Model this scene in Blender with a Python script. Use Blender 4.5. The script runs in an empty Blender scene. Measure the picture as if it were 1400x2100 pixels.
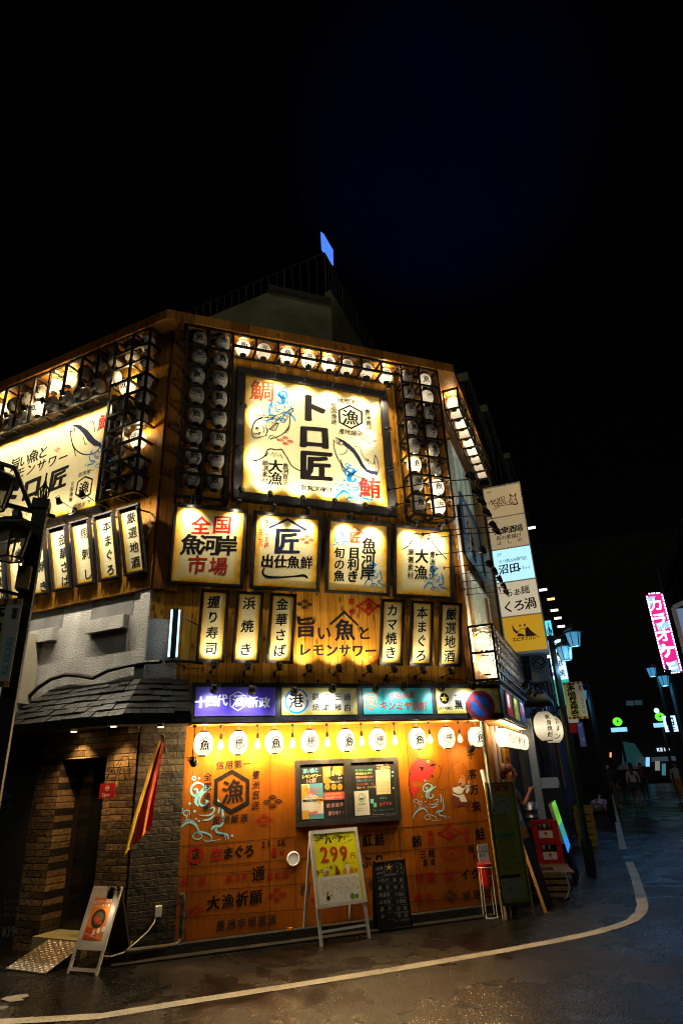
import bpy, math, random
import numpy as np
from mathutils import Vector, Matrix, noise
random.seed(7)
scn = bpy.context.scene
COL = scn.collection
R_ = math.radians
# ------------------------------------------------------------------ camera (solved from the vanishing points of the photograph)
F_PX = 1253.0
CAM_H = 1.65
D = 7.89                                   # the cut-off corner front of the restaurant stands on the plane y = D
def _unit(v): return v / np.linalg.norm(v)
def _cray(px, py): return _unit(np.array([px - 700.0, py - 1050.0, F_PX]))
_up = _cray(572, -1861)
_ex = _cray(4421, 1426); _ex = _unit(_ex - _up * (_ex @ _up))
_ey = np.cross(_up, _ex)
RW = np.array([_ex, _ey, _up])             # camera axes -> world axes
def ray(px, py): return Vector(RW @ _cray(px, py))
cam_d = bpy.data.cameras.new('camera'); cam = bpy.data.objects.new('camera', cam_d); COL.objects.link(cam)
_r, _u, _b = RW @ np.array([1., 0, 0]), RW @ np.array([0, -1., 0]), RW @ np.array([0, 0, -1.])
cam.matrix_world = Matrix(((_r[0], _u[0], _b[0], 0), (_r[1], _u[1], _b[1], 0), (_r[2], _u[2], _b[2], CAM_H), (0, 0, 0, 1)))
cam_d.sensor_fit = 'VERTICAL'; cam_d.sensor_height = 36.0; cam_d.lens = F_PX / 2100 * 36
cam_d.clip_start = 0.05; cam_d.clip_end = 2000
scn.camera = cam
EYE = Vector((0, 0, CAM_H))
# ------------------------------------------------------------------ night sky
world = bpy.data.worlds.new('World'); scn.world = world; world.use_nodes = True
wn = world.node_tree; bg = wn.nodes['Background']
sky = wn.nodes.new('ShaderNodeTexSky'); sky.sky_type = 'NISHITA'; sky.sun_disc = False
# the night sky is all but black, with one faint deep-blue patch of lit cloud over the street
tcw = wn.nodes.new('ShaderNodeTexCoord'); dt = wn.nodes.new('ShaderNodeVectorMath'); dt.operation = 'DOT_PRODUCT'; dt.inputs[1].default_value = ray(905, 300)
wn.links.new(tcw.outputs['Generated'], dt.inputs[0])
mrw = wn.nodes.new('ShaderNodeMapRange'); mrw.interpolation_type = 'SMOOTHERSTEP'; mrw.inputs[1].default_value = .965; mrw.inputs[2].default_value = 1.0; wn.links.new(dt.outputs['Value'], mrw.inputs[0])
nzw = wn.nodes.new('ShaderNodeTexNoise'); nzw.inputs['Scale'].default_value = 4; nzw.inputs['Detail'].default_value = 5; wn.links.new(tcw.outputs['Generated'], nzw.inputs['Vector'])
mlw = wn.nodes.new('ShaderNodeMath'); mlw.operation = 'MULTIPLY'; wn.links.new(mrw.outputs[0], mlw.inputs[0]); wn.links.new(nzw.outputs[0], mlw.inputs[1])
bg2 = wn.nodes.new('ShaderNodeBackground'); bg2.inputs[0].default_value = (.06, .07, 1, 1); wn.links.new(mlw.outputs[0], bg2.inputs[1])
scw = wn.nodes.new('ShaderNodeMath'); scw.operation = 'MULTIPLY'; scw.inputs[1].default_value = .006; wn.links.new(mlw.outputs[0], scw.inputs[0]); wn.links.new(scw.outputs[0], bg2.inputs[1])
adw = wn.nodes.new('ShaderNodeAddShader'); wn.links.new(bg.outputs[0], adw.inputs[0]); wn.links.new(bg2.outputs[0], adw.inputs[1]); wn.links.new(adw.outputs[0], wn.nodes['World Output'].inputs['Surface'])
sky.sun_elevation = R_(-4.0); sky.sun_rotation = R_(30)
wn.links.new(sky.outputs[0], bg.inputs[0]); bg.inputs[1].default_value = 0.006
scn.view_settings.view_transform = 'Standard'; scn.view_settings.look = 'None'
sun_d = bpy.data.lights.new('sun', 'SUN'); sun_d.energy = .13; sun_d.angle = R_(25); sun_d.color = (1, .93, .72)
sun = bpy.data.objects.new('sun', sun_d); COL.objects.link(sun); sun.rotation_euler = (R_(48), 0, R_(-28))   # faint glow of the city behind the photographer
scn.view_settings.exposure = 0.4; scn.view_settings.gamma = 1.0
scn.render.engine = 'CYCLES'
scn.cycles.use_denoising = True; scn.cycles.denoising_prefilter = 'NONE'
scn.cycles.filter_width = 1.1
scn.cycles.max_bounces = 6; scn.cycles.diffuse_bounces = 3; scn.cycles.glossy_bounces = 3
scn.cycles.sample_clamp_indirect = 3.0
scn.cycles.caustics_reflective = False; scn.cycles.caustics_refractive = False
# ------------------------------------------------------------------ materials
MATS = {}
def _new(name):
    m = bpy.data.materials.new(name); m.use_nodes = True
    return m, m.node_tree, m.node_tree.nodes['Principled BSDF']
def node(t, kind, **kw):
    n = t.nodes.new(kind)
    for k, v in kw.items(): setattr(n, k, v)
    return n
def mat(name, col, rough=0.6, metal=0.0, emit=None, strength=0.0, var=0.0, scale=8.0, bump=0.0, bscale=40.0, alpha=1.0, spec=0.5):
    if name in MATS: return MATS[name]
    m, t, b = _new(name)
    b.inputs['Base Color'].default_value = (*col, 1); b.inputs['Roughness'].default_value = rough
    b.inputs['Metallic'].default_value = metal; b.inputs['Specular IOR Level'].default_value = spec
    if emit: b.inputs['Emission Color'].default_value = (*emit, 1); b.inputs['Emission Strength'].default_value = strength
    if var or bump:
        tc = node(t, 'ShaderNodeTexCoord')
    if var:
        nz = node(t, 'ShaderNodeTexNoise'); nz.inputs['Scale'].default_value = scale; nz.inputs['Detail'].default_value = 6
        t.links.new(tc.outputs['Object'], nz.inputs['Vector'])
        mx = node(t, 'ShaderNodeMix', data_type='RGBA')
        mx.inputs[6].default_value = (*[c * (1 - var) for c in col], 1); mx.inputs[7].default_value = (*[min(1, c * (1 + var)) for c in col], 1)
        rp = node(t, 'ShaderNodeMapRange'); rp.inputs[1].default_value = .3; rp.inputs[2].default_value = .7
        t.links.new(nz.outputs[0], rp.inputs[0]); t.links.new(rp.outputs[0], mx.inputs[0]); t.links.new(mx.outputs[2], b.inputs['Base Color'])
    if bump:
        n2 = node(t, 'ShaderNodeTexNoise'); n2.inputs['Scale'].default_value = bscale; n2.inputs['Detail'].default_value = 5
        t.links.new(tc.outputs['Object'], n2.inputs['Vector'])
        bp = node(t, 'ShaderNodeBump'); bp.inputs['Strength'].default_value = bump; bp.inputs['Distance'].default_value = .02
        t.links.new(n2.outputs[0], bp.inputs['Height']); t.links.new(bp.outputs[0], b.inputs['Normal'])
    if alpha < 1: b.inputs['Alpha'].default_value = alpha
    MATS[name] = m; return m
def emat(name, col, strength):
    return mat(name, (0.02, 0.02, 0.02), .5, emit=col, strength=strength)
def ramp(t, stops):
    r = node(t, 'ShaderNodeValToRGB'); cr = r.color_ramp
    while len(cr.elements) < len(stops): cr.elements.new(0.5)
    for e, (p, c) in zip(cr.elements, stops): e.position = p; e.color = (*c, 1)
    return r
def math_(t, op, a, b=None, clamp=False):
    n = node(t, 'ShaderNodeMath', operation=op); n.use_clamp = clamp
    for i, v in enumerate((a, b)):
        if v is None: continue
        if isinstance(v, (int, float)): n.inputs[i].default_value = v
        else: t.links.new(v, n.inputs[i])
    return n.outputs[0]
def wood_mat(name, dark, light, plank=.105, seam=.05, axis='X', rough=.55, knots=True, pv=.45, knot_amt=.8):
    """planks with seams, grain and knots in object space; planks run along Z (axis X) or along X (axis Z)"""
    m, t, b = _new(name); MATS[name] = m
    tc = node(t, 'ShaderNodeTexCoord'); sx = node(t, 'ShaderNodeSeparateXYZ'); t.links.new(tc.outputs['Object'], sx.inputs[0])
    a, l = (sx.outputs[0], sx.outputs[2]) if axis == 'X' else (sx.outputs[2], sx.outputs[0]) if axis == 'Z' else (sx.outputs[1], sx.outputs[0])
    q = math_(t, 'DIVIDE', a, plank); fl = math_(t, 'FLOOR', q); fr = math_(t, 'FRACT', q)
    wh = node(t, 'ShaderNodeTexWhiteNoise', noise_dimensions='1D'); t.links.new(fl, wh.inputs['W'])
    cmb = node(t, 'ShaderNodeCombineXYZ')
    t.links.new(math_(t, 'MULTIPLY', a, 26.0), cmb.inputs[0])
    t.links.new(math_(t, 'ADD', math_(t, 'MULTIPLY', l, 1.6), math_(t, 'MULTIPLY', wh.outputs[0], 40.0)), cmb.inputs[1])
    gz = node(t, 'ShaderNodeTexNoise'); gz.inputs['Scale'].default_value = 1.0; gz.inputs['Detail'].default_value = 7; gz.inputs['Distortion'].default_value = .8
    t.links.new(cmb.outputs[0], gz.inputs['Vector'])
    f = math_(t, 'ADD', math_(t, 'ADD', math_(t, 'MULTIPLY', gz.outputs[0], .62), .19), math_(t, 'MULTIPLY', math_(t, 'SUBTRACT', wh.outputs[0], .5), pv))
    r = ramp(t, [(.25, dark), (.55, tuple((x + y) / 2 for x, y in zip(dark, light))), (.85, light)])
    t.links.new(f, r.inputs[0]); out = r.outputs[0]
    if knots:
        c2 = node(t, 'ShaderNodeCombineXYZ')
        t.links.new(math_(t, 'MULTIPLY', a, 5.5), c2.inputs[0]); t.links.new(math_(t, 'ADD', math_(t, 'MULTIPLY', l, 2.6), math_(t, 'MULTIPLY', wh.outputs[0], 17.0)), c2.inputs[1])
        vo = node(t, 'ShaderNodeTexVoronoi'); vo.inputs['Scale'].default_value = 1.0; vo.voronoi_dimensions = '2D'
        t.links.new(c2.outputs[0], vo.inputs['Vector'])
        k = node(t, 'ShaderNodeMapRange'); k.inputs[1].default_value = .05; k.inputs[2].default_value = .16; k.inputs[3].default_value = 1; k.inputs[4].default_value = 0
        t.links.new(vo.outputs['Distance'], k.inputs[0])
        mx = node(t, 'ShaderNodeMix', data_type='RGBA'); mx.inputs[7].default_value = (*[c * .25 for c in dark], 1)
        t.links.new(math_(t, 'MULTIPLY', k.outputs[0], knot_amt), mx.inputs[0]); t.links.new(out, mx.inputs[6]); out = mx.outputs[2]
    if seam:
        e = math_(t, 'LESS_THAN', fr, seam)
        mx = node(t, 'ShaderNodeMix', data_type='RGBA'); mx.inputs[7].default_value = (*[c * .18 for c in dark], 1)
        t.links.new(e, mx.inputs[0]); t.links.new(out, mx.inputs[6]); out = mx.outputs[2]
    # long weather stains
    st = node(t, 'ShaderNodeTexNoise'); st.inputs['Scale'].default_value = 1.3; st.inputs['Detail'].default_value = 5
    t.links.new(tc.outputs['Object'], st.inputs['Vector'])
    sr = node(t, 'ShaderNodeMapRange'); sr.inputs[1].default_value = .36; sr.inputs[2].default_value = .66; sr.inputs[3].default_value = .62; sr.inputs[4].default_value = 1.08
    t.links.new(st.outputs[0], sr.inputs[0])
    mm = node(t, 'ShaderNodeMix', data_type='RGBA', blend_type='MULTIPLY'); mm.inputs[0].default_value = 1
    t.links.new(out, mm.inputs[6]); t.links.new(sr.outputs[0], mm.inputs[7])
    t.links.new(mm.outputs[2], b.inputs['Base Color'])
    b.inputs['Roughness'].default_value = rough; b.inputs['Specular IOR Level'].default_value = .12
    bp = node(t, 'ShaderNodeBump'); bp.inputs['Strength'].default_value = .25; bp.inputs['Distance'].default_value = .01
    hh = math_(t, 'SUBTRACT', gz.outputs[0], math_(t, 'MULTIPLY', math_(t, 'LESS_THAN', fr, seam + .02), 1.5 if seam else 0.0))
    t.links.new(hh, bp.inputs['Height']); t.links.new(bp.outputs[0], b.inputs['Normal'])
    return m
def brick_mat(name, c1, c2, mortar, bw=.24, bh=.07, axis='X', rough=.7, bump=.9, ms=.006):
    m, t, b = _new(name); MATS[name] = m
    tc = node(t, 'ShaderNodeTexCoord'); sx = node(t, 'ShaderNodeSeparateXYZ'); t.links.new(tc.outputs['Object'], sx.inputs[0])
    cm = node(t, 'ShaderNodeCombineXYZ')
    t.links.new(sx.outputs[0] if axis == 'X' else sx.outputs[1], cm.inputs[0]); t.links.new(sx.outputs[2], cm.inputs[1])
    nz = node(t, 'ShaderNodeTexNoise'); nz.inputs['Scale'].default_value = 9; nz.inputs['Detail'].default_value = 3
    t.links.new(tc.outputs['Object'], nz.inputs['Vector'])
    ad = node(t, 'ShaderNodeMix', data_type='VECTOR'); ad.inputs[0].default_value = .012
    t.links.new(cm.outputs[0], ad.inputs[4]); t.links.new(nz.outputs['Color'], ad.inputs[5])
    br = node(t, 'ShaderNodeTexBrick'); br.offset = .43; br.squash = 1.5; br.squash_frequency = 3
    br.inputs['Scale'].default_value = 1.0; br.inputs['Brick Width'].default_value = bw; br.inputs['Row Height'].default_value = bh
    br.inputs['Mortar Size'].default_value = ms; br.inputs['Mortar Smooth'].default_value = .3; br.inputs['Bias'].default_value = -.1
    br.inputs['Color1'].default_value = (*c1, 1); br.inputs['Color2'].default_value = (*c2, 1); br.inputs['Mortar'].default_value = (*mortar, 1)
    t.links.new(ad.outputs[1], br.inputs['Vector'])
    n2 = node(t, 'ShaderNodeTexNoise'); n2.inputs['Scale'].default_value = 22; n2.inputs['Detail'].default_value = 7
    t.links.new(tc.outputs['Object'], n2.inputs['Vector'])
    mr = node(t, 'ShaderNodeMapRange'); mr.inputs[1].default_value = .3; mr.inputs[2].default_value = .75; mr.inputs[3].default_value = .55; mr.inputs[4].default_value = 1.25
    t.links.new(n2.outputs[0], mr.inputs[0])
    mm = node(t, 'ShaderNodeMix', data_type='RGBA', blend_type='MULTIPLY'); mm.inputs[0].default_value = 1
    t.links.new(br.outputs[0], mm.inputs[6]); t.links.new(mr.outputs[0], mm.inputs[7]); t.links.new(mm.outputs[2], b.inputs['Base Color'])
    b.inputs['Roughness'].default_value = rough
    lum = node(t, 'ShaderNodeRGBToBW'); t.links.new(br.outputs[0], lum.inputs[0])
    h = math_(t, 'ADD', math_(t, 'MULTIPLY', math_(t, 'SUBTRACT', 1.0, br.outputs[1]), 1.2), math_(t, 'ADD', math_(t, 'MULTIPLY', n2.outputs[0], .9), math_(t, 'MULTIPLY', lum.outputs[0], 3.0)))
    bp = node(t, 'ShaderNodeBump'); bp.inputs['Strength'].default_value = bump; bp.inputs['Distance'].default_value = .015
    t.links.new(h, bp.inputs['Height']); t.links.new(bp.outputs[0], b.inputs['Normal'])
    return m
def paper_mat(name, cream, yellow, edge, w=.09, rough=.5):
    """old-paper print: the printed border goes from burnt orange through yellow to cream (distances come in two UV maps, metres)"""
    m, t, b = _new(name); MATS[name] = m
    u1 = node(t, 'ShaderNodeUVMap', uv_map='d1'); u2 = node(t, 'ShaderNodeUVMap', uv_map='d2')
    s1 = node(t, 'ShaderNodeSeparateXYZ'); s2 = node(t, 'ShaderNodeSeparateXYZ')
    t.links.new(u1.outputs[0], s1.inputs[0]); t.links.new(u2.outputs[0], s2.inputs[0])
    dd = math_(t, 'MINIMUM', math_(t, 'MINIMUM', s1.outputs[0], s1.outputs[1]), math_(t, 'MINIMUM', s2.outputs[0], s2.outputs[1]))
    nz = node(t, 'ShaderNodeTexNoise'); nz.inputs['Scale'].default_value = 7; nz.inputs['Detail'].default_value = 5
    tc = node(t, 'ShaderNodeTexCoord'); t.links.new(tc.outputs['Object'], nz.inputs['Vector'])
    f = math_(t, 'DIVIDE', math_(t, 'ADD', dd, math_(t, 'MULTIPLY', math_(t, 'SUBTRACT', nz.outputs[0], .5), w * .9)), w, True)
    r = ramp(t, [(0, edge), (.22, yellow), (.5, tuple((x * .55 + y * .45) for x, y in zip(yellow, cream))), (1, cream)])
    t.links.new(f, r.inputs[0])
    n2 = node(t, 'ShaderNodeTexNoise'); n2.inputs['Scale'].default_value = 60; n2.inputs['Detail'].default_value = 8
    t.links.new(tc.outputs['Object'], n2.inputs['Vector'])
    mr = node(t, 'ShaderNodeMapRange'); mr.inputs[1].default_value = .3; mr.inputs[2].default_value = .7; mr.inputs[3].default_value = .84; mr.inputs[4].default_value = 1.06
    t.links.new(n2.outputs[0], mr.inputs[0])
    mm = node(t, 'ShaderNodeMix', data_type='RGBA', blend_type='MULTIPLY'); mm.inputs[0].default_value = 1
    t.links.new(r.outputs[0], mm.inputs[6]); t.links.new(mr.outputs[0], mm.inputs[7]); t.links.new(mm.outputs[2], b.inputs['Base Color'])
    b.inputs['Roughness'].default_value = rough
    return m
def asphalt_mat():
    m, t, b = _new('wet_asphalt')
    tc = node(t, 'ShaderNodeTexCoord')
    def nz(scale, det, dist=0):
        n = node(t, 'ShaderNodeTexNoise'); n.inputs['Scale'].default_value = scale; n.inputs['Detail'].default_value = det; n.inputs['Distortion'].default_value = dist
        t.links.new(tc.outputs['Object'], n.inputs['Vector']); return n.outputs[0]
    big, fine, med = nz(.8, 6, .6), nz(170, 3), nz(5, 6, .4)
    vo = node(t, 'ShaderNodeTexVoronoi'); vo.inputs['Scale'].default_value = 120; t.links.new(tc.outputs['Object'], vo.inputs['Vector'])
    v2 = node(t, 'ShaderNodeTexVoronoi'); v2.inputs['Scale'].default_value = 75; t.links.new(tc.outputs['Object'], v2.inputs['Vector'])
    cell = node(t, 'ShaderNodeSeparateColor'); t.links.new(v2.outputs['Color'], cell.inputs[0])
    r = ramp(t, [(.3, (.0015, .0015, .0018)), (.5, (.005, .0048, .0048)), (.95, (.050, .046, .042))])
    t.links.new(math_(t, 'ADD', math_(t, 'MULTIPLY', math_(t, 'POWER', cell.outputs[0], 2.2), .62), math_(t, 'ADD', math_(t, 'MULTIPLY', fine, .25), math_(t, 'MULTIPLY', med, .28))), r.inputs[0])
    t.links.new(r.outputs[0], b.inputs['Base Color'])
    wet = node(t, 'ShaderNodeMapRange'); wet.inputs[1].default_value = .36; wet.inputs[2].default_value = .66; wet.inputs[3].default_value = .15; wet.inputs[4].default_value = .42
    t.links.new(math_(t, 'ADD', math_(t, 'MULTIPLY', big, .75), math_(t, 'MULTIPLY', med, .25)), wet.inputs[0])
    t.links.new(wet.outputs[0], b.inputs['Roughness'])
    bp = node(t, 'ShaderNodeBump'); bp.inputs['Distance'].default_value = .012
    t.links.new(math_(t, 'MULTIPLY', wet.outputs[0], 1.2), bp.inputs['Strength'])
    t.links.new(math_(t, 'ADD', math_(t, 'ADD', math_(t, 'MULTIPLY', vo.outputs['Distance'], .9), math_(t, 'MULTIPLY', v2.outputs['Distance'], 1.1)), math_(t, 'ADD', math_(t, 'MULTIPLY', fine, .5), math_(t, 'MULTIPLY', med, .6))), bp.inputs['Height'])
    t.links.new(bp.outputs[0], b.inputs['Normal'])
    b.inputs['Specular IOR Level'].default_value = .42
    return m
def paint_mat(name, col, wear=.5):
    """road paint worn through to the asphalt in grains"""
    m, t, b = _new(name)
    tc = node(t, 'ShaderNodeTexCoord')
    n1 = node(t, 'ShaderNodeTexNoise'); n1.inputs['Scale'].default_value = 60; n1.inputs['Detail'].default_value = 6
    n2 = node(t, 'ShaderNodeTexNoise'); n2.inputs['Scale'].default_value = 3; n2.inputs['Detail'].default_value = 5
    for n in (n1, n2): t.links.new(tc.outputs['Object'], n.inputs['Vector'])
    f = math_(t, 'ADD', math_(t, 'MULTIPLY', n1.outputs[0], .6), math_(t, 'MULTIPLY', n2.outputs[0], .5))
    r = ramp(t, [(.38, tuple(c * .25 for c in col)), (.52, tuple(c * .8 for c in col)), (.7, col)])
    t.links.new(f, r.inputs[0]); t.links.new(r.outputs[0], b.inputs['Base Color']); b.inputs['Roughness'].default_value = .45
    bp = node(t, 'ShaderNodeBump'); bp.inputs['Strength'].default_value = .4; bp.inputs['Distance'].default_value = .008
    t.links.new(n1.outputs[0], bp.inputs['Height']); t.links.new(bp.outputs[0], b.inputs['Normal'])
    return m
CEDAR_D, CEDAR_L = (.34, .135, .012), (.72, .35, .038)
M_WALL = wood_mat('cedar_planks', CEDAR_D, CEDAR_L, .115)
M_BEAM = wood_mat('cedar_board', (.20, .075, .012), (.48, .20, .03), .28, .02)
M_SOFFIT = wood_mat('soffit_boards', (.26, .10, .018), (.66, .31, .06), .13, .05, 'Z')
M_PLY = wood_mat('stained_plywood', (.25, .065, .0035), (.47, .140, .0065), .92, .007, 'X', .62, knots=False, pv=.22)
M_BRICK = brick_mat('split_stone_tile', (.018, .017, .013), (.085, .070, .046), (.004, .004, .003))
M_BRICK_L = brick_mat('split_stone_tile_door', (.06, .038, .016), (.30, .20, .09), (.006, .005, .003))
M_STUCCO = mat('rough_stucco', (.50, .485, .46), .85, var=.3, scale=2.2, bump=.9, bscale=55)
def streaks(m, lo=.55, sx=9.0, sz=.7):
    """rain streaks: noise drawn out along Z multiplies the colour"""
    t = m.node_tree; b = t.nodes['Principled BSDF']; src = b.inputs['Base Color'].links[0].from_socket
    tc = node(t, 'ShaderNodeTexCoord'); mp = node(t, 'ShaderNodeMapping'); mp.inputs['Scale'].default_value = (sx, sx, sz); t.links.new(tc.outputs['Object'], mp.inputs[0])
    n = node(t, 'ShaderNodeTexNoise'); n.inputs['Scale'].default_value = 1; n.inputs['Detail'].default_value = 6; t.links.new(mp.outputs[0], n.inputs['Vector'])
    r = node(t, 'ShaderNodeMapRange'); r.inputs[1].default_value = .38; r.inputs[2].default_value = .6; r.inputs[3].default_value = lo; r.inputs[4].default_value = 1.05; t.links.new(n.outputs[0], r.inputs[0])
    mm = node(t, 'ShaderNodeMix', data_type='RGBA', blend_type='MULTIPLY'); mm.inputs[0].default_value = 1; t.links.new(src, mm.inputs[6]); t.links.new(r.outputs[0], mm.inputs[7]); t.links.new(mm.outputs[2], b.inputs['Base Color'])
streaks(M_STUCCO, .80, 4.0)
M_CONC = mat('old_concrete', (.30, .30, .16), .85, var=.25, scale=2.2, bump=.5, bscale=30)
M_BLACK = mat('black_steel', (.012, .011, .010), .45, .2)
M_FRAME = mat('black_frame_paint', (.022, .022, .024), .38, var=.4, scale=14)
M_SLATE = mat('slate_roof', (.003, .003, .0034), .34, var=.55, scale=9, bump=.35, bscale=18, spec=.3)
M_DARK = mat('dark_plaster', (.02, .02, .022), .7, var=.4, scale=4)
M_DOOR = mat('dark_door_timber', (.012, .009, .008), .5)
M_INK = mat('black_ink', (.007, .006, .007), .7, var=.3, scale=40, spec=.12)
M_NAVY = mat('navy_ink', (.010, .013, .045), .7, spec=.12)
M_RED = mat('red_ink', (.46, .014, .006), .6, spec=.2)
M_ORG = mat('orange_ink', (.56, .075, .008), .6, spec=.2)
M_BLUE = mat('blue_ink', (.01, .24, .70), .6, spec=.2)
M_PALE = mat('pale_blue_paint', (.20, .52, .66), .55, var=.15, scale=30)
M_WINE = mat('wine_paint', (.30, .008, .010), .65, var=.2, scale=40, spec=.15)
M_WHITE = mat('white_paint', (.80, .80, .78), .5)
M_SOOT = mat('faded_black_paint', (.022, .012, .008), .6, var=.5, scale=50)
M_SILVER = mat('aluminium', (.74, .74, .72), .36, .30, var=.1, scale=20)
M_PAPER = paper_mat('aged_paper_print', (.80, .73, .45), (.84, .50, .025), (.58, .22, .010), .14)
M_PAPER_S = paper_mat('aged_paper_print_narrow', (.80, .72, .43), (.84, .50, .03), (.60, .24, .012), .07)
M_CREAM = paper_mat('cream_panel_print', (.82, .78, .55), (.74, .60, .10), (.55, .42, .05), .10)
def lantern_paper(name, base, emit, strength):
    """translucent-looking paper over bamboo hoops: the glow is weaker on the hoops"""
    m = mat(name, base, .75, emit=emit, strength=strength); t = m.node_tree; b = t.nodes['Principled BSDF']
    tc = node(t, 'ShaderNodeTexCoord'); sx = node(t, 'ShaderNodeSeparateXYZ'); t.links.new(tc.outputs['Object'], sx.inputs[0])
    rib = math_(t, 'POWER', math_(t, 'ABSOLUTE', math_(t, 'SINE', math_(t, 'MULTIPLY', sx.outputs[2], 118.0))), .5)
    nz = node(t, 'ShaderNodeTexNoise'); nz.inputs['Scale'].default_value = 14; t.links.new(tc.outputs['Object'], nz.inputs['Vector'])
    zz = math_(t, 'ABSOLUTE', math_(t, 'ADD', sx.outputs[2], .02))
    fall = math_(t, 'SUBTRACT', 1.0, math_(t, 'MULTIPLY', zz, 2.6))
    k = math_(t, 'MULTIPLY', math_(t, 'MULTIPLY', math_(t, 'ADD', math_(t, 'MULTIPLY', rib, .3), .7), math_(t, 'ADD', math_(t, 'MULTIPLY', nz.outputs[0], .3), .85)), fall)
    t.links.new(math_(t, 'MULTIPLY', k, strength), b.inputs['Emission Strength'])
    return m
M_LIT = lantern_paper('lit_lantern_paper', (.80, .74, .60), (1, .80, .52), 1.45)
M_GLOW = lantern_paper('dim_lantern_paper', (.75, .70, .58), (1, .80, .52), .6)
M_UNLIT = mat('unlit_lantern_paper', (.42, .395, .34), .8, var=.18, scale=20, spec=.2)
M_LENS = mat('lamp_lens', (.9, .9, .9), .3, emit=(1, .86, .62), strength=22)
M_LENSW = mat('cool_lamp_lens', (.9, .9, .9), .3, emit=(.92, .95, 1), strength=22)
M_BULB = mat('glowing_bulb', (.9, .8, .6), .3, emit=(1, .72, .34), strength=30)
M_GLASS = mat('bulb_glass', (.9, .8, .6), .08, emit=(1, .72, .35), strength=1.2, alpha=.35)
WARM = (1.0, .83, .54); COOL = (.95, .96, 1.0)
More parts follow.
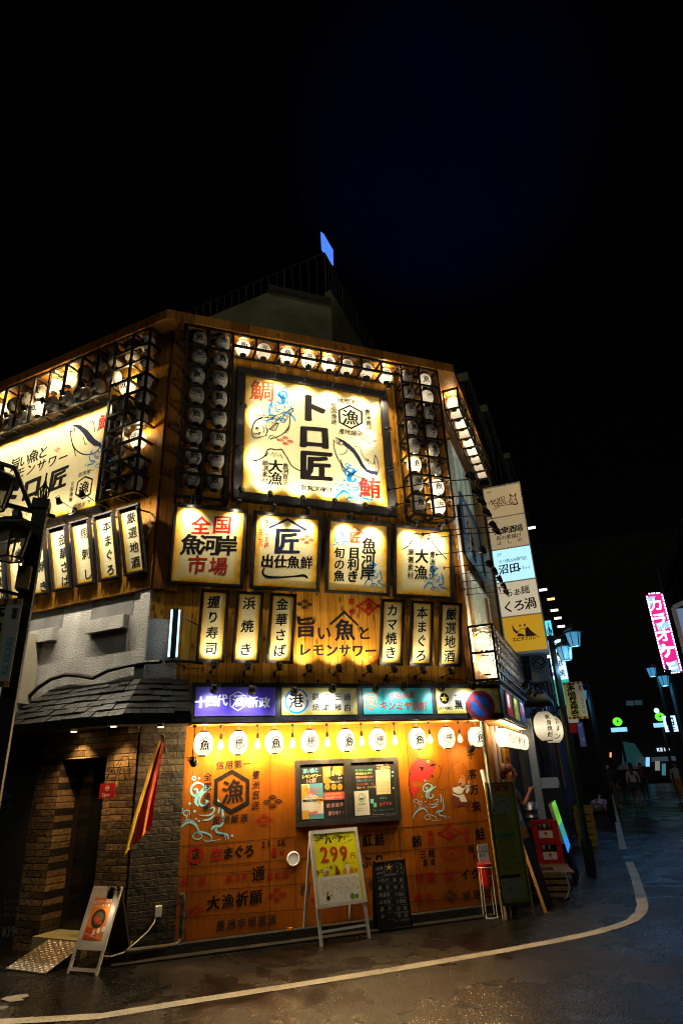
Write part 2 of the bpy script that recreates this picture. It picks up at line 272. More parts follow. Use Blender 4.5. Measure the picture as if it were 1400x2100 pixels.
# ------------------------------------------------------------------ mesh builder
class MB:
    def __init__(s): s.v = []; s.f = []; s.m = []; s.mats = []; s.uv = {}
    def mi(s, m):
        if m not in s.mats: s.mats.append(m)
        return s.mats.index(m)
    def add(s, vs, fs, m):
        o = len(s.v); s.v += [tuple(v) for v in vs]; k = s.mi(m)
        for f in fs: s.f.append([i + o for i in f]); s.m.append(k)
        return s
    def box(s, x0, x1, y0, y1, z0, z1, m):
        vs = [(x, y, z) for z in (z0, z1) for y in (y0, y1) for x in (x0, x1)]
        return s.add(vs, [(0, 2, 3, 1), (4, 5, 7, 6), (0, 1, 5, 4), (2, 6, 7, 3), (0, 4, 6, 2), (1, 3, 7, 5)], m)
    def hexa(s, b, t, m):
        """8-corner solid: bottom ring b (4), top ring t (4)"""
        return s.add(list(b) + list(t), [(3, 2, 1, 0), (4, 5, 6, 7)] + [(i, (i + 1) % 4, 4 + (i + 1) % 4, 4 + i) for i in range(4)], m)
    def prism(s, ring, d, m):
        """extrude a closed 3D ring by vector d"""
        n = len(ring); r = [Vector(p) for p in ring]; d = Vector(d)
        return s.add(r + [p + d for p in r], [tuple(range(n - 1, -1, -1)), tuple(range(n, 2 * n))] + [(i, (i + 1) % n, n + (i + 1) % n, n + i) for i in range(n)], m)
    def bar(s, p, q, w, m, h=None):
        p, q = Vector(p), Vector(q); d = (q - p).normalized(); h = h or w
        a = d.cross(Vector((0, 0, 1)))
        if a.length < 1e-3: a = Vector((1, 0, 0))
        a.normalize(); b = a.cross(d)
        ring = [(-w / 2, -h / 2), (w / 2, -h / 2), (w / 2, h / 2), (-w / 2, h / 2)]
        return s.hexa([p + a * i + b * j for i, j in ring], [q + a * i + b * j for i, j in ring], m)
    def tube(s, pts, r, m, n=8, caps=True):
        pts = [Vector(p) for p in pts]; rs = r if isinstance(r, (list, tuple)) else [r] * len(pts)
        vs = []; fs = []; pa = None
        for i, p in enumerate(pts):
            d = (pts[min(i + 1, len(pts) - 1)] - pts[max(i - 1, 0)]).normalized()
            a = pa - d * pa.dot(d) if pa else d.cross(Vector((0, 0, 1)))
            if a.length < 1e-3: a = d.cross(Vector((0, 1, 0)))
            a.normalize(); pa = a; b = a.cross(d)
            for k in range(n):
                t = 2 * math.pi * k / n; vs.append(p + (a * math.cos(t) + b * math.sin(t)) * rs[i])
        for i in range(len(pts) - 1):
            for k in range(n): fs.append((i * n + k, i * n + (k + 1) % n, (i + 1) * n + (k + 1) % n, (i + 1) * n + k))
        if caps: fs.append(tuple(range(n))); fs.append(tuple(range((len(pts) - 1) * n, len(pts) * n))[::-1])
        return s.add(vs, fs, m)
    def lathe(s, prof, c, m, n=20, axis=(0, 0, 1), close=True):
        """prof: (radius, distance along the axis)"""
        ax = Vector(axis).normalized(); a = ax.orthogonal().normalized(); b = ax.cross(a); c = Vector(c)
        vs = []; fs = []
        for r, h in prof:
            for k in range(n):
                t = 2 * math.pi * k / n; vs.append(c + ax * h + (a * math.cos(t) + b * math.sin(t)) * max(r, 1e-4))
        for i in range(len(prof) - 1):
            for k in range(n): fs.append((i * n + k, i * n + (k + 1) % n, (i + 1) * n + (k + 1) % n, (i + 1) * n + k))
        if close: fs.append(tuple(range(n))[::-1]); fs.append(tuple(range((len(prof) - 1) * n, len(prof) * n)))
        return s.add(vs, fs, m)
    def ball(s, c, r, m, n=12, sq=(1, 1, 1)):
        k = n // 2; o = len(s.v)
        s.lathe([(r * math.sin(math.pi * i / k), -r * math.cos(math.pi * i / k)) for i in range(k + 1)], (0, 0, 0), m, n, close=False)
        for i in range(o, len(s.v)):
            v = s.v[i]; s.v[i] = (c[0] + v[0] * sq[0], c[1] + v[1] * sq[1], c[2] + v[2] * sq[2])
        return s
    def panel(s, x0, x1, z0, z1, y, m):
        """a face looking along -Y that carries its edge distances"""
        i = len(s.f); s.add([(x0, y, z0), (x1, y, z0), (x1, y, z1), (x0, y, z1)], [(0, 1, 2, 3)], m)
        W, H = x1 - x0, z1 - z0
        s.uv[i] = ([(0, 0), (W, 0), (W, H), (0, H)], [(W, H), (0, H), (0, 0), (W, 0)]); return s
    def poly(s, pts, y, m):
        return s.add([(x, y, z) for x, z in pts], [tuple(range(len(pts)))], m)
    def ribbon(s, pts, w, y, m, closed=False, smooth=True):
        """brush stroke on the XZ plane; w: one width or one per point"""
        ws = list(w) if isinstance(w, (list, tuple)) else [w] * len(pts)
        if smooth and len(pts) > 2: pts, ws = catmull(pts, ws, closed)
        n = len(pts); vs = []
        for i in range(n):
            a = pts[(i - 1) % n] if closed else pts[max(i - 1, 0)]; b = pts[(i + 1) % n] if closed else pts[min(i + 1, n - 1)]
            dx, dz = b[0] - a[0], b[1] - a[1]; L = math.hypot(dx, dz) or 1e-6
            nx, nz = -dz / L * ws[i] / 2, dx / L * ws[i] / 2
            vs += [(pts[i][0] + nx, y, pts[i][1] + nz), (pts[i][0] - nx, y, pts[i][1] - nz)]
        fs = [(2 * i, 2 * i + 1, 2 * i + 3, 2 * i + 2) for i in range(n - 1)]
        if closed: fs.append((2 * n - 2, 2 * n - 1, 1, 0))
        return s.add(vs, fs, m)
    def glyph(s, ch, c, size, y, m, rot=0.0, bold=.02, brush=True, sx=1.0):
        vs, fs = glyph_mesh(ch, bold, brush)
        if not vs: return s
        ca, sa = math.cos(rot), math.sin(rot); out = []
        for x, z, j in vs:
            x, z = x * size * sx, z * size
            out.append((c[0] + x * ca - z * sa, y - j, c[1] + x * sa + z * ca))
        return s.add(out, fs, m)
    def build(s, name, parent=None, smooth=False, loc=None, props=None):
        me = bpy.data.meshes.new(name); me.from_pydata(s.v, [], s.f)
        for m in s.mats: me.materials.append(m)
        me.polygons.foreach_set('material_index', s.m)
        if s.uv:
            for key, k in (('d1', 0), ('d2', 1)):
                ul = me.uv_layers.new(name=key)
                for fi, uvs in s.uv.items():
                    for li, co in zip(me.polygons[fi].loop_indices, uvs[k]): ul.data[li].uv = co
        if smooth:
            me.polygons.foreach_set('use_smooth', [True] * len(me.polygons))
        me.update()
        return link(name, me, parent, loc, props)
def link(name, me, parent=None, loc=None, props=None):
    o = bpy.data.objects.new(name, me); COL.objects.link(o)
    if parent: o.parent = parent
    if loc: o.location = loc
    for k, v in (props or {}).items(): o[k] = v
    return o
def catmull(pts, ws, closed=False, k=5):
    P = [(*p, w) for p, w in zip(pts, ws)]; n = len(P); out = []
    for i in range(n if closed else n - 1):
        g = (lambda j: P[j % n]) if closed else (lambda j: P[min(max(j, 0), n - 1)])
        a, b, c, d = g(i - 1), g(i), g(i + 1), g(i + 2)
        for q in range(k):
            t = q / k
            out.append(tuple(.5 * (2 * b[e] + (c[e] - a[e]) * t + (2 * a[e] - 5 * b[e] + 4 * c[e] - d[e]) * t * t + (3 * b[e] - a[e] - 3 * c[e] + d[e]) * t ** 3) for e in range(3)))
    if not closed: out.append(P[-1])
    return [o[:2] for o in out], [max(o[2], 1e-4) for o in out]
_GL = {}
def _raw(ch, off):
    cu = bpy.data.curves.new('t', 'FONT'); cu.body = ch; cu.size = 1; cu.offset = off; cu.resolution_u = 2; cu.fill_mode = 'FRONT'
    o = bpy.data.objects.new('t', cu); me = bpy.data.meshes.new_from_object(o)
    r = [(v.co.x, v.co.y) for v in me.vertices], [tuple(p.vertices) for p in me.polygons]
    bpy.data.objects.remove(o); bpy.data.curves.remove(cu); bpy.data.meshes.remove(me)
    return r
def glyph_mesh(ch, bold=.02, brush=True):
    """one character centred on 0,0 in a unit em; brush: heavier uprights, rising strokes, uneven weight"""
    key = (ch, round(bold, 3), brush)
    if key in _GL: return _GL[key]
    v0, fs = _raw(ch, 0.0)
    if not v0: _GL[key] = ([], []); return _GL[key]
    bold = min(bold, .05 if len(v0) < 36 else .028 if len(v0) < 75 else .018 if len(v0) < 110 else .011)
    f1 = [list(f) for f in fs]; V1 = [(x, y, 0.0) for x, y in v0]
    if bold > 0:                              # thicken: a rim of quads outside every outline edge
        cnt = {}
        for f in fs:
            for i in range(len(f)): e = (f[i], f[(i + 1) % len(f)]); cnt.setdefault(tuple(sorted(e)), []).append((e, f))
        nv = {}; rg = random.Random(ord(ch))
        for k_, l in cnt.items():
            if len(l) != 1: continue
            (p, q), f = l[0]; P, Q = Vector(v0[p]), Vector(v0[q]); d = Q - P
            if d.length < 1e-6: continue
            n = Vector((d.y, -d.x)).normalized(); c = sum((Vector(v0[i]) for i in f), Vector((0, 0))) / len(f)
            if n.dot(c - (P + Q) / 2) > 0: n = -n
            kx, ky = (1.25, .75) if brush else (1, 1)
            w = Vector((n.x * bold * kx, n.y * bold * ky)); j = rg.uniform(.0001, .0004); o = len(V1)
            V1 += [(*P, j), (*Q, j), (*(Q + w), j), (*(P + w), j)]; f1.append([o, o + 1, o + 2, o + 3])
            nv.setdefault(p, []).append(w); nv.setdefault(q, []).append(w)
        for p, ws in nv.items():
            if len(ws) == 2:
                P = Vector(v0[p]); j = rg.uniform(.0001, .0004); o = len(V1); m_ = (ws[0] + ws[1]) * .62
                V1 += [(*P, j), (*(P + ws[0]), j), (*(P + m_), j), (*(P + ws[1]), j)]; f1.append([o, o + 1, o + 2, o + 3])
    xs = [p[0] for p in v0]
    wide = ord(ch) > 0x2e00
    cx = .5 if wide else (min(xs) + max(xs)) / 2; cy = .375 if wide else .36
    out = []; sd = ord(ch) * .37
    for x, y, j in V1:
        x -= cx; y -= cy
        if brush:
            x += .022 * noise.noise(Vector((x * 2.2 + sd, y * 2.2, 0))) + .03 * y; y += .03 * noise.noise(Vector((x * 2 + sd, y * 2, 5))) + .07 * x
        out.append((x, y, j))
    _GL[key] = (out, f1); return _GL[key]
# ------------------------------------------------------------------ things, frames, pixels on real planes
WM_OF = {}
def thing(name, label, cat, M=None, group=None):
    o = bpy.data.objects.new(name, None); COL.objects.link(o); o.empty_display_size = .1
    if M is not None: o.matrix_world = M
    WM_OF[o.name] = M.copy() if M is not None else Matrix.Identity(4)
    o['label'] = label; o['category'] = cat
    if group: o['group'] = group
    return o
def tag(o, label, cat, group=None):
    o['label'] = label; o['category'] = cat
    if group: o['group'] = group
    return o
class Frame:
    """a wall: local x runs to the right as seen from outside, -y points out of the wall"""
    def __init__(s, A, deg): s.M = Matrix.Translation((A[0], A[1], 0)) @ Matrix.Rotation(R_(deg), 4, 'Z')
    def at(s, x, z, off=0.0, tilt=0.0, turn=0.0):
        return s.M @ Matrix.Translation((x, -off, z)) @ Matrix.Rotation(turn, 4, 'Z') @ Matrix.Rotation(tilt, 4, 'X')
FF, FL, FR = Frame((0, D), 0), Frame((.3, D), -45.75), Frame((4.82, D), 49.03)
def on_plane(M, px, py, y=0.0):
    """where the line of sight through a pixel of the photograph meets the local plane y of M: local (x, z)"""
    Mi = M.inverted(); o = Mi @ EYE; d = Mi.to_3x3() @ ray(px, py)
    t = (y - o.y) / d.y; p = o + d * t
    return p.x, p.z
def on_ground(px, py, z=0.0):
    d = ray(px, py); t = (z - CAM_H) / d.z; p = EYE + d * t
    return Vector((p.x, p.y, z))
def sight(px, py, hd):
    """point on the line of sight at horizontal distance hd from the camera"""
    d = ray(px, py); return EYE + d * (hd / math.hypot(d.x, d.y))
ZO = dict(B=(500, 740, 4.6667), a=(330, 1010, 2.2222), W=(340, 1540, 5.0), F=(820, 1520, 7.368), M=(600, 1540, 5.385), A=(620, 1680, 5.8333),
          C=(380, 1390, 4.1176), c=(340, 1380, 1.8182), d=(340, 1680, 1.8182), L=(0, 1000, 4.375), R=(880, 720, 3.0), Q=(940, 1260, 4.6667), P=(940, 1520, 4.375),
          K=(1080, 1180, 4.375), S=(1160, 1500, 5.25), D=(0, 1480, 3.3333), l=(0, 600, 2.8), t=(330, 600, 2.0588), p=(0, 0, 1.0), g=(0, 1000, 3.3333), r=(330, 440, 2.2222))
def Z(k, x, y): a = ZO[k]; return a[0] + x / a[2], a[1] + y / a[2]
class Art:
    """draws on the local plane y of M with coordinates read off an enlargement of the photograph"""
    def __init__(s, M, y, z, mb=None): s.M, s.y, s.z = M, y, z; s.b = mb or MB()
    def pt(s, p): return on_plane(s.M, *Z(s.z, *p), s.y)
    def size(s, p, h):
        a, b = s.pt((p[0], p[1] - h / 2)), s.pt((p[0], p[1] + h / 2)); return math.hypot(a[0] - b[0], a[1] - b[1])
    def text(s, st, p, q, h, m, bold=.02, brush=True, rot=0.0, sx=1.0, y=None):
        a, b = s.pt(p), s.pt(q); sz = s.size(p, h); n = max(len(st) - 1, 1)
        for i, ch in enumerate(st):
            if ch != ' ': s.b.glyph(ch, (a[0] + (b[0] - a[0]) * i / n, a[1] + (b[1] - a[1]) * i / n), sz, s.y if y is None else y, m, rot, bold, brush, sx)
        return s
    def stroke(s, pts, w, m, closed=False, smooth=True, y=None):
        k = s.size(pts[0], 10) / 10; ws = [x * k for x in w] if isinstance(w, (list, tuple)) else w * k
        s.b.ribbon([s.pt(p) for p in pts], ws, s.y if y is None else y, m, closed, smooth); return s
    def poly(s, pts, m, y=None): s.b.poly([s.pt(p) for p in pts], s.y if y is None else y, m); return s
    def ring(s, c, r, w, m, n=20, y=None, a0=0, a1=360):
        k = s.size(c, 10) / 10; C = s.pt(c); full = a1 - a0 >= 360
        pts = [(C[0] + r * k * math.cos(R_(a0 + (a1 - a0) * i / n)), C[1] + r * k * math.sin(R_(a0 + (a1 - a0) * i / n))) for i in range(n if full else n + 1)]
        s.b.ribbon(pts, w * k, s.y if y is None else y, m, full, False); return s
    def dot(s, c, r, m, n=12, y=None):
        k = s.size(c, 10) / 10; C = s.pt(c)
        s.b.poly([(C[0] + r * k * math.cos(2 * math.pi * i / n), C[1] + r * k * math.sin(2 * math.pi * i / n)) for i in range(n)], s.y if y is None else y, m); return s
    def fans(s, c, w, m):
        k = s.size(c, 10) / 10 * w; C = s.pt(c)
        for dx, dz in ((0, .20), (-.29, 0), (.29, 0), (0, -.2)):
            for r in (.21, .135, .065):
                pts = [(C[0] + k * (dx + r * math.cos(R_(a))), C[1] + k * (dz - .1 + r * math.sin(R_(a)))) for a in range(20, 161, 20)]
                s.b.ribbon(pts, k * .04, s.y, m, False, False)
        return s
    def hexring(s, pts, w, m):
        P = [s.pt(p) for p in pts]; C = (sum(p[0] for p in P) / 6, sum(p[1] for p in P) / 6)
        f = 1 - w; n = len(P); Q = [(C[0] + (p[0] - C[0]) * f, C[1] + (p[1] - C[1]) * f) for p in P]
        s.b.add([(x, s.y, z) for x, z in P + Q], [(i, (i + 1) % n, n + (i + 1) % n, n + i) for i in range(n)], m); return s
    def waves(s, x0, y0, x1, y1, m, flip=False, wk=1.0):
        for kind, pts, w in WAVE:
            g = lambda p: (x0 + ((690 - p[0]) if flip else (p[0] - 90)) / 600 * (x1 - x0), y0 + (p[1] - 255) / 670 * (y1 - y0))
            sc = (x1 - x0) / 600 * wk
            if kind == 's': s.stroke([g(p) for p in pts], [w * sc * (.45 if i in (0, len(pts) - 1) else 1) for i in range(len(pts))], m)
            elif kind == 'o': s.ring(g(pts), w * sc, w * .6 * sc, m, 12)
            else: s.dot(g(pts), w * sc, m)
        return s
WAVE = [('o', (290, 280), 19), ('d', (343, 280), 12), ('d', (245, 540), 15), ('d', (298, 618), 15), ('d', (130, 693), 12), ('d', (312, 695), 11), ('d', (340, 718), 11), ('d', (680, 868), 14),
        ('s', [(372, 338), (318, 326), (268, 368), (262, 425), (295, 458), (325, 432), (316, 392), (284, 398)], 24),
        ('s', [(372, 338), (405, 372), (360, 425), (322, 470), (308, 525), (335, 565)], 34),
        ('s', [(470, 370), (420, 398), (362, 460), (345, 530), (385, 562), (430, 520), (400, 500)], 22),
        ('s', [(430, 600), (492, 580), (492, 622), (440, 660), (345, 658)], 15), ('s', [(380, 712), (450, 700), (500, 655)], 20),
        ('s', [(530, 490), (552, 560), (538, 640)], 24), ('s', [(575, 555), (585, 640), (592, 715), (562, 768), (520, 768), (482, 785), (470, 815)], 24),
        ('s', [(530, 770), (518, 826), (582, 848), (632, 860), (642, 908)], 20), ('s', [(500, 790), (505, 815)], 12), ('s', [(540, 850), (600, 860), (615, 908)], 12),
        ('s', [(104, 640), (106, 598), (150, 578), (178, 608), (162, 640), (132, 636), (135, 612)], 9), ('s', [(250, 655), (236, 612), (196, 616), (184, 648), (216, 668), (226, 642)], 11),
        ('s', [(222, 668), (210, 700), (235, 725)], 9),
        ('s', [(90, 892), (122, 820), (182, 758), (242, 730), (302, 752), (342, 822)], 24), ('s', [(165, 740), (230, 705), (300, 722)], 9),
        ('s', [(342, 822), (292, 848), (285, 890), (330, 906), (372, 882), (362, 850), (332, 852)], 13), ('s', [(272, 868), (330, 830), (402, 838), (462, 868), (472, 916)], 16),
        ('s', [(388, 900), (420, 926), (562, 908)], 9)]
def aim(p, q):
    return (Vector(q) - Vector(p)).to_track_quat('-Z', 'Y')
def spot(parent, p, q, energy, angle=95, col=WARM, blend=.7, radius=.025, name='lamp_light'):
    l = bpy.data.lights.new(name, 'SPOT'); l.energy = energy; l.color = col; l.spot_size = R_(angle); l.spot_blend = blend; l.shadow_soft_size = radius
    o = bpy.data.objects.new(name, l); COL.objects.link(o); o.parent = parent; o.location = p; o.rotation_mode = 'QUATERNION'; o.rotation_quaternion = aim(p, q)
    return o
ORD = ['first', 'second', 'third', 'fourth', 'fifth', 'sixth', 'seventh', 'eighth', 'ninth', 'tenth', 'eleventh', 'twelfth']
def floodlight(M, anchor, head, target, label, energy, group='spotlights on the restaurant front', angle=100, col=WARM, lens=None, r=.038, length=.085, thin=.006, gap=0.0):
    """clamp spotlight: wall plate, bent arm, can-shaped head with fins and lens; local coordinates of M"""
    a, h, q = Vector(anchor), Vector(head), Vector(target)
    t = thing('spotlight', label, 'spotlight', M @ Matrix.Translation(a), group)
    h -= a; q -= a; d = (q - h).normalized()
    MB().lathe([(.022, 0), (.022, .012)], (0, -.001, 0), M_BLACK, 8, (0, -1, 0)).build('mount_plate', t)
    MB().tube([(0, 0, 0), (0, h.y * .55, h.z * .35), h - d * .03 + Vector((0, 0, .0))], thin, M_BLACK, 6).build('arm', t)
    b = MB(); c = h - d * length * .5
    b.lathe([(r * .55, -.012), (r * .72, 0), (r * .8, length * .35), (r * .98, length * .45), (r, length), (r * .9, length), (r * .86, length * .7)], c, M_BLACK, 12, d)
    s = d.cross(Vector((0, 0, 1)))
    s = s.normalized() if s.length > .05 else Vector((1, 0, 0))
    for k in (-1, 1): b.bar(c + s * k * r * 1.12 + d * length * .55, c + s * k * r * 1.12 - d * .03, .006, M_BLACK)
    b.bar(c + s * r * 1.12 - d * .03, c - s * r * 1.12 - d * .03, .006, M_BLACK)
    b.build('housing', t)
    MB().lathe([(r * .84, 0), (r * .84, .004)], c + d * length * .82, lens or M_LENS, 12, d).build('lens', t)
    if energy: spot(t, c + d * (length + .012), q, energy, angle, col, .8, r * .7)
    return t
# ------------------------------------------------------------------ ground and road
def sheet(name, pts, z, m, kind='structure'):
    o = MB().add([(x, y, z) for x, y in pts], [tuple(range(len(pts)))], m).build(name); o['kind'] = kind; return o
M_ASPH = asphalt_mat()
M_LINE = paint_mat('worn_white_road_paint', (.62, .58, .48))
gr = MB().add([(-400, -400, 0), (400, -400, 0), (400, 400, 0), (-400, 400, 0)], [(0, 1, 2, 3)], M_ASPH).build('road'); gr['kind'] = 'structure'
def road_line(name, pts, w):
    b = MB(); P0 = [Vector((p.x, p.y)) for p in pts]; vs = []; P = []; rl_ = random.Random(len(pts))
    for i in range(len(P0) - 1):
        n_ = max(1, int((P0[i + 1] - P0[i]).length / .12)); P += [P0[i].lerp(P0[i + 1], k / n_) for k in range(n_)]
    P.append(P0[-1])
    for i, p in enumerate(P):
        d = (P[min(i + 1, len(P) - 1)] - P[max(i - 1, 0)]).normalized(); n = Vector((-d.y, d.x)) * w / 2 * rl_.uniform(.94, 1.04)
        vs += [(p.x + n.x, p.y + n.y, .004), (p.x - n.x, p.y - n.y, .004)]
    b.add(vs, [(2 * i, 2 * i + 1, 2 * i + 3, 2 * i + 2) for i in range(len(P) - 1)], M_LINE)
    o = b.build(name); o['kind'] = 'structure'; return o
g = on_ground
line_pts = [g(-260, 2150), g(-60, 2100), g(205, 2085), g(400, 2053), g(600, 2022), g(800, 1990), g(1000, 1956), g(1130, 1932), g(1215, 1914), g(1265, 1900), g(1296, 1888), g(1313, 1872), g(1317, 1856), g(1311, 1830), g(1302, 1800), g(1289, 1768)]
road_line('road_edge_line', line_pts, .135)
road_line('street_edge_line', [g(1277, 1742), g(1270, 1710), g(1264, 1680), g(1258, 1652), g(1253, 1628)], .14)
M_PATCH = mat('dark_repair_asphalt', (.010, .010, .011), .3, var=.4, scale=60, bump=.8, bscale=90)
sheet('road_patch', [tuple(g(x, y).xy) for x, y in ((1085, 1768), (1278, 1767), (1273, 1744), (1100, 1748))], .003, M_PATCH)
sheet('road_seam', [tuple(g(x, y).xy) for x, y in ((1190, 1812), (1400, 1811), (1400, 1813.5), (1190, 1815))], .003, M_PATCH)
for q in (((2, 2050), (14, 2045), (38, 2041), (56, 2039), (60, 2044), (44, 2049), (52, 2052), (20, 2056)), ((-20, 2068), (12, 2063), (20, 2066), (4, 2072), (-20, 2075))): sheet('worn_paint_patch', [tuple(g(x, y).xy) for x, y in q], .0045, paint_mat('scuffed_road_paint', (.30, .28, .23)))
# ------------------------------------------------------------------ the restaurant building
bld = thing('restaurant_building', 'corner restaurant clad in lit cedar planks with lantern racks and painted plywood front', 'building', Matrix.Translation((2.5, D, 0)))
def part_at(b, name, M, parent=None, smooth=False):
    """link a part whose own axes are M (world) under its thing or part"""
    parent = parent or bld
    o = b.build(name, parent, smooth); o.matrix_basis = WM_OF[parent.name].inverted() @ M; WM_OF[o.name] = M.copy(); return o
def corner(o, side):                     # plan position of the facade corner at offset o
    return (.3 - .422 * o, D - o) if side == 0 else (4.82 + .456 * o, D - o)
ZT = 8.0
WM = Matrix.Identity(4)
fw = MB().box(.66, 4.82, 0, .12, 2.5, ZT, M_WALL).box(.30, .66, 0, .12, 3.55, ZT, M_WALL)
front_wall = part_at(fw, 'front_cladding', FF.M)
part_at(MB().box(.30, .66, .004, .12, 2.5, 3.55, M_STUCCO), 'stucco_pier', FF.M)
part_at(MB().box(.305, .60, -.055, -.001, 3.92, ZT - .001, M_BEAM), 'corner_post', FF.M)
part_at(MB().box(4.70, 4.815, -.03, -.001, 2.72, ZT - .001, M_BEAM), 'corner_post', FF.M)
ply = part_at(MB().box(.82, 4.815, 0, .10, .10, 2.499, M_PLY), 'plywood_front', FF.M)
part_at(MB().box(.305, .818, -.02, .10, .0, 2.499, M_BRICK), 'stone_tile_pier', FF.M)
# left street side: cedar band above, stucco below
part_at(MB().box(-9, -.004, -.05, .08, 3.93, ZT, M_WALL), 'side_cladding', FL.M)
st = MB().box(-9, -.004, 0, .12, 2.2, 3.929, M_STUCCO).box(-.16, -.003, -.03, -.001, 2.2, 3.925, M_STUCCO)
part_at(st, 'stucco_wall', FL.M)
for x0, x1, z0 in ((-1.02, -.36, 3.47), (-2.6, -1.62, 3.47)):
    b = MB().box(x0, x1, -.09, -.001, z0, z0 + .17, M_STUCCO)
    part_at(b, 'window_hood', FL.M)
    part_at(MB().box(x0 - .02, x1 + .06, -.004, -.002, z0 + .17, 3.928, mat('grey_hood_shade', (.16, .155, .15), .8, var=.3, scale=4)), 'hood_shade_patch', FL.M)  # grey patch painted where the cladding shades the stucco above the hood
# right street side
rw = MB().box(.004, 3.9, 0, .1, 2.4, ZT, M_WALL)
part_at(rw, 'street_cladding', FR.M)
M_PANE = mat('curtained_lit_pane', (.28, .32, .26), .25, emit=(.55, .75, .55), strength=.16, var=.25, scale=6)
def window(x0, x1, z0, z1):
    f = MB(); w = .06
    f.box(x0, x1, -.05, -.001, z1 - w, z1, M_SILVER).box(x0, x1, -.05, -.001, z0, z0 + w, M_SILVER)
    f.box(x0, x0 + w, -.05, -.001, z0 + w, z1 - w, M_SILVER).box(x1 - w, x1, -.05, -.001, z0 + w, z1 - w, M_SILVER)
    n = 3
    for i in range(1, n): x = x0 + (x1 - x0) * i / n; f.box(x - .02, x + .02, -.045, -.001, z0 + w, z1 - w, M_SILVER)
    o = part_at(f, 'window', FR.M); MB().box(x0 + w, x1 - w, -.012, -.002, z0 + w, z1 - w, M_PANE).build('pane', o); return o
window(.30, 2.15, 5.75, 6.95); window(.55, 2.5, 3.62, 4.62)
part_at(MB().box(.05, 2.6, -.045, -.001, 7.0, 7.14, M_BEAM).box(2.2, 2.34, -.045, -.001, 3.3, 6.999, M_BEAM), 'window_casing', FR.M)
# printed corner board beside the windows
b = MB(); b.box(.02, .26, -.02, -.001, 3.1, 6.7, M_WHITE); cb = part_at(b, 'printed_corner_board', FR.M)
a = Art(FR.M, -.022, 'R'); 
for i in range(9): a.stroke([(112 + i * 10, 800 + i * 70), (125 + i * 9, 830 + i * 72), (118 + i * 10, 850 + i * 72)], 9, (M_BLUE, M_ORG, mat('yellow_ink', (.80, .58, .02), .5))[i % 3])
a.b.build('wave_print', cb)
# eave: mitred fascia and boarded soffit round the corner
def eave(o0, o1, z0, z1, m, name):
    b = MB()
    def seg(p, q, r, s): b.hexa([(*p, z0), (*q, z0), (*r, z0), (*s, z0)], [(*p, z1), (*q, z1), (*r, z1), (*s, z1)], m)
    lx = lambda o, x: tuple((FL.M @ Vector((x, -o, 0)))[:2]); rx = lambda o, x: tuple((FR.M @ Vector((x, -o, 0)))[:2])
    seg(lx(o1, -9), corner(o1, 0), corner(o0, 0), lx(o0, -9)); seg(corner(o1, 0), corner(o1, 1), corner(o0, 1), corner(o0, 0)); seg(corner(o1, 1), rx(o1, 3.9), rx(o0, 3.9), corner(o0, 1))
    return part_at(b, name, WM)
eave(-.05, .31, 8.002, 8.03, M_SOFFIT, 'soffit'); eave(.285, .33, 7.985, 8.15, M_BEAM, 'fascia')
b = MB(); rp = [tuple((FL.M @ Vector((-9, .3, 0)))[:2]), corner(.29, 0), corner(.29, 1), tuple((FR.M @ Vector((3.9, .3, 0)))[:2]), (4.5, 17), (-3, 17)]
b.prism([(x, y, 8.035) for x, y in rp], (0, 0, .1), M_CONC); part_at(b, 'roof', WM)
# set-back concrete storey with its railing
MP = FF.at(0, 0, -.8)
pl, pr = on_plane(MP, 552, 597), on_plane(MP, 676, 626)
zt = (pl[1] + pr[1]) / 2; y0 = D + .8
lv, rv = Vector((-.6977, .7163, 0)), Vector((.6556, .7551, 0))
A0, A1 = Vector((pl[0], y0, 8.1)), Vector((pr[0], y0, 8.1)); A2 = A1 + rv * 5; A3 = A0 + lv * 6
b = MB(); b.prism([A0, A1, A2, A2 + Vector((-6, 4, 0)), A3], (0, 0, zt - 8.1), M_CONC)
ph = part_at(b, 'roof_storey', WM)
zr = on_plane(MP, 676, 595)[1]
b = MB(); n = Vector((rv.y, -rv.x, 0)) * .03
b.prism([A1 + n, A2 + n, A2 - n * 4, A1 - n * 4 + rv * .05], (0, 0, zr - 8.1), M_CONC); part_at(b, 'parapet', WM)
b = MB(); b.prism([A0 - Vector((.03, .08, 0)) + Vector((0, 0, zt - 8.1 + .004)), A1 + Vector((0, -.08, zt - 8.1 + .004)), A1 + Vector((0, .15, zt - 8.1 + .004)), A0 + Vector((-.03, .15, zt - 8.1 + .004))], (0, 0, .10), mat('dark_weathered_concrete', (.05, .05, .04), .85, var=.4, scale=3)); part_at(b, 'coping', WM)
cr = sight(665, 519, 10.3); M_RAIL = mat('weathered_railing', (.05, .047, .036), .6)
rl = thing('roof_railing', 'thin weathered steel railing round the dark rooftop above the restaurant', 'railing', Matrix.Translation((cr.x, cr.y, 8.14)))
H = cr.z - 8.14
b = MB(); b.bar((0, 0, H), tuple(lv * 7 + Vector((0, 0, H))), .03, M_RAIL).bar((0, 0, H), tuple(rv * 6 + Vector((0, 0, H))), .03, M_RAIL); b.build('top_rail', rl)
for i in range(34): MB().bar(lv * i * .21, lv * i * .21 + Vector((0, 0, H - .015)), .022 if i % 5 else .04, M_RAIL).build('baluster', rl)
for i in range(1, 28): MB().bar(rv * i * .21, rv * i * .21 + Vector((0, 0, H - .015)), .022 if i % 5 else .04, M_RAIL).build('baluster', rl)
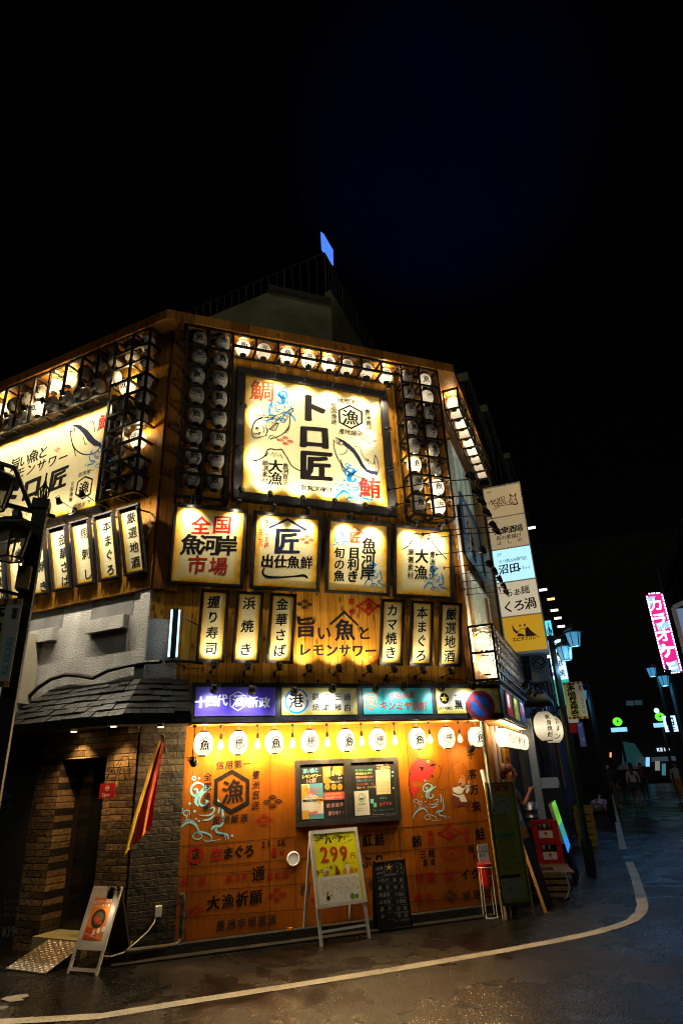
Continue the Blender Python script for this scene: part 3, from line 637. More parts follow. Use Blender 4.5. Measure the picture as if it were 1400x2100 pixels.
# slate lean-to roof round the left corner
b = MB()
ez, tz, oe, ot = 2.34, 2.78, .52, .10
def cnr(o): return corner(o, 0)
lxy = lambda o, x: tuple((FL.M @ Vector((x, -o, 0)))[:2])
rows, rs = 6, random.Random(11)
def slate_course(P, n, t0, t1):
    """P(u, t): plan point and height of the slope; lays n loose slates between two heights"""
    for i in range(n):
        u0, u1 = i / n + .004, (i + 1) / n - .004; dz = rs.uniform(-.006, .010); l0 = .018 + rs.uniform(0, .012); s_ = rs.uniform(-.01, .01)
        a, b_, c, d = P(u0, t0 + s_), P(u1, t0 + s_), P(u1, t1), P(u0, t1)
        up = lambda p, h: (p[0], p[1], p[2] + h + dz)
        b.hexa([up(a, 0), up(b_, 0), up(c, -.012), up(d, -.012)], [up(a, l0), up(b_, l0 * .9), up(c, .004), up(d, .004)], M_SLATE)
def PL(u, t): o = oe + (ot - oe) * t; xl = -1.95 + .45 * t; x = xl + (-.422 * o * 0 + (0 - xl)) * u; q = lxy(o, xl); c = cnr(o); return (q[0] + (c[0] - q[0]) * u, q[1] + (c[1] - q[1]) * u, ez + (tz - ez) * t)
def PF(u, t): o = oe + (ot - oe) * t; c = cnr(o); return (c[0] + (.805 - c[0]) * u, D - o, ez + (tz - ez) * t)
for k in range(rows):
    slate_course(PL, 9 + k % 2, k / rows, (k + 1.15) / rows); slate_course(PF, 4 - k % 2, k / rows, (k + 1.15) / rows)
b.hexa([PL(0, -.02), PL(1, -.02), PL(1, 1), PL(0, 1)], [tuple(Vector(p) + Vector((0, 0, -.02))) for p in (PL(0, -.02), PL(1, -.02), PL(1, 1), PL(0, 1))], M_DARK)
b.hexa([PF(0, -.02), PF(1, -.02), PF(1, 1), PF(0, 1)], [tuple(Vector(p) + Vector((0, 0, -.02))) for p in (PF(0, -.02), PF(1, -.02), PF(1, 1), PF(0, 1))], M_DARK)
part_at(b, 'slate_roof', WM)
b = MB(); b.hexa([(*lxy(.50, -9), 2.27), (*cnr(.50), 2.27), (*cnr(.0), 2.27), (*lxy(.0, -9), 2.27)], [(*lxy(.50, -9), 2.335), (*cnr(.50), 2.335), (*cnr(.0), 2.335), (*lxy(.0, -9), 2.335)], M_DARK)
b.hexa([(*cnr(.50), 2.27), (.81, D - .50, 2.27), (.81, D - .03, 2.27), (*cnr(.03), 2.27)], [(*cnr(.50), 2.335), (.81, D - .50, 2.335), (.81, D - .03, 2.335), (*cnr(.03), 2.335)], M_DARK)
part_at(b, 'canopy_soffit', WM)
b = MB(); b.hexa([(*lxy(.54, -9), 2.25), (*cnr(.54), 2.25), (*cnr(.505), 2.25), (*lxy(.505, -9), 2.25)], [(*lxy(.54, -9), 2.345), (*cnr(.54), 2.345), (*cnr(.505), 2.345), (*lxy(.505, -9), 2.345)], M_BLACK)
b.hexa([(*cnr(.54), 2.25), (.815, D - .54, 2.25), (.815, D - .505, 2.25), (*cnr(.505), 2.25)], [(*cnr(.54), 2.345), (.815, D - .54, 2.345), (.815, D - .505, 2.345), (*cnr(.505), 2.345)], M_BLACK)
part_at(b, 'gutter', WM)
part_at(MB().box(-1.5, -.1, -.12, -.001, 2.74, 2.80, M_BLACK), 'roof_flashing', FL.M)
# door wall on the left street: tiled piers, recess, door
dw = MB(); dx0, dx1, dt = -1.22, -.47, 1.96
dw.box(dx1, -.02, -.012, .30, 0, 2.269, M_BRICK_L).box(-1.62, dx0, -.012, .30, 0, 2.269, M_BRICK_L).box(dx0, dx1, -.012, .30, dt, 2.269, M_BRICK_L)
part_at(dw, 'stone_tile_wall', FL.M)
d = part_at(MB().box(dx0, dx1, .26, .30, .16, dt, M_DOOR).box(dx0 + .10, dx1 - .10, .25, .2599, .3, dt - .12, mat('door_glass', (.008, .008, .008), .15)), 'door', FL.M)
MB().bar((dx1 - .06, .22, .95), (dx1 - .06, .22, 1.25), .018, M_SILVER).build('handle', d)
part_at(MB().box(dx0, dx1, -.1, .26, 0, .16, M_CONC), 'door_step', FL.M)
# dark end of the ground floor with its chalk writing
bbw = part_at(MB().box(-9, -1.625, -.02, .25, 0, 2.269, M_DARK), 'blackboard_wall', FL.M)
M_CH = mat('dim_chalk', (.22, .24, .26), .9); M_CHG = mat('green_chalk', (.03, .20, .13), .9); M_CHB = mat('blue_chalk', (.05, .10, .25), .9)
a = Art(FL.M, -.023, 'D')
a.text('Menu', (48, 172), (84, 166), 40, M_CH, 0, rot=.05)
rr = random.Random(3)
for i in range(9):
    y = 215 + i * 34
    for j in range(5 if i < 7 else 3):
        x = 12 + j * 13 + rr.uniform(-4, 4) - i * 2; a.stroke([(x, y), (x + 5, y - 12), (x + 7, y + 4), (x + 12, y - 8)], 2.2, (M_CHB, M_CH, M_CH)[(i + j) % 3])
a.b.build('chalk_list', bbw); a = Art(FL.M, -.023, 'D')
for i in range(34): 
    x, y = rr.choice([(125, 150), (40, 480), (60, 545)]); a.poly([(x + dx + rr.uniform(-22, 22) * 0 + ox, y + dy + oy) for (ox, oy) in [(rr.uniform(-25, 25), rr.uniform(-40, 40))] for dx, dy in ((0, 0), (5, -9), (10, -8), (6, 1))], M_CHG)
a.b.build('chalk_leaves', bbw); a = Art(FL.M, -.023, 'D')
a.text('¥39', (30, 1440), (92, 1430), 95, M_CH, 0)
a.b.build('chalk_prices', bbw); a = Art(FL.M, -.023, 'D')
for i in range(3):
    for j in range(4): x, y = 30 + j * 28, 1235 + i * 45; a.stroke([(x, y), (x + 8, y - 20), (x + 12, y + 6), (x + 22, y - 12)], 2.5, M_CH)
a.b.build('chalk_drinks_list', bbw)
# kerb
kb = MB().box(.2, 4.95, -.13, -.021, 0, .10, mat('kerb_concrete', (.012, .011, .010), .6, var=.4, scale=6, bump=.5)).build('kerb'); kb.matrix_world = FF.M; kb['kind'] = 'structure'
kb2 = MB().box(.2, 4.6, -.26, -.131, 0, .018, mat('gutter_concrete', (.018, .017, .015), .5, var=.4, scale=5, bump=.4)).build('gutter_strip'); kb2.matrix_world = FF.M; kb2['kind'] = 'structure'
# ------------------------------------------------------------------ murals painted on the restaurant front
a = Art(FF.M, -.003, 'W')
a.waves(90, 255, 690, 925, M_PALE); a.y = -.0045
a.hexring([(680, 188), (859, 295), (856, 545), (668, 648), (490, 540), (498, 293)], .21, M_INK)
a.text('漁', (688, 415), (688, 415), 258, M_INK, .035)
a.text('信用第一', (557, 146), (830, 132), 92, M_INK, .015); a.text('全国漁連', (433, 265), (420, 572), 88, M_INK, .015)
a.text('豊洲直送', (926, 245), (920, 556), 90, M_INK, .015); a.text('産地厳選', (522, 712), (800, 685), 92, M_INK, .015)
a.fans((1095, 525), 225, M_INK); a.fans((1008, 708), 205, M_WINE)
a.b.build('crest_mural', ply)
# red sea bream, line, angler
a = Art(FF.M, -.003, 'F'); M_FISH = mat('fish_red_paint', (.42, .015, .015), .5, var=.25, scale=30)
a.poly([(545, 355), (500, 310), (420, 280), (330, 272), (250, 296), (190, 370), (152, 470), (136, 560), (134, 650), (150, 745), (200, 850), (232, 800), (265, 768), (270, 722), (308, 690), (240, 700), (186, 672), (170, 640), (186, 606), (260, 590), (340, 602), (386, 598), (440, 545), (482, 488), (530, 410)], M_FISH)
a.y = -.0045
a.poly([(545, 352), (500, 338), (465, 352), (440, 374), (452, 386), (500, 378)], M_INK); a.ring((425, 305), 17, 9, mat('gold_paint', (.55, .36, .05), .5)); a.dot((425, 305), 9, M_INK)
a.poly([(272, 385), (365, 392), (322, 470), (310, 415)], M_INK); a.poly([(470, 500), (500, 520), (515, 550), (492, 530), (478, 556)], M_INK)
a.stroke([(238, 245), (280, 262), (330, 276), (420, 280), (500, 312), (548, 355)], 6, M_INK); a.stroke([(330, 272), (200, 370), (140, 560), (150, 740), (200, 855)], [3, 8, 9, 9, 3], M_INK)
a.poly([(182, 345), (268, 250), (330, 272), (250, 298)], M_FISH, -.0035)
for i in range(7): x, y = 152 + i * 5 - (i % 2) * 3, 480 - i * 21; a.poly([(x, y), (x - 20, y - 10), (x + 4, y - 22)], M_FISH, -.0035)
for x, y in ((350, 320), (300, 340), (240, 380), (380, 345), (190, 460), (230, 430), (330, 430), (205, 530)): a.stroke([(x, y), (x + 18, y + 12), (x + 16, y + 34)], 4, M_INK)
a.stroke([(575, 368), (612, 400), (620, 450), (596, 530), (560, 610), (558, 685), (590, 722), (640, 735), (690, 700), (716, 640), (724, 530), (755, 420), (820, 335), (900, 305)], [9, 9, 8, 7, 6, 5, 6, 6, 5, 4, 4, 4, 4, 3], M_INK)
a.stroke([(930, 318), (985, 400), (1012, 470), (1030, 570)], [3, 4, 6, 8], M_INK)
a.waves(190, 575, 750, 1200, M_PALE, False, .75)
SK = mat('painted_skin', (.52, .23, .08), .55); CL = mat('painted_white_cloth', (.66, .62, .55), .55); BR = mat('painted_brown_cloth', (.13, .03, .016), .55)
a.poly([(878, 620), (892, 572), (930, 556), (975, 575), (985, 625), (975, 665), (940, 690), (905, 668)], SK)
a.poly([(906, 560), (912, 515), (940, 505), (980, 530), (996, 570), (980, 602), (960, 575)], mat('painted_cap', (.40, .11, .03), .55), -.005)
a.poly([(784, 722), (800, 698), (850, 690), (895, 672), (940, 705), (975, 690), (985, 665), (1060, 655), (1064, 680), (1010, 700), (960, 735), (938, 790), (880, 802), (810, 770)], CL)
a.poly([(772, 905), (770, 860), (795, 815), (850, 815), (1010, 880), (1056, 885), (1052, 950), (1000, 1002), (960, 985), (928, 950), (905, 980), (868, 992), (805, 962)], BR)
a.poly([(788, 790), (880, 818), (960, 800), (1016, 912), (968, 920), (916, 912), (890, 850), (800, 812)], CL, -.0055)
a.stroke([(1020, 1000), (1040, 1035), (1070, 1055), (990, 1052), (985, 1035)], 5, M_INK); a.stroke([(805, 970), (790, 1010), (750, 1020)], 5, M_INK); a.stroke([(835, 985), (830, 1022)], 4, M_INK)
a.y = -.006
a.poly([(895, 622), (925, 634), (918, 668), (902, 655)], M_INK); a.stroke([(890, 600), (902, 594), (912, 602)], 4, M_INK); a.stroke([(925, 592), (938, 590), (948, 600)], 4, M_INK)
a.stroke([(878, 625), (895, 668), (940, 692), (975, 664)], 4, M_INK); a.stroke([(784, 722), (800, 698), (895, 672), (940, 705), (1060, 655)], 5, M_INK); a.stroke([(784, 725), (812, 772), (882, 804), (940, 790)], 5, M_INK)
a.poly([(1018, 600), (1036, 592), (1056, 610), (1050, 650), (1022, 645)], SK); a.poly([(1000, 720), (1040, 690), (1050, 740), (1010, 790), (985, 770)], CL)
a.text('千', (1062, 210), (1062, 210), 135, M_INK, .03); a.text('客', (1095, 495), (1095, 495), 150, M_INK, .03); a.text('万', (1118, 735), (1118, 735), 160, M_INK, .03); a.text('来', (1146, 985), (1146, 985), 175, M_INK, .035)
a.b.build('angler_mural', ply)
# ruled price rows on the lower half
a = Art(FF.M, -.003, 'd')
for (x0, y0), (x1, y1) in (((35, 103), (478, 66)), ((690, 52), (866, 34)), ((872, 33), (1205, 4)), ((30, 185), (1205, 92)), ((30, 275), (1210, 190)), ((22, 370), (1215, 288)), ((36, 103), (20, 372)), ((480, 66), (486, 335)), ((868, 34), (888, 300)), ((30, 215), (470, 182))):
    a.stroke([(x0, y0), (x1, y1)], 2.6, M_SOOT, smooth=False)
a.ring((112, 134), 28, 10, M_WINE); a.text('活', (112, 134), (112, 134), 34, M_INK, .02)
a.text('生', (190, 130), (190, 130), 50, M_WINE, .035); a.text('まぐろ', (233, 126), (311, 117), 50, M_INK, .035); a.text('21.5K', (364, 95), (440, 86), 31, M_INK, .02); a.text('8', (403, 124), (403, 124), 44, M_WINE, .04); a.text('尾', (431, 125), (431, 125), 19, M_WINE, .02)
a.text('特選', (74, 236), (136, 229), 33, M_WINE, .02); a.text('秋刀魚', (236, 222), (294, 213), 29, M_WINE, .02); a.text('通', (345, 203), (345, 203), 58, M_INK, .035); a.text('気仙沼', (388, 213), (446, 205), 30, M_WINE, .02)
a.text('大漁祈願', (178, 312), (336, 291), 58, M_INK, .035); a.fans((414, 284), 86, M_WINE); a.fans((114, 342), 72, M_WINE); a.text('豊洲市場直送', (205, 396), (396, 374), 40, M_SOOT, .03); a.fans((560, 300), 60, M_WINE)
a.text('紅鮭', (751, 79), (796, 75), 48, M_INK, .03); a.text('ぶり', (748, 160), (795, 152), 48, M_INK, .03); a.text('柑橘', (520, 262), (600, 258), 48, M_SOOT, .03); a.text('旬', (772, 245), (772, 245), 48, M_SOOT, .03)
a.text('鮪', (935, 82), (935, 82), 48, M_INK, .03); a.text('美味', (985, 53), (988, 83), 28, M_WINE, .03); a.text('漁', (1055, 54), (1055, 54), 34, M_WINE, .03)
for p, q in (((1012, 58), (1062, 15)), ((1048, 15), (1098, 52)), ((1012, 48), (1062, 78)), ((1048, 78), (1098, 44))): a.stroke([p, q], 5, M_WINE, smooth=False)
a.text('必食', (1118, 42), (1121, 72), 28, M_WINE, .03); a.text('鮭', (1170, 54), (1170, 54), 50, M_INK, .03)
a.text('三陸', (958, 131), (990, 127), 33, M_INK, .02); a.text('黒潮', (968, 163), (993, 160), 25, M_INK, .02)
for q in ([(1020, 131), (1063, 104), (1106, 126), (1063, 157)],): a.stroke(q, 5, M_WINE, True, False)
a.text('〆', (1063, 130), (1063, 130), 30, M_WINE, .03); a.text('海老', (1136, 111), (1172, 107), 32, M_INK, .02); a.text('大漁', (1150, 140), (1172, 138), 22, M_INK, .02)
a.text('特級', (945, 218), (987, 214), 42, M_WINE, .03); a.ring((1054, 208), 23, 3, M_WINE); a.text('匠', (1054, 208), (1054, 208), 30, M_WINE, .02); a.text('イクラ', (1115, 206), (1190, 200), 44, M_INK, .035)
a.text('明石', (940, 296), (982, 292), 40, M_WINE, .02); a.fans((1060, 288), 74, M_SOOT); a.text('鯖寿司', (1120, 285), (1195, 278), 40, M_SOOT, .02)
a.b.build('price_row_lettering', ply)
# lettering painted straight on the cedar between the vertical signs
a = Art(FF.M, -.003, 'a')
a.text('旨', (660, 612), (660, 612), 100, M_INK, .03); a.text('い', (742, 640), (742, 640), 72, M_INK, .03); a.text('魚', (838, 626), (838, 626), 100, M_INK, .03); a.text('と', (926, 640), (926, 640), 68, M_INK, .03)
a.stroke([(770, 602), (835, 545), (898, 606)], [9, 16, 9], M_INK, smooth=False)
a.text('レモンサワー', (655, 716), (955, 722), 62, M_INK, .04)
a.fans((655, 512), 72, M_INK); a.fans((955, 755), 78, M_ORG)
a.text('漁', (946, 518), (946, 518), 40, M_WINE, .04); a.text('高級', (868, 497), (871, 544), 30, M_WINE, .03)
for p, q in (((890, 524), (952, 484)), ((940, 484), (998, 526)), ((890, 512), (952, 560)), ((938, 560), (996, 512))): a.stroke([p, q], 8, M_RED, smooth=False)
a.b.build('lemon_sour_mural', front_wall)
# ------------------------------------------------------------------ hanging and wall-mounted signs
def framed(name, label, M, w, h, fw, depth, pm, group, fm=None, back=0.0):
    """black box frame round a printed panel: local x centred, z from 0 up, front towards -y"""
    fm = fm or M_FRAME; t = thing(name, label, 'sign', M, group)
    b = MB(); x, y0 = w / 2, -depth; c = .012
    for (ax, az, bx, bz) in ((-x, 0, x, fw), (-x, h - fw, x, h), (-x, fw, -x + fw, h - fw), (x - fw, fw, x, h - fw)):
        b.box(ax, bx, y0, 0, az, bz, fm)
        b.box(ax + c, bx - c, y0 - c, y0 - .0005, az + c, bz - c, fm)
    b.build('frame', t)
    MB().box(-x + fw, x - fw, -depth + .03, -.004, fw, h - fw, fm).panel(-x + fw + .001, x - fw - .001, fw + .001, h - fw - .001, -depth + .026, pm).build('panel', t)
    if back:
        b = MB()
        for k in (-.32, .32): b.bar((k * w, -.002, h * .93), (k * w, back, h * .9), .018, M_BLACK)
        b.build('bracket', t)
    return t, -depth + .0245
# --- the big square sign
MBIG = FF.at(2.524, 5.257, .003)
big, yb = framed('main_sign', 'huge square sign reading トロ匠 with a sea bream, a tuna and a small mountain in ink', MBIG, 2.512, 2.266, .135, .085, M_PAPER, None)
a = Art(MBIG, yb, 'B')
a.waves(195, 255, 495, 600, M_BLUE, True, 1.35); a.waves(868, 985, 1225, 1360, M_BLUE, False, 1.35)
a.y = yb - .0015
a.text('ト', (655, 455), (655, 455), 285, M_INK, .045); a.text('ロ', (674, 725), (674, 725), 265, M_INK, .045, sx=1.12); a.text('匠', (690, 1005), (690, 1005), 305, M_INK, .04)
a.text('TOROTAKU', (566, 1213), (818, 1236), 66, M_INK, .018, False)
a.text('信用第一', (928, 378), (1100, 402), 56, M_INK, .01); a.text('全国漁連', (857, 425), (862, 583), 52, M_INK, .01); a.text('豊洲直送', (1184, 490), (1197, 650), 54, M_INK, .01); a.text('産地厳選', (937, 674), (1112, 698), 58, M_INK, .01)
a.hexring([(1012, 420), (1134, 486), (1136, 600), (1026, 655), (908, 592), (903, 468)], .15, M_INK); a.text('漁', (1020, 540), (1020, 540), 150, M_INK, .03)
a.fans((398, 768), 138, M_RED); a.fans((1190, 757), 148, M_RED)
a.text('鯛', (178, 285), (178, 285), 205, M_ORG, .03); a.text('鮪', (1205, 1215), (1205, 1215), 205, M_RED, .035)
def bream(a, m):                            # ink drawing of a sea bream
    for pts, w in (([(80, 690), (82, 640), (108, 580), (160, 550), (240, 545), (320, 556), (370, 575), (410, 560), (415, 530), (360, 515)], [6, 10, 12, 10, 8, 7, 6, 5, 4, 3]),
                   ([(320, 515), (400, 492), (472, 455), (446, 520), (440, 580), (425, 645), (370, 700), (300, 735), (250, 742)], [5, 6, 8, 6, 8, 9, 7, 6, 5]),
                   ([(78, 692), (92, 730), (130, 738), (180, 722), (228, 715)], [7, 9, 8, 6, 4]), ([(90, 700), (130, 695), (160, 680), (140, 712)], 7), ([(198, 618), (226, 665), (205, 722)], [4, 11, 4]), ([(170, 612), (196, 655), (182, 700)], [3, 8, 3]),
                   ([(104, 515), (140, 545), (152, 560)], 5), ([(104, 515), (150, 520), (165, 548), (195, 512), (215, 545), (250, 518), (270, 545), (310, 520), (330, 548), (362, 528)], 6),
                   ([(240, 652), (325, 592), (300, 665), (240, 655)], 7), ([(255, 655), (310, 615)], 4), ([(265, 660), (305, 640)], 4), ([(235, 745), (262, 712), (310, 735), (330, 765)], 6), ([(250, 762), (280, 730)], 4),
                   ([(385, 685), (415, 690)], 6), ([(395, 668), (428, 672)], 6), ([(405, 650), (436, 655)], 6), ([(412, 632), (442, 636)], 6), ([(400, 540), (455, 475)], 3), ([(420, 545), (458, 490)], 3)):
        a.stroke(pts, w, m)
    a.dot((126, 645), 12, m); a.ring((126, 645), 20, 3, m)
    for i in range(5):
        for j in range(4): x, y = 205 + j * 30 + (i % 2) * 14, 560 + i * 13 - j * 2; a.stroke([(x, y), (x + 9, y + 9), (x + 18, y + 1)], 3, m)
def tuna(a, m, flip=None):                  # ink drawing of a tuna
    q = flip or (lambda p: p)
    for pts, w in (([(858, 755), (868, 850), (900, 935), (960, 1025), (1060, 1098), (1190, 1132), (1282, 1096)], [5, 7, 8, 8, 7, 7, 6]), ([(858, 755), (890, 790), (905, 798)], 5), ([(880, 730), (895, 775), (910, 800)], 5),
                   ([(985, 800), (990, 850), (960, 890), (910, 895)], [3, 5, 6, 3]), ([(1055, 818), (1112, 832), (1128, 890), (1175, 965)], 6), ([(1178, 935), (1238, 990), (1256, 902), (1288, 1000), (1276, 1085)], 7), ([(1180, 940), (1210, 1010), (1270, 1060)], 6),
                   ([(925, 945), (950, 1020), (962, 1062), (945, 1050), (930, 1000)], 6), ([(1225, 1000), (1262, 1050)], 3), ([(1250, 960), (1268, 1050)], 3), ([(1165, 930), (1185, 965)], 4)):
        a.stroke([q(p) for p in pts], w, m)
    a.poly([q(p) for p in [(880, 728), (960, 764), (1010, 800), (1058, 842), (1110, 920), (1140, 985), (1180, 1040), (1282, 1062), (1278, 1096), (1220, 1085), (1170, 1062), (1120, 1010), (1085, 945), (1050, 890), (1000, 840), (960, 812), (950, 775), (915, 765)]], m)
    a.ring(q((932, 788)), 18, 7, m)
def fuji(a, pts3, zig, m, w):
    for p in pts3: a.stroke(p, w, m)
    a.stroke(zig, w * .7, m, smooth=False)
bream(a, M_INK); a.y = yb - .0025; tuna(a, M_NAVY); a.y = yb - .0015
fuji(a, ([(74, 960), (140, 946), (198, 912), (228, 850)], [(228, 850), (262, 842), (310, 852), (362, 846)], [(362, 846), (412, 925), (465, 1010), (555, 1060)]), [(205, 915), (240, 878), (258, 905), (275, 870), (290, 925), (306, 882), (330, 915), (345, 890), (372, 935)], M_INK, 10)
a.text('大漁', (303, 1008), (298, 1125), 130, M_INK, .03); a.text('厳選素材', (205, 975), (203, 1142), 58, M_INK, .01); a.text('豊洲直送', (398, 1008), (398, 1162), 56, M_INK, .01)
a.b.build('artwork', big)
# --- four square signs
SQ = [('square paper-coloured sign reading 全国魚河岸市場 in red and black', .956), ('square sign with a big blue 匠 under a roof mark above 出仕魚鮮', 2.017), ('square sign reading 魚河岸 目利き 旬の魚 with blue waves', 3.074), ('square sign with an ink mountain above 大漁 and blue waves low on its right', 4.11)]
sq = []
for lab, s in SQ:
    M = FF.at(s, 3.99, .03, .205); t, y = framed('square_sign', lab, M, .975, 1.07, .045, .05, M_PAPER, 'square signs in a row', back=.2); sq.append((M, y - .001, t))
a = Art(sq[0][0], sq[0][1], 'a')
a.text('全国', (183, 150), (280, 146), 88, M_RED, .022); a.text('魚河岸', (140, 236), (302, 242), 98, M_INK, .03); a.text('市場', (165, 328), (262, 336), 88, mat('deep_red_ink', (.36, .008, .006), .5), .024); a.b.build('artwork', sq[0][2])
a = Art(sq[1][0], sq[1][1], 'a')
a.text('匠', (576, 222), (576, 222), 128, M_NAVY, .03); a.stroke([(494, 160), (577, 122), (662, 172)], [9, 12, 12], M_NAVY, smooth=False); a.text('電話一二三四', (482, 132), (481, 240), 22, M_RED, .015); a.text('五六七八', (456, 175), (455, 235), 22, M_RED, .015)
a.fans((665, 216), 68, M_ORG); a.text('出仕魚鮮', (485, 312), (663, 320), 62, M_INK, .035); a.stroke([(472, 343), (463, 362), (480, 382), (540, 386), (610, 382), (650, 378), (668, 390)], [6, 8, 10, 8, 8, 12, 10], M_INK); a.b.build('artwork', sq[1][2])
a = Art(sq[2][0], sq[2][1] + .0005, 'a')
a.waves(778, 165, 862, 245, M_BLUE, True, 1.3); a.waves(925, 305, 1020, 432, M_BLUE, False, 1.4); a.y -= .001
a.text('匠', (884, 205), (884, 205), 54, M_ORG, .035); a.stroke([(848, 184), (884, 154), (922, 188)], [4, 6, 5], M_ORG, smooth=False); a.text('目利き', (880, 275), (873, 382), 58, M_INK, .03); a.text('旬の魚', (813, 275), (812, 380), 54, M_INK, .02); a.text('魚河岸', (948, 240), (941, 364), 72, M_INK, .02); a.b.build('artwork', sq[2][2])
a = Art(sq[3][0], sq[3][1] + .0005, 'a')
a.waves(1196, 322, 1304, 448, M_BLUE, False, 1.4); a.y -= .001
fuji(a, ([(1098, 260), (1132, 237), (1152, 186)], [(1152, 186), (1185, 190), (1216, 185)], [(1216, 185), (1250, 248), (1302, 305)]), [(1132, 232), (1160, 210), (1172, 240), (1185, 205), (1195, 238), (1206, 205), (1222, 240), (1230, 220)], M_INK, 4.5)
a.text('大漁', (1188, 290), (1183, 364), 68, M_INK, .03); a.text('厳選素材', (1138, 270), (1136, 378), 31, M_INK, .01); a.text('豊洲直送', (1236, 282), (1235, 382), 31, M_INK, .01); a.b.build('artwork', sq[3][2])
# --- narrow vertical signs on the front
VS = [(1.053, '握り寿司', (242, 500), (229, 710)), (1.499, '浜焼き', (403, 505), (386, 715)), (1.941, '金華さば', (553, 510), (541, 720)), (3.512, 'カマ焼き', (1054, 537), (1046, 730)), (3.965, '本まぐろ', (1190, 548), (1185, 742)), (4.419, '厳選地酒', (1322, 555), (1314, 745))]
vsn = []
for s, tx, p, q in VS:
    M = FF.at(s, 3.012, .03, .258)
    t, y = framed('vertical_sign', 'narrow vertical sign reading %s above the canopy boards' % tx, M, .354, .90, .036, .05, M_PAPER_S, 'vertical signs on the front', back=.22)
    a = Art(M, y - .001, 'a'); a.text(tx, p, q, 58 if len(tx) > 3 else 60, M_INK, .018); a.b.build('lettering', t); vsn.append(M)
# --- narrow vertical signs on the left side wall
LS = [(-.211, '厳選地酒', (1177, 270), (1217, 668)), (-.655, '本まぐろ', (958, 345), (993, 735)), (-1.092, '馬刺し', (757, 410), (787, 775)), (-1.525, '金華さば', (560, 465), (588, 835)), (-1.96, '浜焼き', (375, 520), (390, 885)), (-2.395, '握り寿司', (170, 600), (220, 905)), (-2.83, 'カマ焼き', (5, 625), (35, 945))]
lsn = []
for s, tx, p, q in LS:
    M = FL.at(s, 4.14, .08, .27)
    t, y = framed('vertical_sign', 'narrow vertical sign reading %s on the side wall above the grey stucco' % tx, M, .36, .90, .036, .05, M_PAPER_S, 'vertical signs on the side wall', back=.24)
    a = Art(M, y - .001, 'L'); a.text(tx, p, q, 105, M_INK, .018); a.b.build('lettering', t); lsn.append(M)
# --- the long sign on the left side wall
MSIDE = FL.at(-2.55, 5.17, .055)
side, ys = framed('side_sign', 'long side-wall sign with a tuna and hexagon crest, cut by the picture edge', MSIDE, 3.2, 1.95, .12, .085, M_PAPER, None)
a = Art(MSIDE, ys - .001, 'l')
a.waves(490, 840, 650, 1005, M_BLUE, True)
a.text('鮪', (605, 735), (605, 735), 90, M_RED, .03); a.text('信用第一', (462, 1045), (535, 1020), 27, M_INK, .01); a.text('全国漁連', (417, 1098), (406, 1190), 26, M_INK, .01); a.text('産地厳選', (430, 1230), (510, 1203), 28, M_INK, .01)
a.hexring([(492, 1052), (536, 1068), (522, 1158), (474, 1190), (432, 1160), (446, 1085)], .15, M_INK); a.text('漁', (483, 1120), (483, 1120), 72, M_INK, .03)
a.text('旨い魚と', (90, 985), (250, 915), 70, M_INK, .02); a.text('レモンサワー', (60, 1055), (365, 945), 62, M_INK, .02); a.text('匠', (335, 1070), (335, 1070), 125, M_INK, .045); a.text('ロ', (185, 1120), (185, 1120), 135, M_INK, .05); a.text('ト', (60, 1180), (60, 1180), 120, M_INK, .05); a.text('TOROTAKU', (75, 1295), (275, 1225), 30, M_INK, 0, False)
a.fans((330, 903), 42, M_RED); a.fans((20, 1305), 60, M_RED)
for pts, w in (([(405, 790), (415, 860), (440, 905), (490, 930), (545, 920), (582, 880)], 5), ([(420, 760), (450, 775), (475, 800)], 4), ([(500, 750), (535, 740), (545, 800)], 4), ([(405, 795), (430, 800), (425, 768)], 4), ([(435, 940), (428, 900), (415, 870)], 5), ([(480, 830), (490, 870), (500, 865)], 4)): a.stroke(pts, w, M_INK)
a.y -= .0012; a.poly([(420, 757), (465, 762), (505, 790), (545, 840), (585, 868), (583, 885), (540, 880), (505, 850), (480, 810), (455, 785)], M_NAVY); a.ring((432, 772), 6, 3, M_INK)
a.b.build('artwork', side)
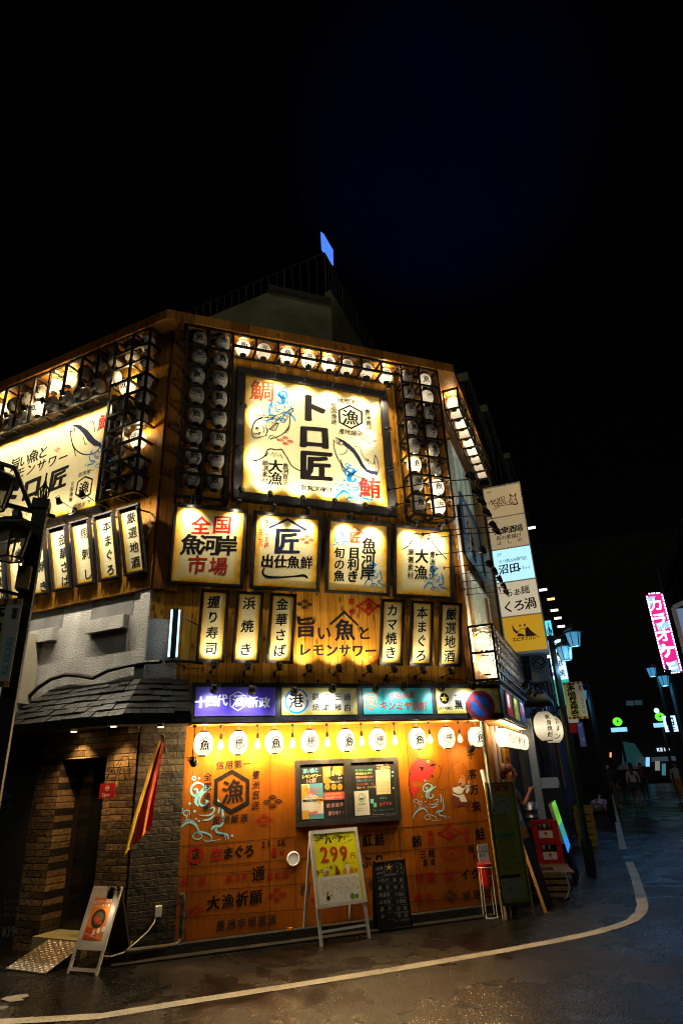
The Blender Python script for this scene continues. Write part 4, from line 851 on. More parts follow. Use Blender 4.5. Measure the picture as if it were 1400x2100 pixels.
# ------------------------------------------------------------------ paper lanterns
_LAN = {}
LW = [9.0]; RL = random.Random(21)
def glow(t, p, energy, r=.025, col=(1, .74, .38)):
    l = bpy.data.lights.new('bulb_light', 'POINT'); l.energy = energy; l.color = col; l.shadow_soft_size = r
    o = bpy.data.objects.new('bulb_light', l); COL.objects.link(o); o.parent = t; o.location = p
def lan_profile(r, h, n=14):
    out = []
    for i in range(n + 1):
        u = -1 + 2 * i / n
        rr = r * (1 - abs(u) ** 2.5) ** (1 / 2.5) if abs(u) < 1 else 0
        rr = max(rr, r * .45); rr *= 1 + (.012 if i % 2 else -.004)
        out.append((rr, u * h / 2))
    return out
def lan_radius(r, h, z):
    u = min(abs(2 * z / h), .999); return max(r * (1 - u ** 2.5) ** (1 / 2.5), r * .45)
def lantern(M, label, mark, pm, group, r=.112, h=.26, words=None, cord=.07, up=True):
    key = (mark, pm.name, r, h, cord, words)
    M = M @ Matrix.Translation((0, 0, h / 2 + cord)) @ Matrix.Rotation(RL.uniform(-.16, .16), 4, 'Z') @ Matrix.Rotation(RL.uniform(-.05, .05), 4, 'Y') @ Matrix.Translation((0, 0, -h / 2 - cord))
    t = thing('paper_lantern', label, 'lantern', M, group)
    if key not in _LAN:
        P = [('paper_shade', MB().lathe(lan_profile(r, h), (0, 0, 0), pm, 20), True)]
        k = r * .47
        P.append(('top_ring', MB().lathe([(k, 0), (k, .016), (k * .8, .016)], (0, 0, h / 2 - .003), M_BLACK, 14).tube([(0, 0, h / 2), (.004, 0, h / 2 + cord * .5), (0, 0, h / 2 + cord)], .004, M_BLACK, 5), False))
        b = MB().lathe([(k, 0), (k, .014)], (0, 0, -h / 2 - .010), M_BLACK, 14)
        P.append(('bottom_ring', b, False))
        b = MB()
        def put(vs, fs):
            b.add([(q[0], -math.sqrt(max(lan_radius(r, h, q[1]) ** 2 - q[0] ** 2, .0)) - .004 - (q[2] if len(q) > 2 else 0), q[1]) for q in vs], fs, M_INK)
        s = r / .112
        if words:
            n = len(words); sz = min(.75 * h / n, r * .8)
            for i, ch in enumerate(words):
                vs, fs = glyph_mesh(ch, .03, True); put([(x * sz, z * sz + (n / 2 - .5 - i) * sz * 1.05, j) for x, z, j in vs], fs)
        elif mark == 'fish':
            vs, fs = glyph_mesh('魚', .03, True); put([(x * .115 * s, z * .115 * s - .022 * s, j) for x, z, j in vs], fs)
            rb = MB().ribbon([(-.062 * s, .022 * s), (-.03 * s, .045 * s), (0, .064 * s), (.03 * s, .045 * s), (.062 * s, .022 * s)], .009 * s, 0, M_INK, smooth=False)
            put([(v[0], v[2]) for v in rb.v], rb.f)
        else:
            vs, fs = glyph_mesh('檸', .02, True); put([(x * .092 * s, z * .092 * s, j) for x, z, j in vs], fs)
            H = [(.068 * s * math.sin(R_(60 * i)), .072 * s * math.cos(R_(60 * i))) for i in range(6)]
            pts = [(H[i][0] + (H[(i + 1) % 6][0] - H[i][0]) * q / 3, H[i][1] + (H[(i + 1) % 6][1] - H[i][1]) * q / 3) for i in range(6) for q in range(3)]
            rb = MB().ribbon(pts, .0075 * s, 0, M_INK, True, False); put([(v[0], v[2]) for v in rb.v], rb.f)
        P.append(('lettering', b, False))
        _LAN[key] = [x[1].build(x[0], t, x[2]) for x in P]
    else:
        for c in _LAN[key]:
            d = c.copy(); COL.objects.link(d); d.parent = t
    if pm is M_LIT: glow(t, (0, 0, (h / 2 + .04) if up else (-h / 2 - .035)), LW[0])
    return t
MARK = {0: 'fish', 1: 'hex'}
MARKW = {'fish': '魚', 'hex': 'hexagon'}
STATE = {M_LIT.name: 'glowing', M_GLOW.name: 'softly lit', M_UNLIT.name: 'unlit'}
def pick(M, px, py, off): return on_plane(M, px, py, -off)
# ---- rack on the front: a left ladder, a run under the eave, a right ladder
def rack(name, label, M, parts):
    t = thing(name, label, 'lantern rack', M); b = MB()
    for p, q in parts: b.bar(p, q, .032, M_BLACK)
    b.build('frame', t); return t
fo = .285
def xz(k, x, y, o=fo): return on_plane(FF.M, *Z(k, x, y), -o)
bars = []
def ladder(xs_top, xs_bot, zb, ztop, n, o=fo):
    out = []
    for a, b in zip(xs_top, xs_bot):
        x = (a + b) / 2; out += [((x, -o, zb), (x, -o, ztop)), ((x, -.03, zb), (x, -.03, ztop))]
    x0, x1 = (xs_top[0] + xs_bot[0]) / 2, (xs_top[-1] + xs_bot[-1]) / 2
    for i in range(n + 1):
        z = zb + (ztop - zb) * i / n
        out.append(((x0 + .013, -o, z), (x1 - .013, -o, z))); out.append(((x0 + .013, -.03, z), (x1 - .013, -.03, z)))
        for a, b in zip(xs_top, xs_bot): x = (a + b) / 2; out.append(((x, -o + .013, z), (x, -.043, z)))
    return out, x0, x1
lt = [xz('l', 1085, 190)[0], xz('l', 1215, 200)[0], xz('l', 1343, 215)[0]]; lb = [xz('l', 1008, 1150)[0], xz('l', 1150, 1165)[0], xz('l', 1305, 1180)[0]]
zbl = xz('l', 1008, 1165)[1]; o1, lx0, lx1 = ladder(lt, lb, zbl, 7.97, 8); bars += o1
rt = [xz('t', 1008, 300)[0], xz('t', 1085, 312)[0], xz('t', 1165, 325)[0]]; rb_ = [xz('t', 1068, 930)[0], xz('t', 1150, 935)[0], xz('t', 1233, 940)[0]]
zbr = xz('t', 1068, 935)[1]; o2, rx0, rx1 = ladder(rt, rb_, zbr, 7.97, 8); bars += o2
zlow = (xz('t', 330, 228)[1] + xz('t', 990, 345)[1]) / 2
for i in range(0, 9):
    x = lx1 + (rx0 - lx1) * i / 8
    if 0 < i < 8: bars += [((x, -fo, zlow), (x, -fo, 7.97)), ((x, -fo + .013, 7.95), (x, -.03, 7.95)), ((x, -fo + .013, zlow), (x, -.03, zlow + .0))]
bars += [((lx1, -fo, zlow), (rx0, -fo, zlow)), ((lx1, -fo, 7.955), (rx0, -fo, 7.955)), ((lx1, -.03, zlow), (rx0, -.03, zlow))]
fr_rack = rack('lantern_rack', 'black steel rack framing the huge square sign on three sides', FF.M, bars)
b = MB()
for (p, q) in (((1155, 275), (1092, 1065)), ((1280, 290), (1230, 1085))):
    a0, a1 = on_plane(FF.M, *Z('l', *p), -.15), on_plane(FF.M, *Z('l', *q), -.15)
    pts = [(a0[0] + (a1[0] - a0[0]) * i / 30 + .1 + .05 * math.sin(i * 1.7), -.1, a0[1] + .1 + (a1[1] - a0[1]) * i / 30) for i in range(31)]
    b.tube(pts, .005, M_BLACK, 5)
a0, a1 = on_plane(FF.M, *Z('t', 320, 185), -.2), on_plane(FF.M, *Z('t', 1130, 320), -.2)
b.tube([(a0[0] + (a1[0] - a0[0]) * i / 40, -.2, 7.9 + .04 * math.sin(i * 2.4)) for i in range(41)], .005, M_BLACK, 5)
b.build('cable', fr_rack)
GL, GT, GRR = 'lanterns in the left ladder of the front rack', 'lanterns under the eave above the huge square sign', 'lanterns in the right ladder of the front rack'
def column(fr, k, p, q, n, off, mats, side, group, start):
    a0, a1 = on_plane(fr.M, *Z(k, *p), -off), on_plane(fr.M, *Z(k, *q), -off)
    x = (a0[0] + a1[0]) / 2
    for i in range(n):
        z = a0[1] + (a1[1] - a0[1]) * i / (n - 1); mk = MARK[(i + start) % 2]; pm = mats(i)
        lantern(fr.at(x, z, off), '%s %s lantern, %s from the top in %s' % (STATE[pm.name], MARKW[mk], ORD[i], side), mk, pm, group)
column(FF, 'l', (1155, 275), (1093, 1065), 8, .15, lambda i: M_UNLIT, 'the column beside the left corner post', GL, 0)
column(FF, 'l', (1281, 290), (1230, 1085), 8, .15, lambda i: M_UNLIT, 'the column left of the huge square sign', GL, 1)
column(FF, 't', (1032, 360), (1086, 890), 8, .15, lambda i: M_LIT if i == 5 else M_UNLIT, 'the column right of the huge square sign', GRR, 1)
column(FF, 't', (1110, 375), (1172, 905), 8, .15, lambda i: M_LIT if i in (6, 7) else M_GLOW if i in (0, 1) else M_UNLIT, 'the column beside the right corner', GRR, 0)
for i, (x, y) in enumerate(((347, 235), (435, 250), (533, 267), (623, 286), (705, 301), (785, 315), (868, 331), (945, 352))):
    u, z = on_plane(FF.M, *Z('t', x, y), -.15); pm = M_LIT if i in (0, 2, 3, 4, 7) else M_GLOW
    lantern(FF.at(u, z, .15), '%s %s lantern, %s from the left in the row above the huge square sign' % (STATE[pm.name], MARKW[MARK[i % 2]], ORD[i]), MARK[i % 2], pm, GT)
# ---- rack on the left side wall
def lz(x, y, o=fo): return on_plane(FL.M, *Z('l', x, y), -o)
bars = []
xs_t = [lz(635, 575)[0], lz(752, 400)[0], lz(870, 190)[0]]; xs_b = [lz(557, 1200)[0], lz(665, 1160)[0], lz(775, 1130)[0]]
zbs = lz(557, 1200)[1]; o3, sx0, sx1 = ladder(xs_t, xs_b, zbs, 7.97, 10); bars += o3
zlo = lz(640, 565)[1]
for i in range(20):
    x = sx0 - .36 * (i + 1)
    bars += [((x, -fo, zlo), (x, -fo, 7.97)), ((x, -fo + .013, zlo), (x, -.06, zlo)), ((x, -fo + .013, 7.95), (x, -.06, 7.95))]
bars += [((-8, -fo, zlo), (sx0, -fo, zlo)), ((-8, -fo, 7.955), (sx0, -fo, 7.955)), ((-8, -.06, zlo), (sx0, -.06, zlo))]
rack('lantern_rack', 'black steel rack along the eave and corner of the side wall', FL.M, bars)
GS = 'lanterns in the rack on the side wall'
column(FL, 'l', (855, 295), (768, 1090), 8, .17, lambda i: M_LIT if i == 5 else M_UNLIT, 'the side-wall column nearest the corner', GS, 0)
column(FL, 'l', (735, 545), (662, 1110), 6, .17, lambda i: M_LIT if i == 0 else M_UNLIT, 'the column over the long side sign', GS, 0)
for i, (x, y) in enumerate(((760, 355), (670, 388), (575, 425), (490, 468), (400, 500), (315, 540), (240, 577), (160, 615), (85, 650), (10, 682))):
    u, z = on_plane(FL.M, *Z('l', x, y), -.13); pm = M_LIT if i in (4, 5, 9) else M_UNLIT
    lantern(FL.at(u, z, .13), '%s %s lantern, %s from the corner in the upper side-wall row' % (STATE[pm.name], MARKW[MARK[i % 2]], ORD[i]), MARK[i % 2], pm, GS)
for i, (x, y) in enumerate(((655, 490), (560, 545), (470, 585), (385, 617), (305, 645), (225, 672), (148, 715), (68, 758))):
    u, z = on_plane(FL.M, *Z('l', x, y), -.22); pm = M_LIT if i == 5 else M_UNLIT
    lantern(FL.at(u, z, .22), '%s %s lantern, %s from the corner in the lower side-wall row' % (STATE[pm.name], MARKW[MARK[(i + 1) % 2]], ORD[i]), MARK[(i + 1) % 2], pm, GS)
# ---- rack under the eave of the street side
bars = []
for i in range(10):
    x = .30 + i * .39
    bars += [((x, -fo, 7.55), (x, -fo, 7.97)), ((x, -fo + .013, 7.55), (x, -.03, 7.55)), ((x, -.03, 7.55), (x, -.03, 7.97)), ((x, -fo + .013, 7.95), (x, -.03, 7.95))]
for z in (7.55, 7.76, 7.955): bars.append(((.30, -fo, z), (.30 + 9 * .39, -fo, z)))
bars.append(((.3, -.03, 7.55), (3.81, -.03, 7.55)))
rack('lantern_rack', 'black steel rack under the eave on the street side', FR.M, bars)
for i in range(9):
    pm = M_LIT if i in (0, 2, 4, 5) else M_GLOW
    lantern(FR.at(.5 + i * .39, 7.78, .15), '%s white lantern under the street-side eave, %s along from the corner' % (STATE[pm.name], ORD[i]), MARK[i % 2], pm, 'lanterns under the street-side eave')
# ---- lantern cage over the street-side canopy
bars = []
cx0, cx1, cz0, cz1, co = -.12, 3.3, 2.80, 3.57, .37
c0 = Vector((.10, 0, 0))
for x in [cx0 + (cx1 - cx0) * i / 11 for i in range(12)]:
    bars += [((x, -co, cz0), (x, -co, cz1)), ((x, -co, cz0), (x, -.03, cz0)), ((x, -co, cz1), (x, -.03, cz1))]
    if x == cx0: bars += [((x, -.03, cz0), (x, -.03, cz1)), ((x, -co, (cz0 + cz1) / 2), (x, -.03, (cz0 + cz1) / 2))]
for z in [cz0 + (cz1 - cz0) * i / 6 for i in range(7)]: bars.append(((cx0, -co, z), (cx1, -co, z)))
for o in (.10, .19, .28): bars.append(((cx0, -o, cz0), (cx1, -o, cz0)))
rack('lantern_cage', 'boxy black lattice cage projecting over the street-side canopy with lanterns inside', FR.M, bars)
for i in range(6):
    for j, z in enumerate((3.37, 3.03)):
        pm = M_LIT if i < 4 else M_GLOW
        lantern(FR.at(.09 + i * .5, z, .19), '%s lantern in the %s row of the lattice cage, %s from the street corner' % (STATE[pm.name], ('upper', 'lower')[j], ORD[i]), MARK[(i + j) % 2], pm, 'lanterns inside the lattice cage', cord=.02)
# ------------------------------------------------------------------ sign canopy over the ground floor
co = .37; cz0, cz1 = 2.272, 2.715
canopy = thing('sign_canopy', 'black boxed canopy carrying a row of lit signboards over the ground floor', 'canopy', FF.M)
b = MB(); kL, kR = .812, 4.82 + .456 * co
rxy = lambda o, x: tuple(FF.M.inverted() @ FR.M @ Vector((x, -o, 0)))[:2]
iR = (4.82 + .456 * .005, -.005)
for z0, z1, oo in ((cz0, cz0 + .05, co + .012), (cz1 - .04, cz1, co + .012), (cz0 + .05, cz1 - .04, co)):
    kr = 4.82 + .456 * oo
    b.hexa([(kL, -oo, z0), (kr, -oo, z0), (*iR, z0), (kL, -.005, z0)], [(kL, -oo, z1), (kr, -oo, z1), (*iR, z1), (kL, -.005, z1)], M_FRAME)
    b.hexa([(kr, -oo, z0), (*rxy(oo, 2.75), z0), (*rxy(.005, 2.75), z0), (*iR, z0)], [(kr, -oo, z1), (*rxy(oo, 2.75), z1), (*rxy(.005, 2.75), z1), (*iR, z1)], M_FRAME)
b.build('box', canopy)
b = MB(); b.hexa([(kL + .03, -co + .02, cz0 - .02), (4.95, -co + .02, cz0 - .02), (4.80, -.02, cz0 - .02), (kL + .03, -.02, cz0 - .02)], [(kL + .03, -co + .02, cz0 - .001), (4.95, -co + .02, cz0 - .001), (4.80, -.02, cz0 - .001), (kL + .03, -.02, cz0 - .001)], M_SOFFIT)
b.hexa([(4.98, -co + .02, cz0 - .02), (*rxy(co - .02, 2.7), cz0 - .02), (*rxy(.02, 2.7), cz0 - .02), (4.83, -.03, cz0 - .02)], [(4.98, -co + .02, cz0 - .001), (*rxy(co - .02, 2.7), cz0 - .001), (*rxy(.02, 2.7), cz0 - .001), (4.83, -.03, cz0 - .001)], M_SOFFIT)
b.build('soffit', canopy)
MC = FF.at(0, 0, co)
bx = [(108, 408), (430, 712), (733, 990), (1006, 1250)]
VIOL = paper_mat('violet_panel_print', (.075, .04, .60), (.10, .06, .52), (.16, .09, .45), .10); TEAL = paper_mat('teal_panel_print', (.015, .38, .34), (.02, .33, .30), (.03, .28, .25), .10)
CB = [('violet canopy board reading 十四代 酒 新政 in white', VIOL), ('cream canopy board with 港 in a blue ring', M_CREAM), ('teal canopy board reading キンミヤ焼酎 in red', TEAL), ('cream canopy board with a black star roundel and 黒ラベル', M_CREAM)]
cbs = []
zc0, zc1 = cz0 + .062, cz1 - .05
for i, ((x0, x1), (lab, pm)) in enumerate(zip(bx, CB)):
    u0, u1 = on_plane(MC, *Z('c', x0, 110), 0)[0], on_plane(MC, *Z('c', x1, 110), 0)[0]
    if i == 3: u1 = min(u1, 4.82 + .456 * co - .03)
    t = thing('canopy_signboard', lab, 'sign', FF.at((u0 + u1) / 2, 0, co), 'signboards on the canopy')
    w = (u1 - u0) / 2
    MB().box(-w, w, -.012, -.001, zc0, zc1, M_FRAME).panel(-w + .004, w - .004, zc0 + .004, zc1 - .004, -.0135, pm).build('panel', t)
    cbs.append((t, FF.at((u0 + u1) / 2, 0, co)))
M_PW = mat('white_ink', (.85, .85, .85), .5); yc = -.0150
a = Art(cbs[0][1], yc, 'C')
a.text('十四代', (130, 205), (310, 190), 105, M_PW, .045); a.text('酒', (448, 192), (448, 192), 105, M_PW, .03); a.hexring([(446, 112), (515, 150), (516, 232), (446, 282), (376, 240), (376, 152)], .10, M_PW); a.text('新政', (572, 205), (670, 208), 100, M_PW, .04); a.b.build('lettering', cbs[0][0])
a = Art(cbs[1][1], yc, 'C')
a.ring((940, 195), 100, 17, M_BLUE, 28, a0=20, a1=365); a.text('港', (935, 192), (935, 192), 135, M_INK, .03); a.text('銚子', (1100, 158), (1182, 160), 66, M_INK, .01); a.text('三崎', (1288, 160), (1368, 162), 66, M_INK, .01); a.text('焼津', (1100, 248), (1182, 248), 66, M_INK, .01); a.text('稚内', (1290, 248), (1368, 250), 66, M_INK, .01); a.b.build('lettering', cbs[1][0])
a = Art(cbs[2][1], yc, 'c'); RO = mat('orange_red_ink', (.62, .10, .015), .5); MW = mat('maroon_ink', (.30, .03, .015), .5)
a.hexring([(764, 70), (792, 85), (792, 122), (764, 140), (737, 122), (737, 85)], .16, RO); a.text('宮', (764, 105), (764, 105), 40, RO, .05); a.text('本格品質', (843, 86), (917, 82), 27, MW, .03); a.text('キンミヤ焼酎', (812, 122), (960, 122), 36, MW, .05); a.b.build('lettering', cbs[2][0])
a = Art(cbs[3][1], yc, 'c'); M_STAR = mat('star_gold', (.70, .48, .06), .45)
a.dot((1037, 95), 20, M_INK, 24); a.y -= .001
C5 = (1037, 95); a.poly([(C5[0] + (16 if i % 2 == 0 else 6.5) * math.sin(i * math.pi / 5), C5[1] - (16 if i % 2 == 0 else 6.5) * math.cos(i * math.pi / 5)) for i in range(10)], M_STAR)
a.text('SAPPORO', (1017, 131), (1063, 131), 16, M_INK, .03, False, sx=.8); a.text('サッポロ生ビール', (1080, 88), (1190, 85), 20, M_INK, .01, False); a.text('黒ラベル', (1090, 118), (1200, 118), 36, M_INK, .04, False); a.b.build('lettering', cbs[3][0])
# street-side canopy posters
MCR = FR.at(0, 0, co)
PC = [('red and white drink poster on the street-side canopy', (.62, .05, .04), [(.75, .72, .7), (.5, .02, .02)]), ('yellow poster with green lettering on the street-side canopy', (.66, .60, .02), [(.1, .25, .02), (.75, .7, .1)]), ('pale violet poster on the street-side canopy', (.62, .60, .75), [(.5, .05, .06), (.1, .08, .3)])]
x = .17
for i, (lab, c, cs) in enumerate(PC):
    t = thing('canopy_poster', lab, 'poster', FR.at(x + .4, 0, co), 'posters on the street-side canopy')
    MB().box(-.36, .36, -.012, -.001, zc0, zc1, mat('poster_%d' % i, c, .4)).build('panel', t)
    b = MB(); rr = random.Random(i)
    if i == 1: 
        for k, ch in enumerate('生搾り'): b.glyph(ch, (-.18 + k * .16, zc1 - .14), .15, -.0135, mat('poster_ink_1a', cs[0], .5), 0, .04)
    else:
        b.poly([(-.36, zc0), (.36, zc0), (.36, zc0 + .12), (.05, zc0 + .20), (-.36, zc0 + .10)], -.0135, mat('poster_ink_%da' % i, cs[1], .5)); b.poly([(-.2, zc0 + .12), (0, zc0 + .12), (.02, zc1 - .03), (-.22, zc1 - .03)], -.0150, mat('poster_ink_%db' % i, cs[0], .5))
    b.build('print', t); x += .84
# ---- lanterns and bulbs hung under the canopy
GC = 'lanterns hung under the front canopy'; LW[0] = 6.0
lx = [(160, 548, 0), (450, 543, 1), (752, 540, 0), (1055, 533, 1), (1352, 530, 0)]
lp = [Z('C', x, y) for x, y, k in lx] + [Z('c', 792, 250), Z('c', 935, 247), Z('c', 1048, 243), Z('c', 1156, 239)]
loc = [on_plane(FF.M, px, py, -.27) for px, py in lp]
zc = sum(p[1] for p in loc) / len(loc)
for i, (u, z) in enumerate(loc):
    mk = MARK[i % 2]; lantern(FF.at(u, zc, .27), 'glowing %s lantern, %s from the left under the front canopy' % (MARKW[mk], ORD[i]), mk, M_LIT, GC, r=.108, h=.255, cord=2.252 - zc - .1275)
def bulb(M, label, cord, on=True):
    t = thing('hanging_bulb', label, 'light bulb', M, 'bare bulbs under the canopy')
    MB().tube([(0, 0, .06), (.003, 0, .06 + cord * .5), (0, 0, .06 + cord)], .005, M_BLACK, 5).lathe([(.02, 0), (.02, .03)], (0, 0, .05 + cord - .02), M_BLACK, 8).build('cord', t)
    MB().lathe([(.016, 0), (.018, .01), (.016, .05), (.008, .06)], (0, 0, .015), M_BLACK, 10).build('socket', t)
    MB().lathe([(.012, .02), (.016, 0), (.034, -.04), (.037, -.06), (.030, -.085), (.012, -.10)], (0, 0, 0), M_GLASS, 14).build('glass', t, True)
    if on: glow(t, (0, 0, -.135), 26, .02, (1, .70, .30))
    MB().lathe([(.008, 0), (.017, -.025), (.021, -.045), (.015, -.065), (.004, -.072)], (0, 0, -.005), M_BULB if on else M_GLASS, 10).build('filament', t, True)
bp = [Z('C', 290, 560), Z('C', 605, 555), Z('C', 905, 550), Z('C', 1202, 545)] + [Z('c', 733, 250), Z('c', 858, 250), Z('c', 990, 245), Z('c', 1103, 240)]
bl = [on_plane(FF.M, px, py, -.27) for px, py in bp]; zb = sum(p[1] for p in bl) / len(bl)
for i, (u, z) in enumerate(bl): bulb(FF.at(u + .03, zb + .045, .165), 'bare filament bulb between lanterns, %s from the left under the front canopy' % ORD[i], 2.252 - zb - .105, i not in (7,))
for i in range(8): lantern(FR.at(.22 + i * .34, zc, .27), 'glowing lantern under the street-side canopy, %s along from the corner' % ORD[i], MARK[(i + 1) % 2], M_LIT, 'lanterns hung under the street-side canopy', r=.108, h=.255, cord=2.252 - zc - .1275)
# ------------------------------------------------------------------ spotlights
FR_G = 'spotlights on the restaurant front'
def fl(fr, k, x, y, off, label, energy, down=True, reach=.3, aoff=.02, group=FR_G, anchor_dz=None, side=0, **kw):
    u, z = on_plane(fr.M, *Z(k, x, y), -off); dz = anchor_dz if anchor_dz is not None else (.14 if down else -.05)
    return floodlight(fr.M, (u - side * .1, -aoff, z + dz), (u, -off, z), (u + side * reach, -.05, z + (-reach if down else reach) * (0 if side else 1)), label, energy, group, **kw)
EB = 25.0
for i, (x, y) in enumerate(((330, 20), (615, 65), (885, 130), (1150, 178), (1385, 240))): fl(FF, 'B', x, y, .36, 'spotlight over the top edge of the huge square sign, %s from the left' % ORD[i], EB, True, .55, .09, anchor_dz=-.10)
for i, (x, y) in enumerate(((340, 832), (463, 850), (600, 868), (735, 880), (863, 900), (985, 912))): fl(FF, 't', x, y, .30, 'spotlight along the bottom edge of the huge square sign, %s from the left' % ORD[i], EB * .8 if 0 < i else 5, False, .40, .09)
for i, (x, y) in enumerate(((348, 475), (332, 655))): fl(FF, 't', x, y, .34, '%s spotlight beside the left edge of the huge square sign' % ('upper', 'lower')[i], EB * .8, True, .40, .09, side=1, anchor_dz=0)
for i, (x, y) in enumerate(((955, 578), (970, 745))): fl(FF, 't', x, y, .34, '%s spotlight beside the right edge of the huge square sign' % ('upper', 'lower')[i], EB * .8, True, .40, .09, side=-1, anchor_dz=0)
names = ['全国魚河岸市場', '匠', '目利き', '大漁']
for i, (x, y) in enumerate(((148, 32), (355, 50), (515, 70), (672, 85), (862, 110), (985, 125), (1157, 140), (1273, 155))): fl(FF, 'a', x, y, .47, 'spotlight above the square sign %s, the %s of its two' % (names[i // 2], ('left', 'right')[i % 2]), 24.0, True, .40, .02, anchor_dz=.06)
for (s, tx, p, q), (x, y) in zip(VS, ((242, 782), (398, 787), (540, 790), (1062, 803), (1195, 808), (1322, 812))): fl(FF, 'a', x, y, .30, 'spotlight below the vertical sign %s on the front' % tx, 8.0, False, .42, .02)
for i, (x, y) in enumerate(((675, 800), (812, 800), (950, 803))): fl(FF, 'a', x, y, .25, 'spotlight below the painted lemon sour lettering, %s from the left' % ORD[i], 30.0, False, .30, .02)
for i, (x, y) in enumerate(((182, 58), (322, 64), (480, 68), (622, 56), (785, 56), (887, 50), (1028, 52), (1143, 46))): 
    fl(FF, 'c', x, y, .62, '%s spotlight over the %s canopy board' % (('left', 'right')[i % 2], ('violet', 'blue ring', 'teal', 'star roundel')[i // 2]), 9.0, True, .55, .02, anchor_dz=.17, col=COOL, lens=M_LENSW, r=.045)
for i, u in enumerate((-.21, -.655, -1.092, -1.525, -1.96, -2.395, -2.83)):
    floodlight(FL.M, (u - .12, -.06, 5.16), (u - .12, -.62, 5.20), (u - .02, -.10, 4.15), 'spotlight over the vertical sign %s on the side wall' % LS[i][1], 48.0, 'spotlights on the side wall', 150, (1, .88, .66))
for i in range(7):
    u = -1.25 - i * .42; floodlight(FL.M, (u, -.06, 7.28), (u, -.50, 7.17), (u, -.1, 6.5), 'spotlight over the long side sign, %s from the corner' % ORD[i], 24.0, 'spotlights on the side wall')
for i in range(4):
    u = -1.15 - i * .6; floodlight(FL.M, (u, -.10, 5.20), (u, -.42, 5.12), (u, -.1, 5.7), 'upward spotlight under the long side sign, %s from the corner' % ORD[i], 16.0, 'spotlights on the side wall')
# street-side spotlights on long rods
MR_ = [(255, 775), (292, 872), (322, 928), (355, 997), (392, 1072), (412, 1104), (330, 1225), (367, 1310), (402, 1355), (432, 1402), (457, 1447), (472, 1482)]
for i, (x, y) in enumerate(MR_):
    off = .62 if i > 5 else .85
    u, z = on_plane(FR.M, *Z('R', x, y), -off)
    floodlight(FR.M, (u, -.03, z + .04), (u, -off, z), (u, -.05, 5.4), 'spotlight on a long rod over the street side, %s in its %s row' % (ORD[i % 6], ('upper', 'lower')[i // 6]), 22.0, 'rod spotlights on the street side', col=(1, .90, .70), lens=M_LENSW)
for i in range(3): floodlight(FR.M, (.55 + i * .84, -.02, 2.86), (.55 + i * .84, -.62, 2.78), (.55 + i * .84, -.36, 2.5), 'spotlight over the street-side canopy poster, %s from the corner' % ORD[i], 5.0, 'spotlights over the street-side posters', col=COOL, lens=M_LENSW)
# the two wall washers on the plywood front
def wash(k, x, y, off, tx, ty, label, e):
    u, z = on_plane(FF.M, *Z(k, x, y), -off); v = on_plane(FF.M, *Z(k, tx, ty), 0)
    floodlight(FF.M, (u, -.27 + .02, 2.24), (u, -off, z), (v[0], 0, v[1]), label, e, 'wall washers under the canopy', 110, r=.045)
wash('W', 280, 108, .26, 400, 330, 'black clamp spotlight hanging at the left end of the canopy over the crest mural', 5)
wash('F', 1075, 115, .26, 900, 260, 'black clamp spotlight hanging over the 千客万来 lettering', 5)
# blue-white tube lamp by the corner
u, z = on_plane(FF.M, 357, 1299, -.12)
tl = thing('tube_lamp', 'vertical twin tube lamp glowing blue-white beside the corner', 'lamp', FF.at(u, z, .10))
hz = .30; M_TUBE = emat('cold_blue_tube', (.30, .66, 1.0), 2.6)
MB().box(-.034, .034, -.07, 0, -hz, hz, mat('brushed_dark_metal', (.16, .16, .15), .35, .8, var=.5, scale=9)).build('housing', tl)
for s in (-1, 1): MB().box(s * .0455 - .011, s * .0455 + .011, -.06, -.03, -hz + .01, hz - .01, M_TUBE).build('tube', tl)
for s in (-1, 1): MB().box(s * .0455 - .011, s * .0455 + .011, -.028, 0, -hz + .01, hz - .01, mat('tube_reflector', (.5, .5, .5), .4)).build('reflector', tl)
MB().tube([(.02, -.01, hz - .06), (.18, -.02, hz - .14), (.30, .08, hz - .16)], .008, M_BLACK, 6).tube([(0, -.02, -hz), (.05, -.03, -hz - .06), (.2, .05, -hz - .12), (.35, .06, -hz - .1)], .006, M_BLACK, 6).build('bracket', tl)

# blue-framed sign on the street side
MSR = FR.at(1.29, 4.84, .06); t, y = framed('street_sign', 'blue-framed white sign with ink writing between the street-side windows', MSR, 1.84, 1.13, .06, .034, mat('white_sign_sheet', (.72, .72, .66), .45), None, mat('blue_sign_frame', (.03, .10, .22), .4))
a = Art(MSR, y - .001, 'R'); a.text('旨い魚と', (200, 990), (208, 1120), 60, M_INK, .03); a.text('レモンサワー', (232, 1040), (245, 1220), 55, M_INK, .03); a.text('トロ匠', (262, 1150), (280, 1290), 90, M_INK, .05); a.fans((190, 1000), 40, M_RED); a.b.build('lettering', t)
# ------------------------------------------------------------------ boards and things on the pavement
def post_frame(x, y, deg, tilt=0.0): return Matrix.Translation((x, y, 0)) @ Matrix.Rotation(R_(deg), 4, 'Z') @ Matrix.Rotation(-R_(tilt), 4, 'X')
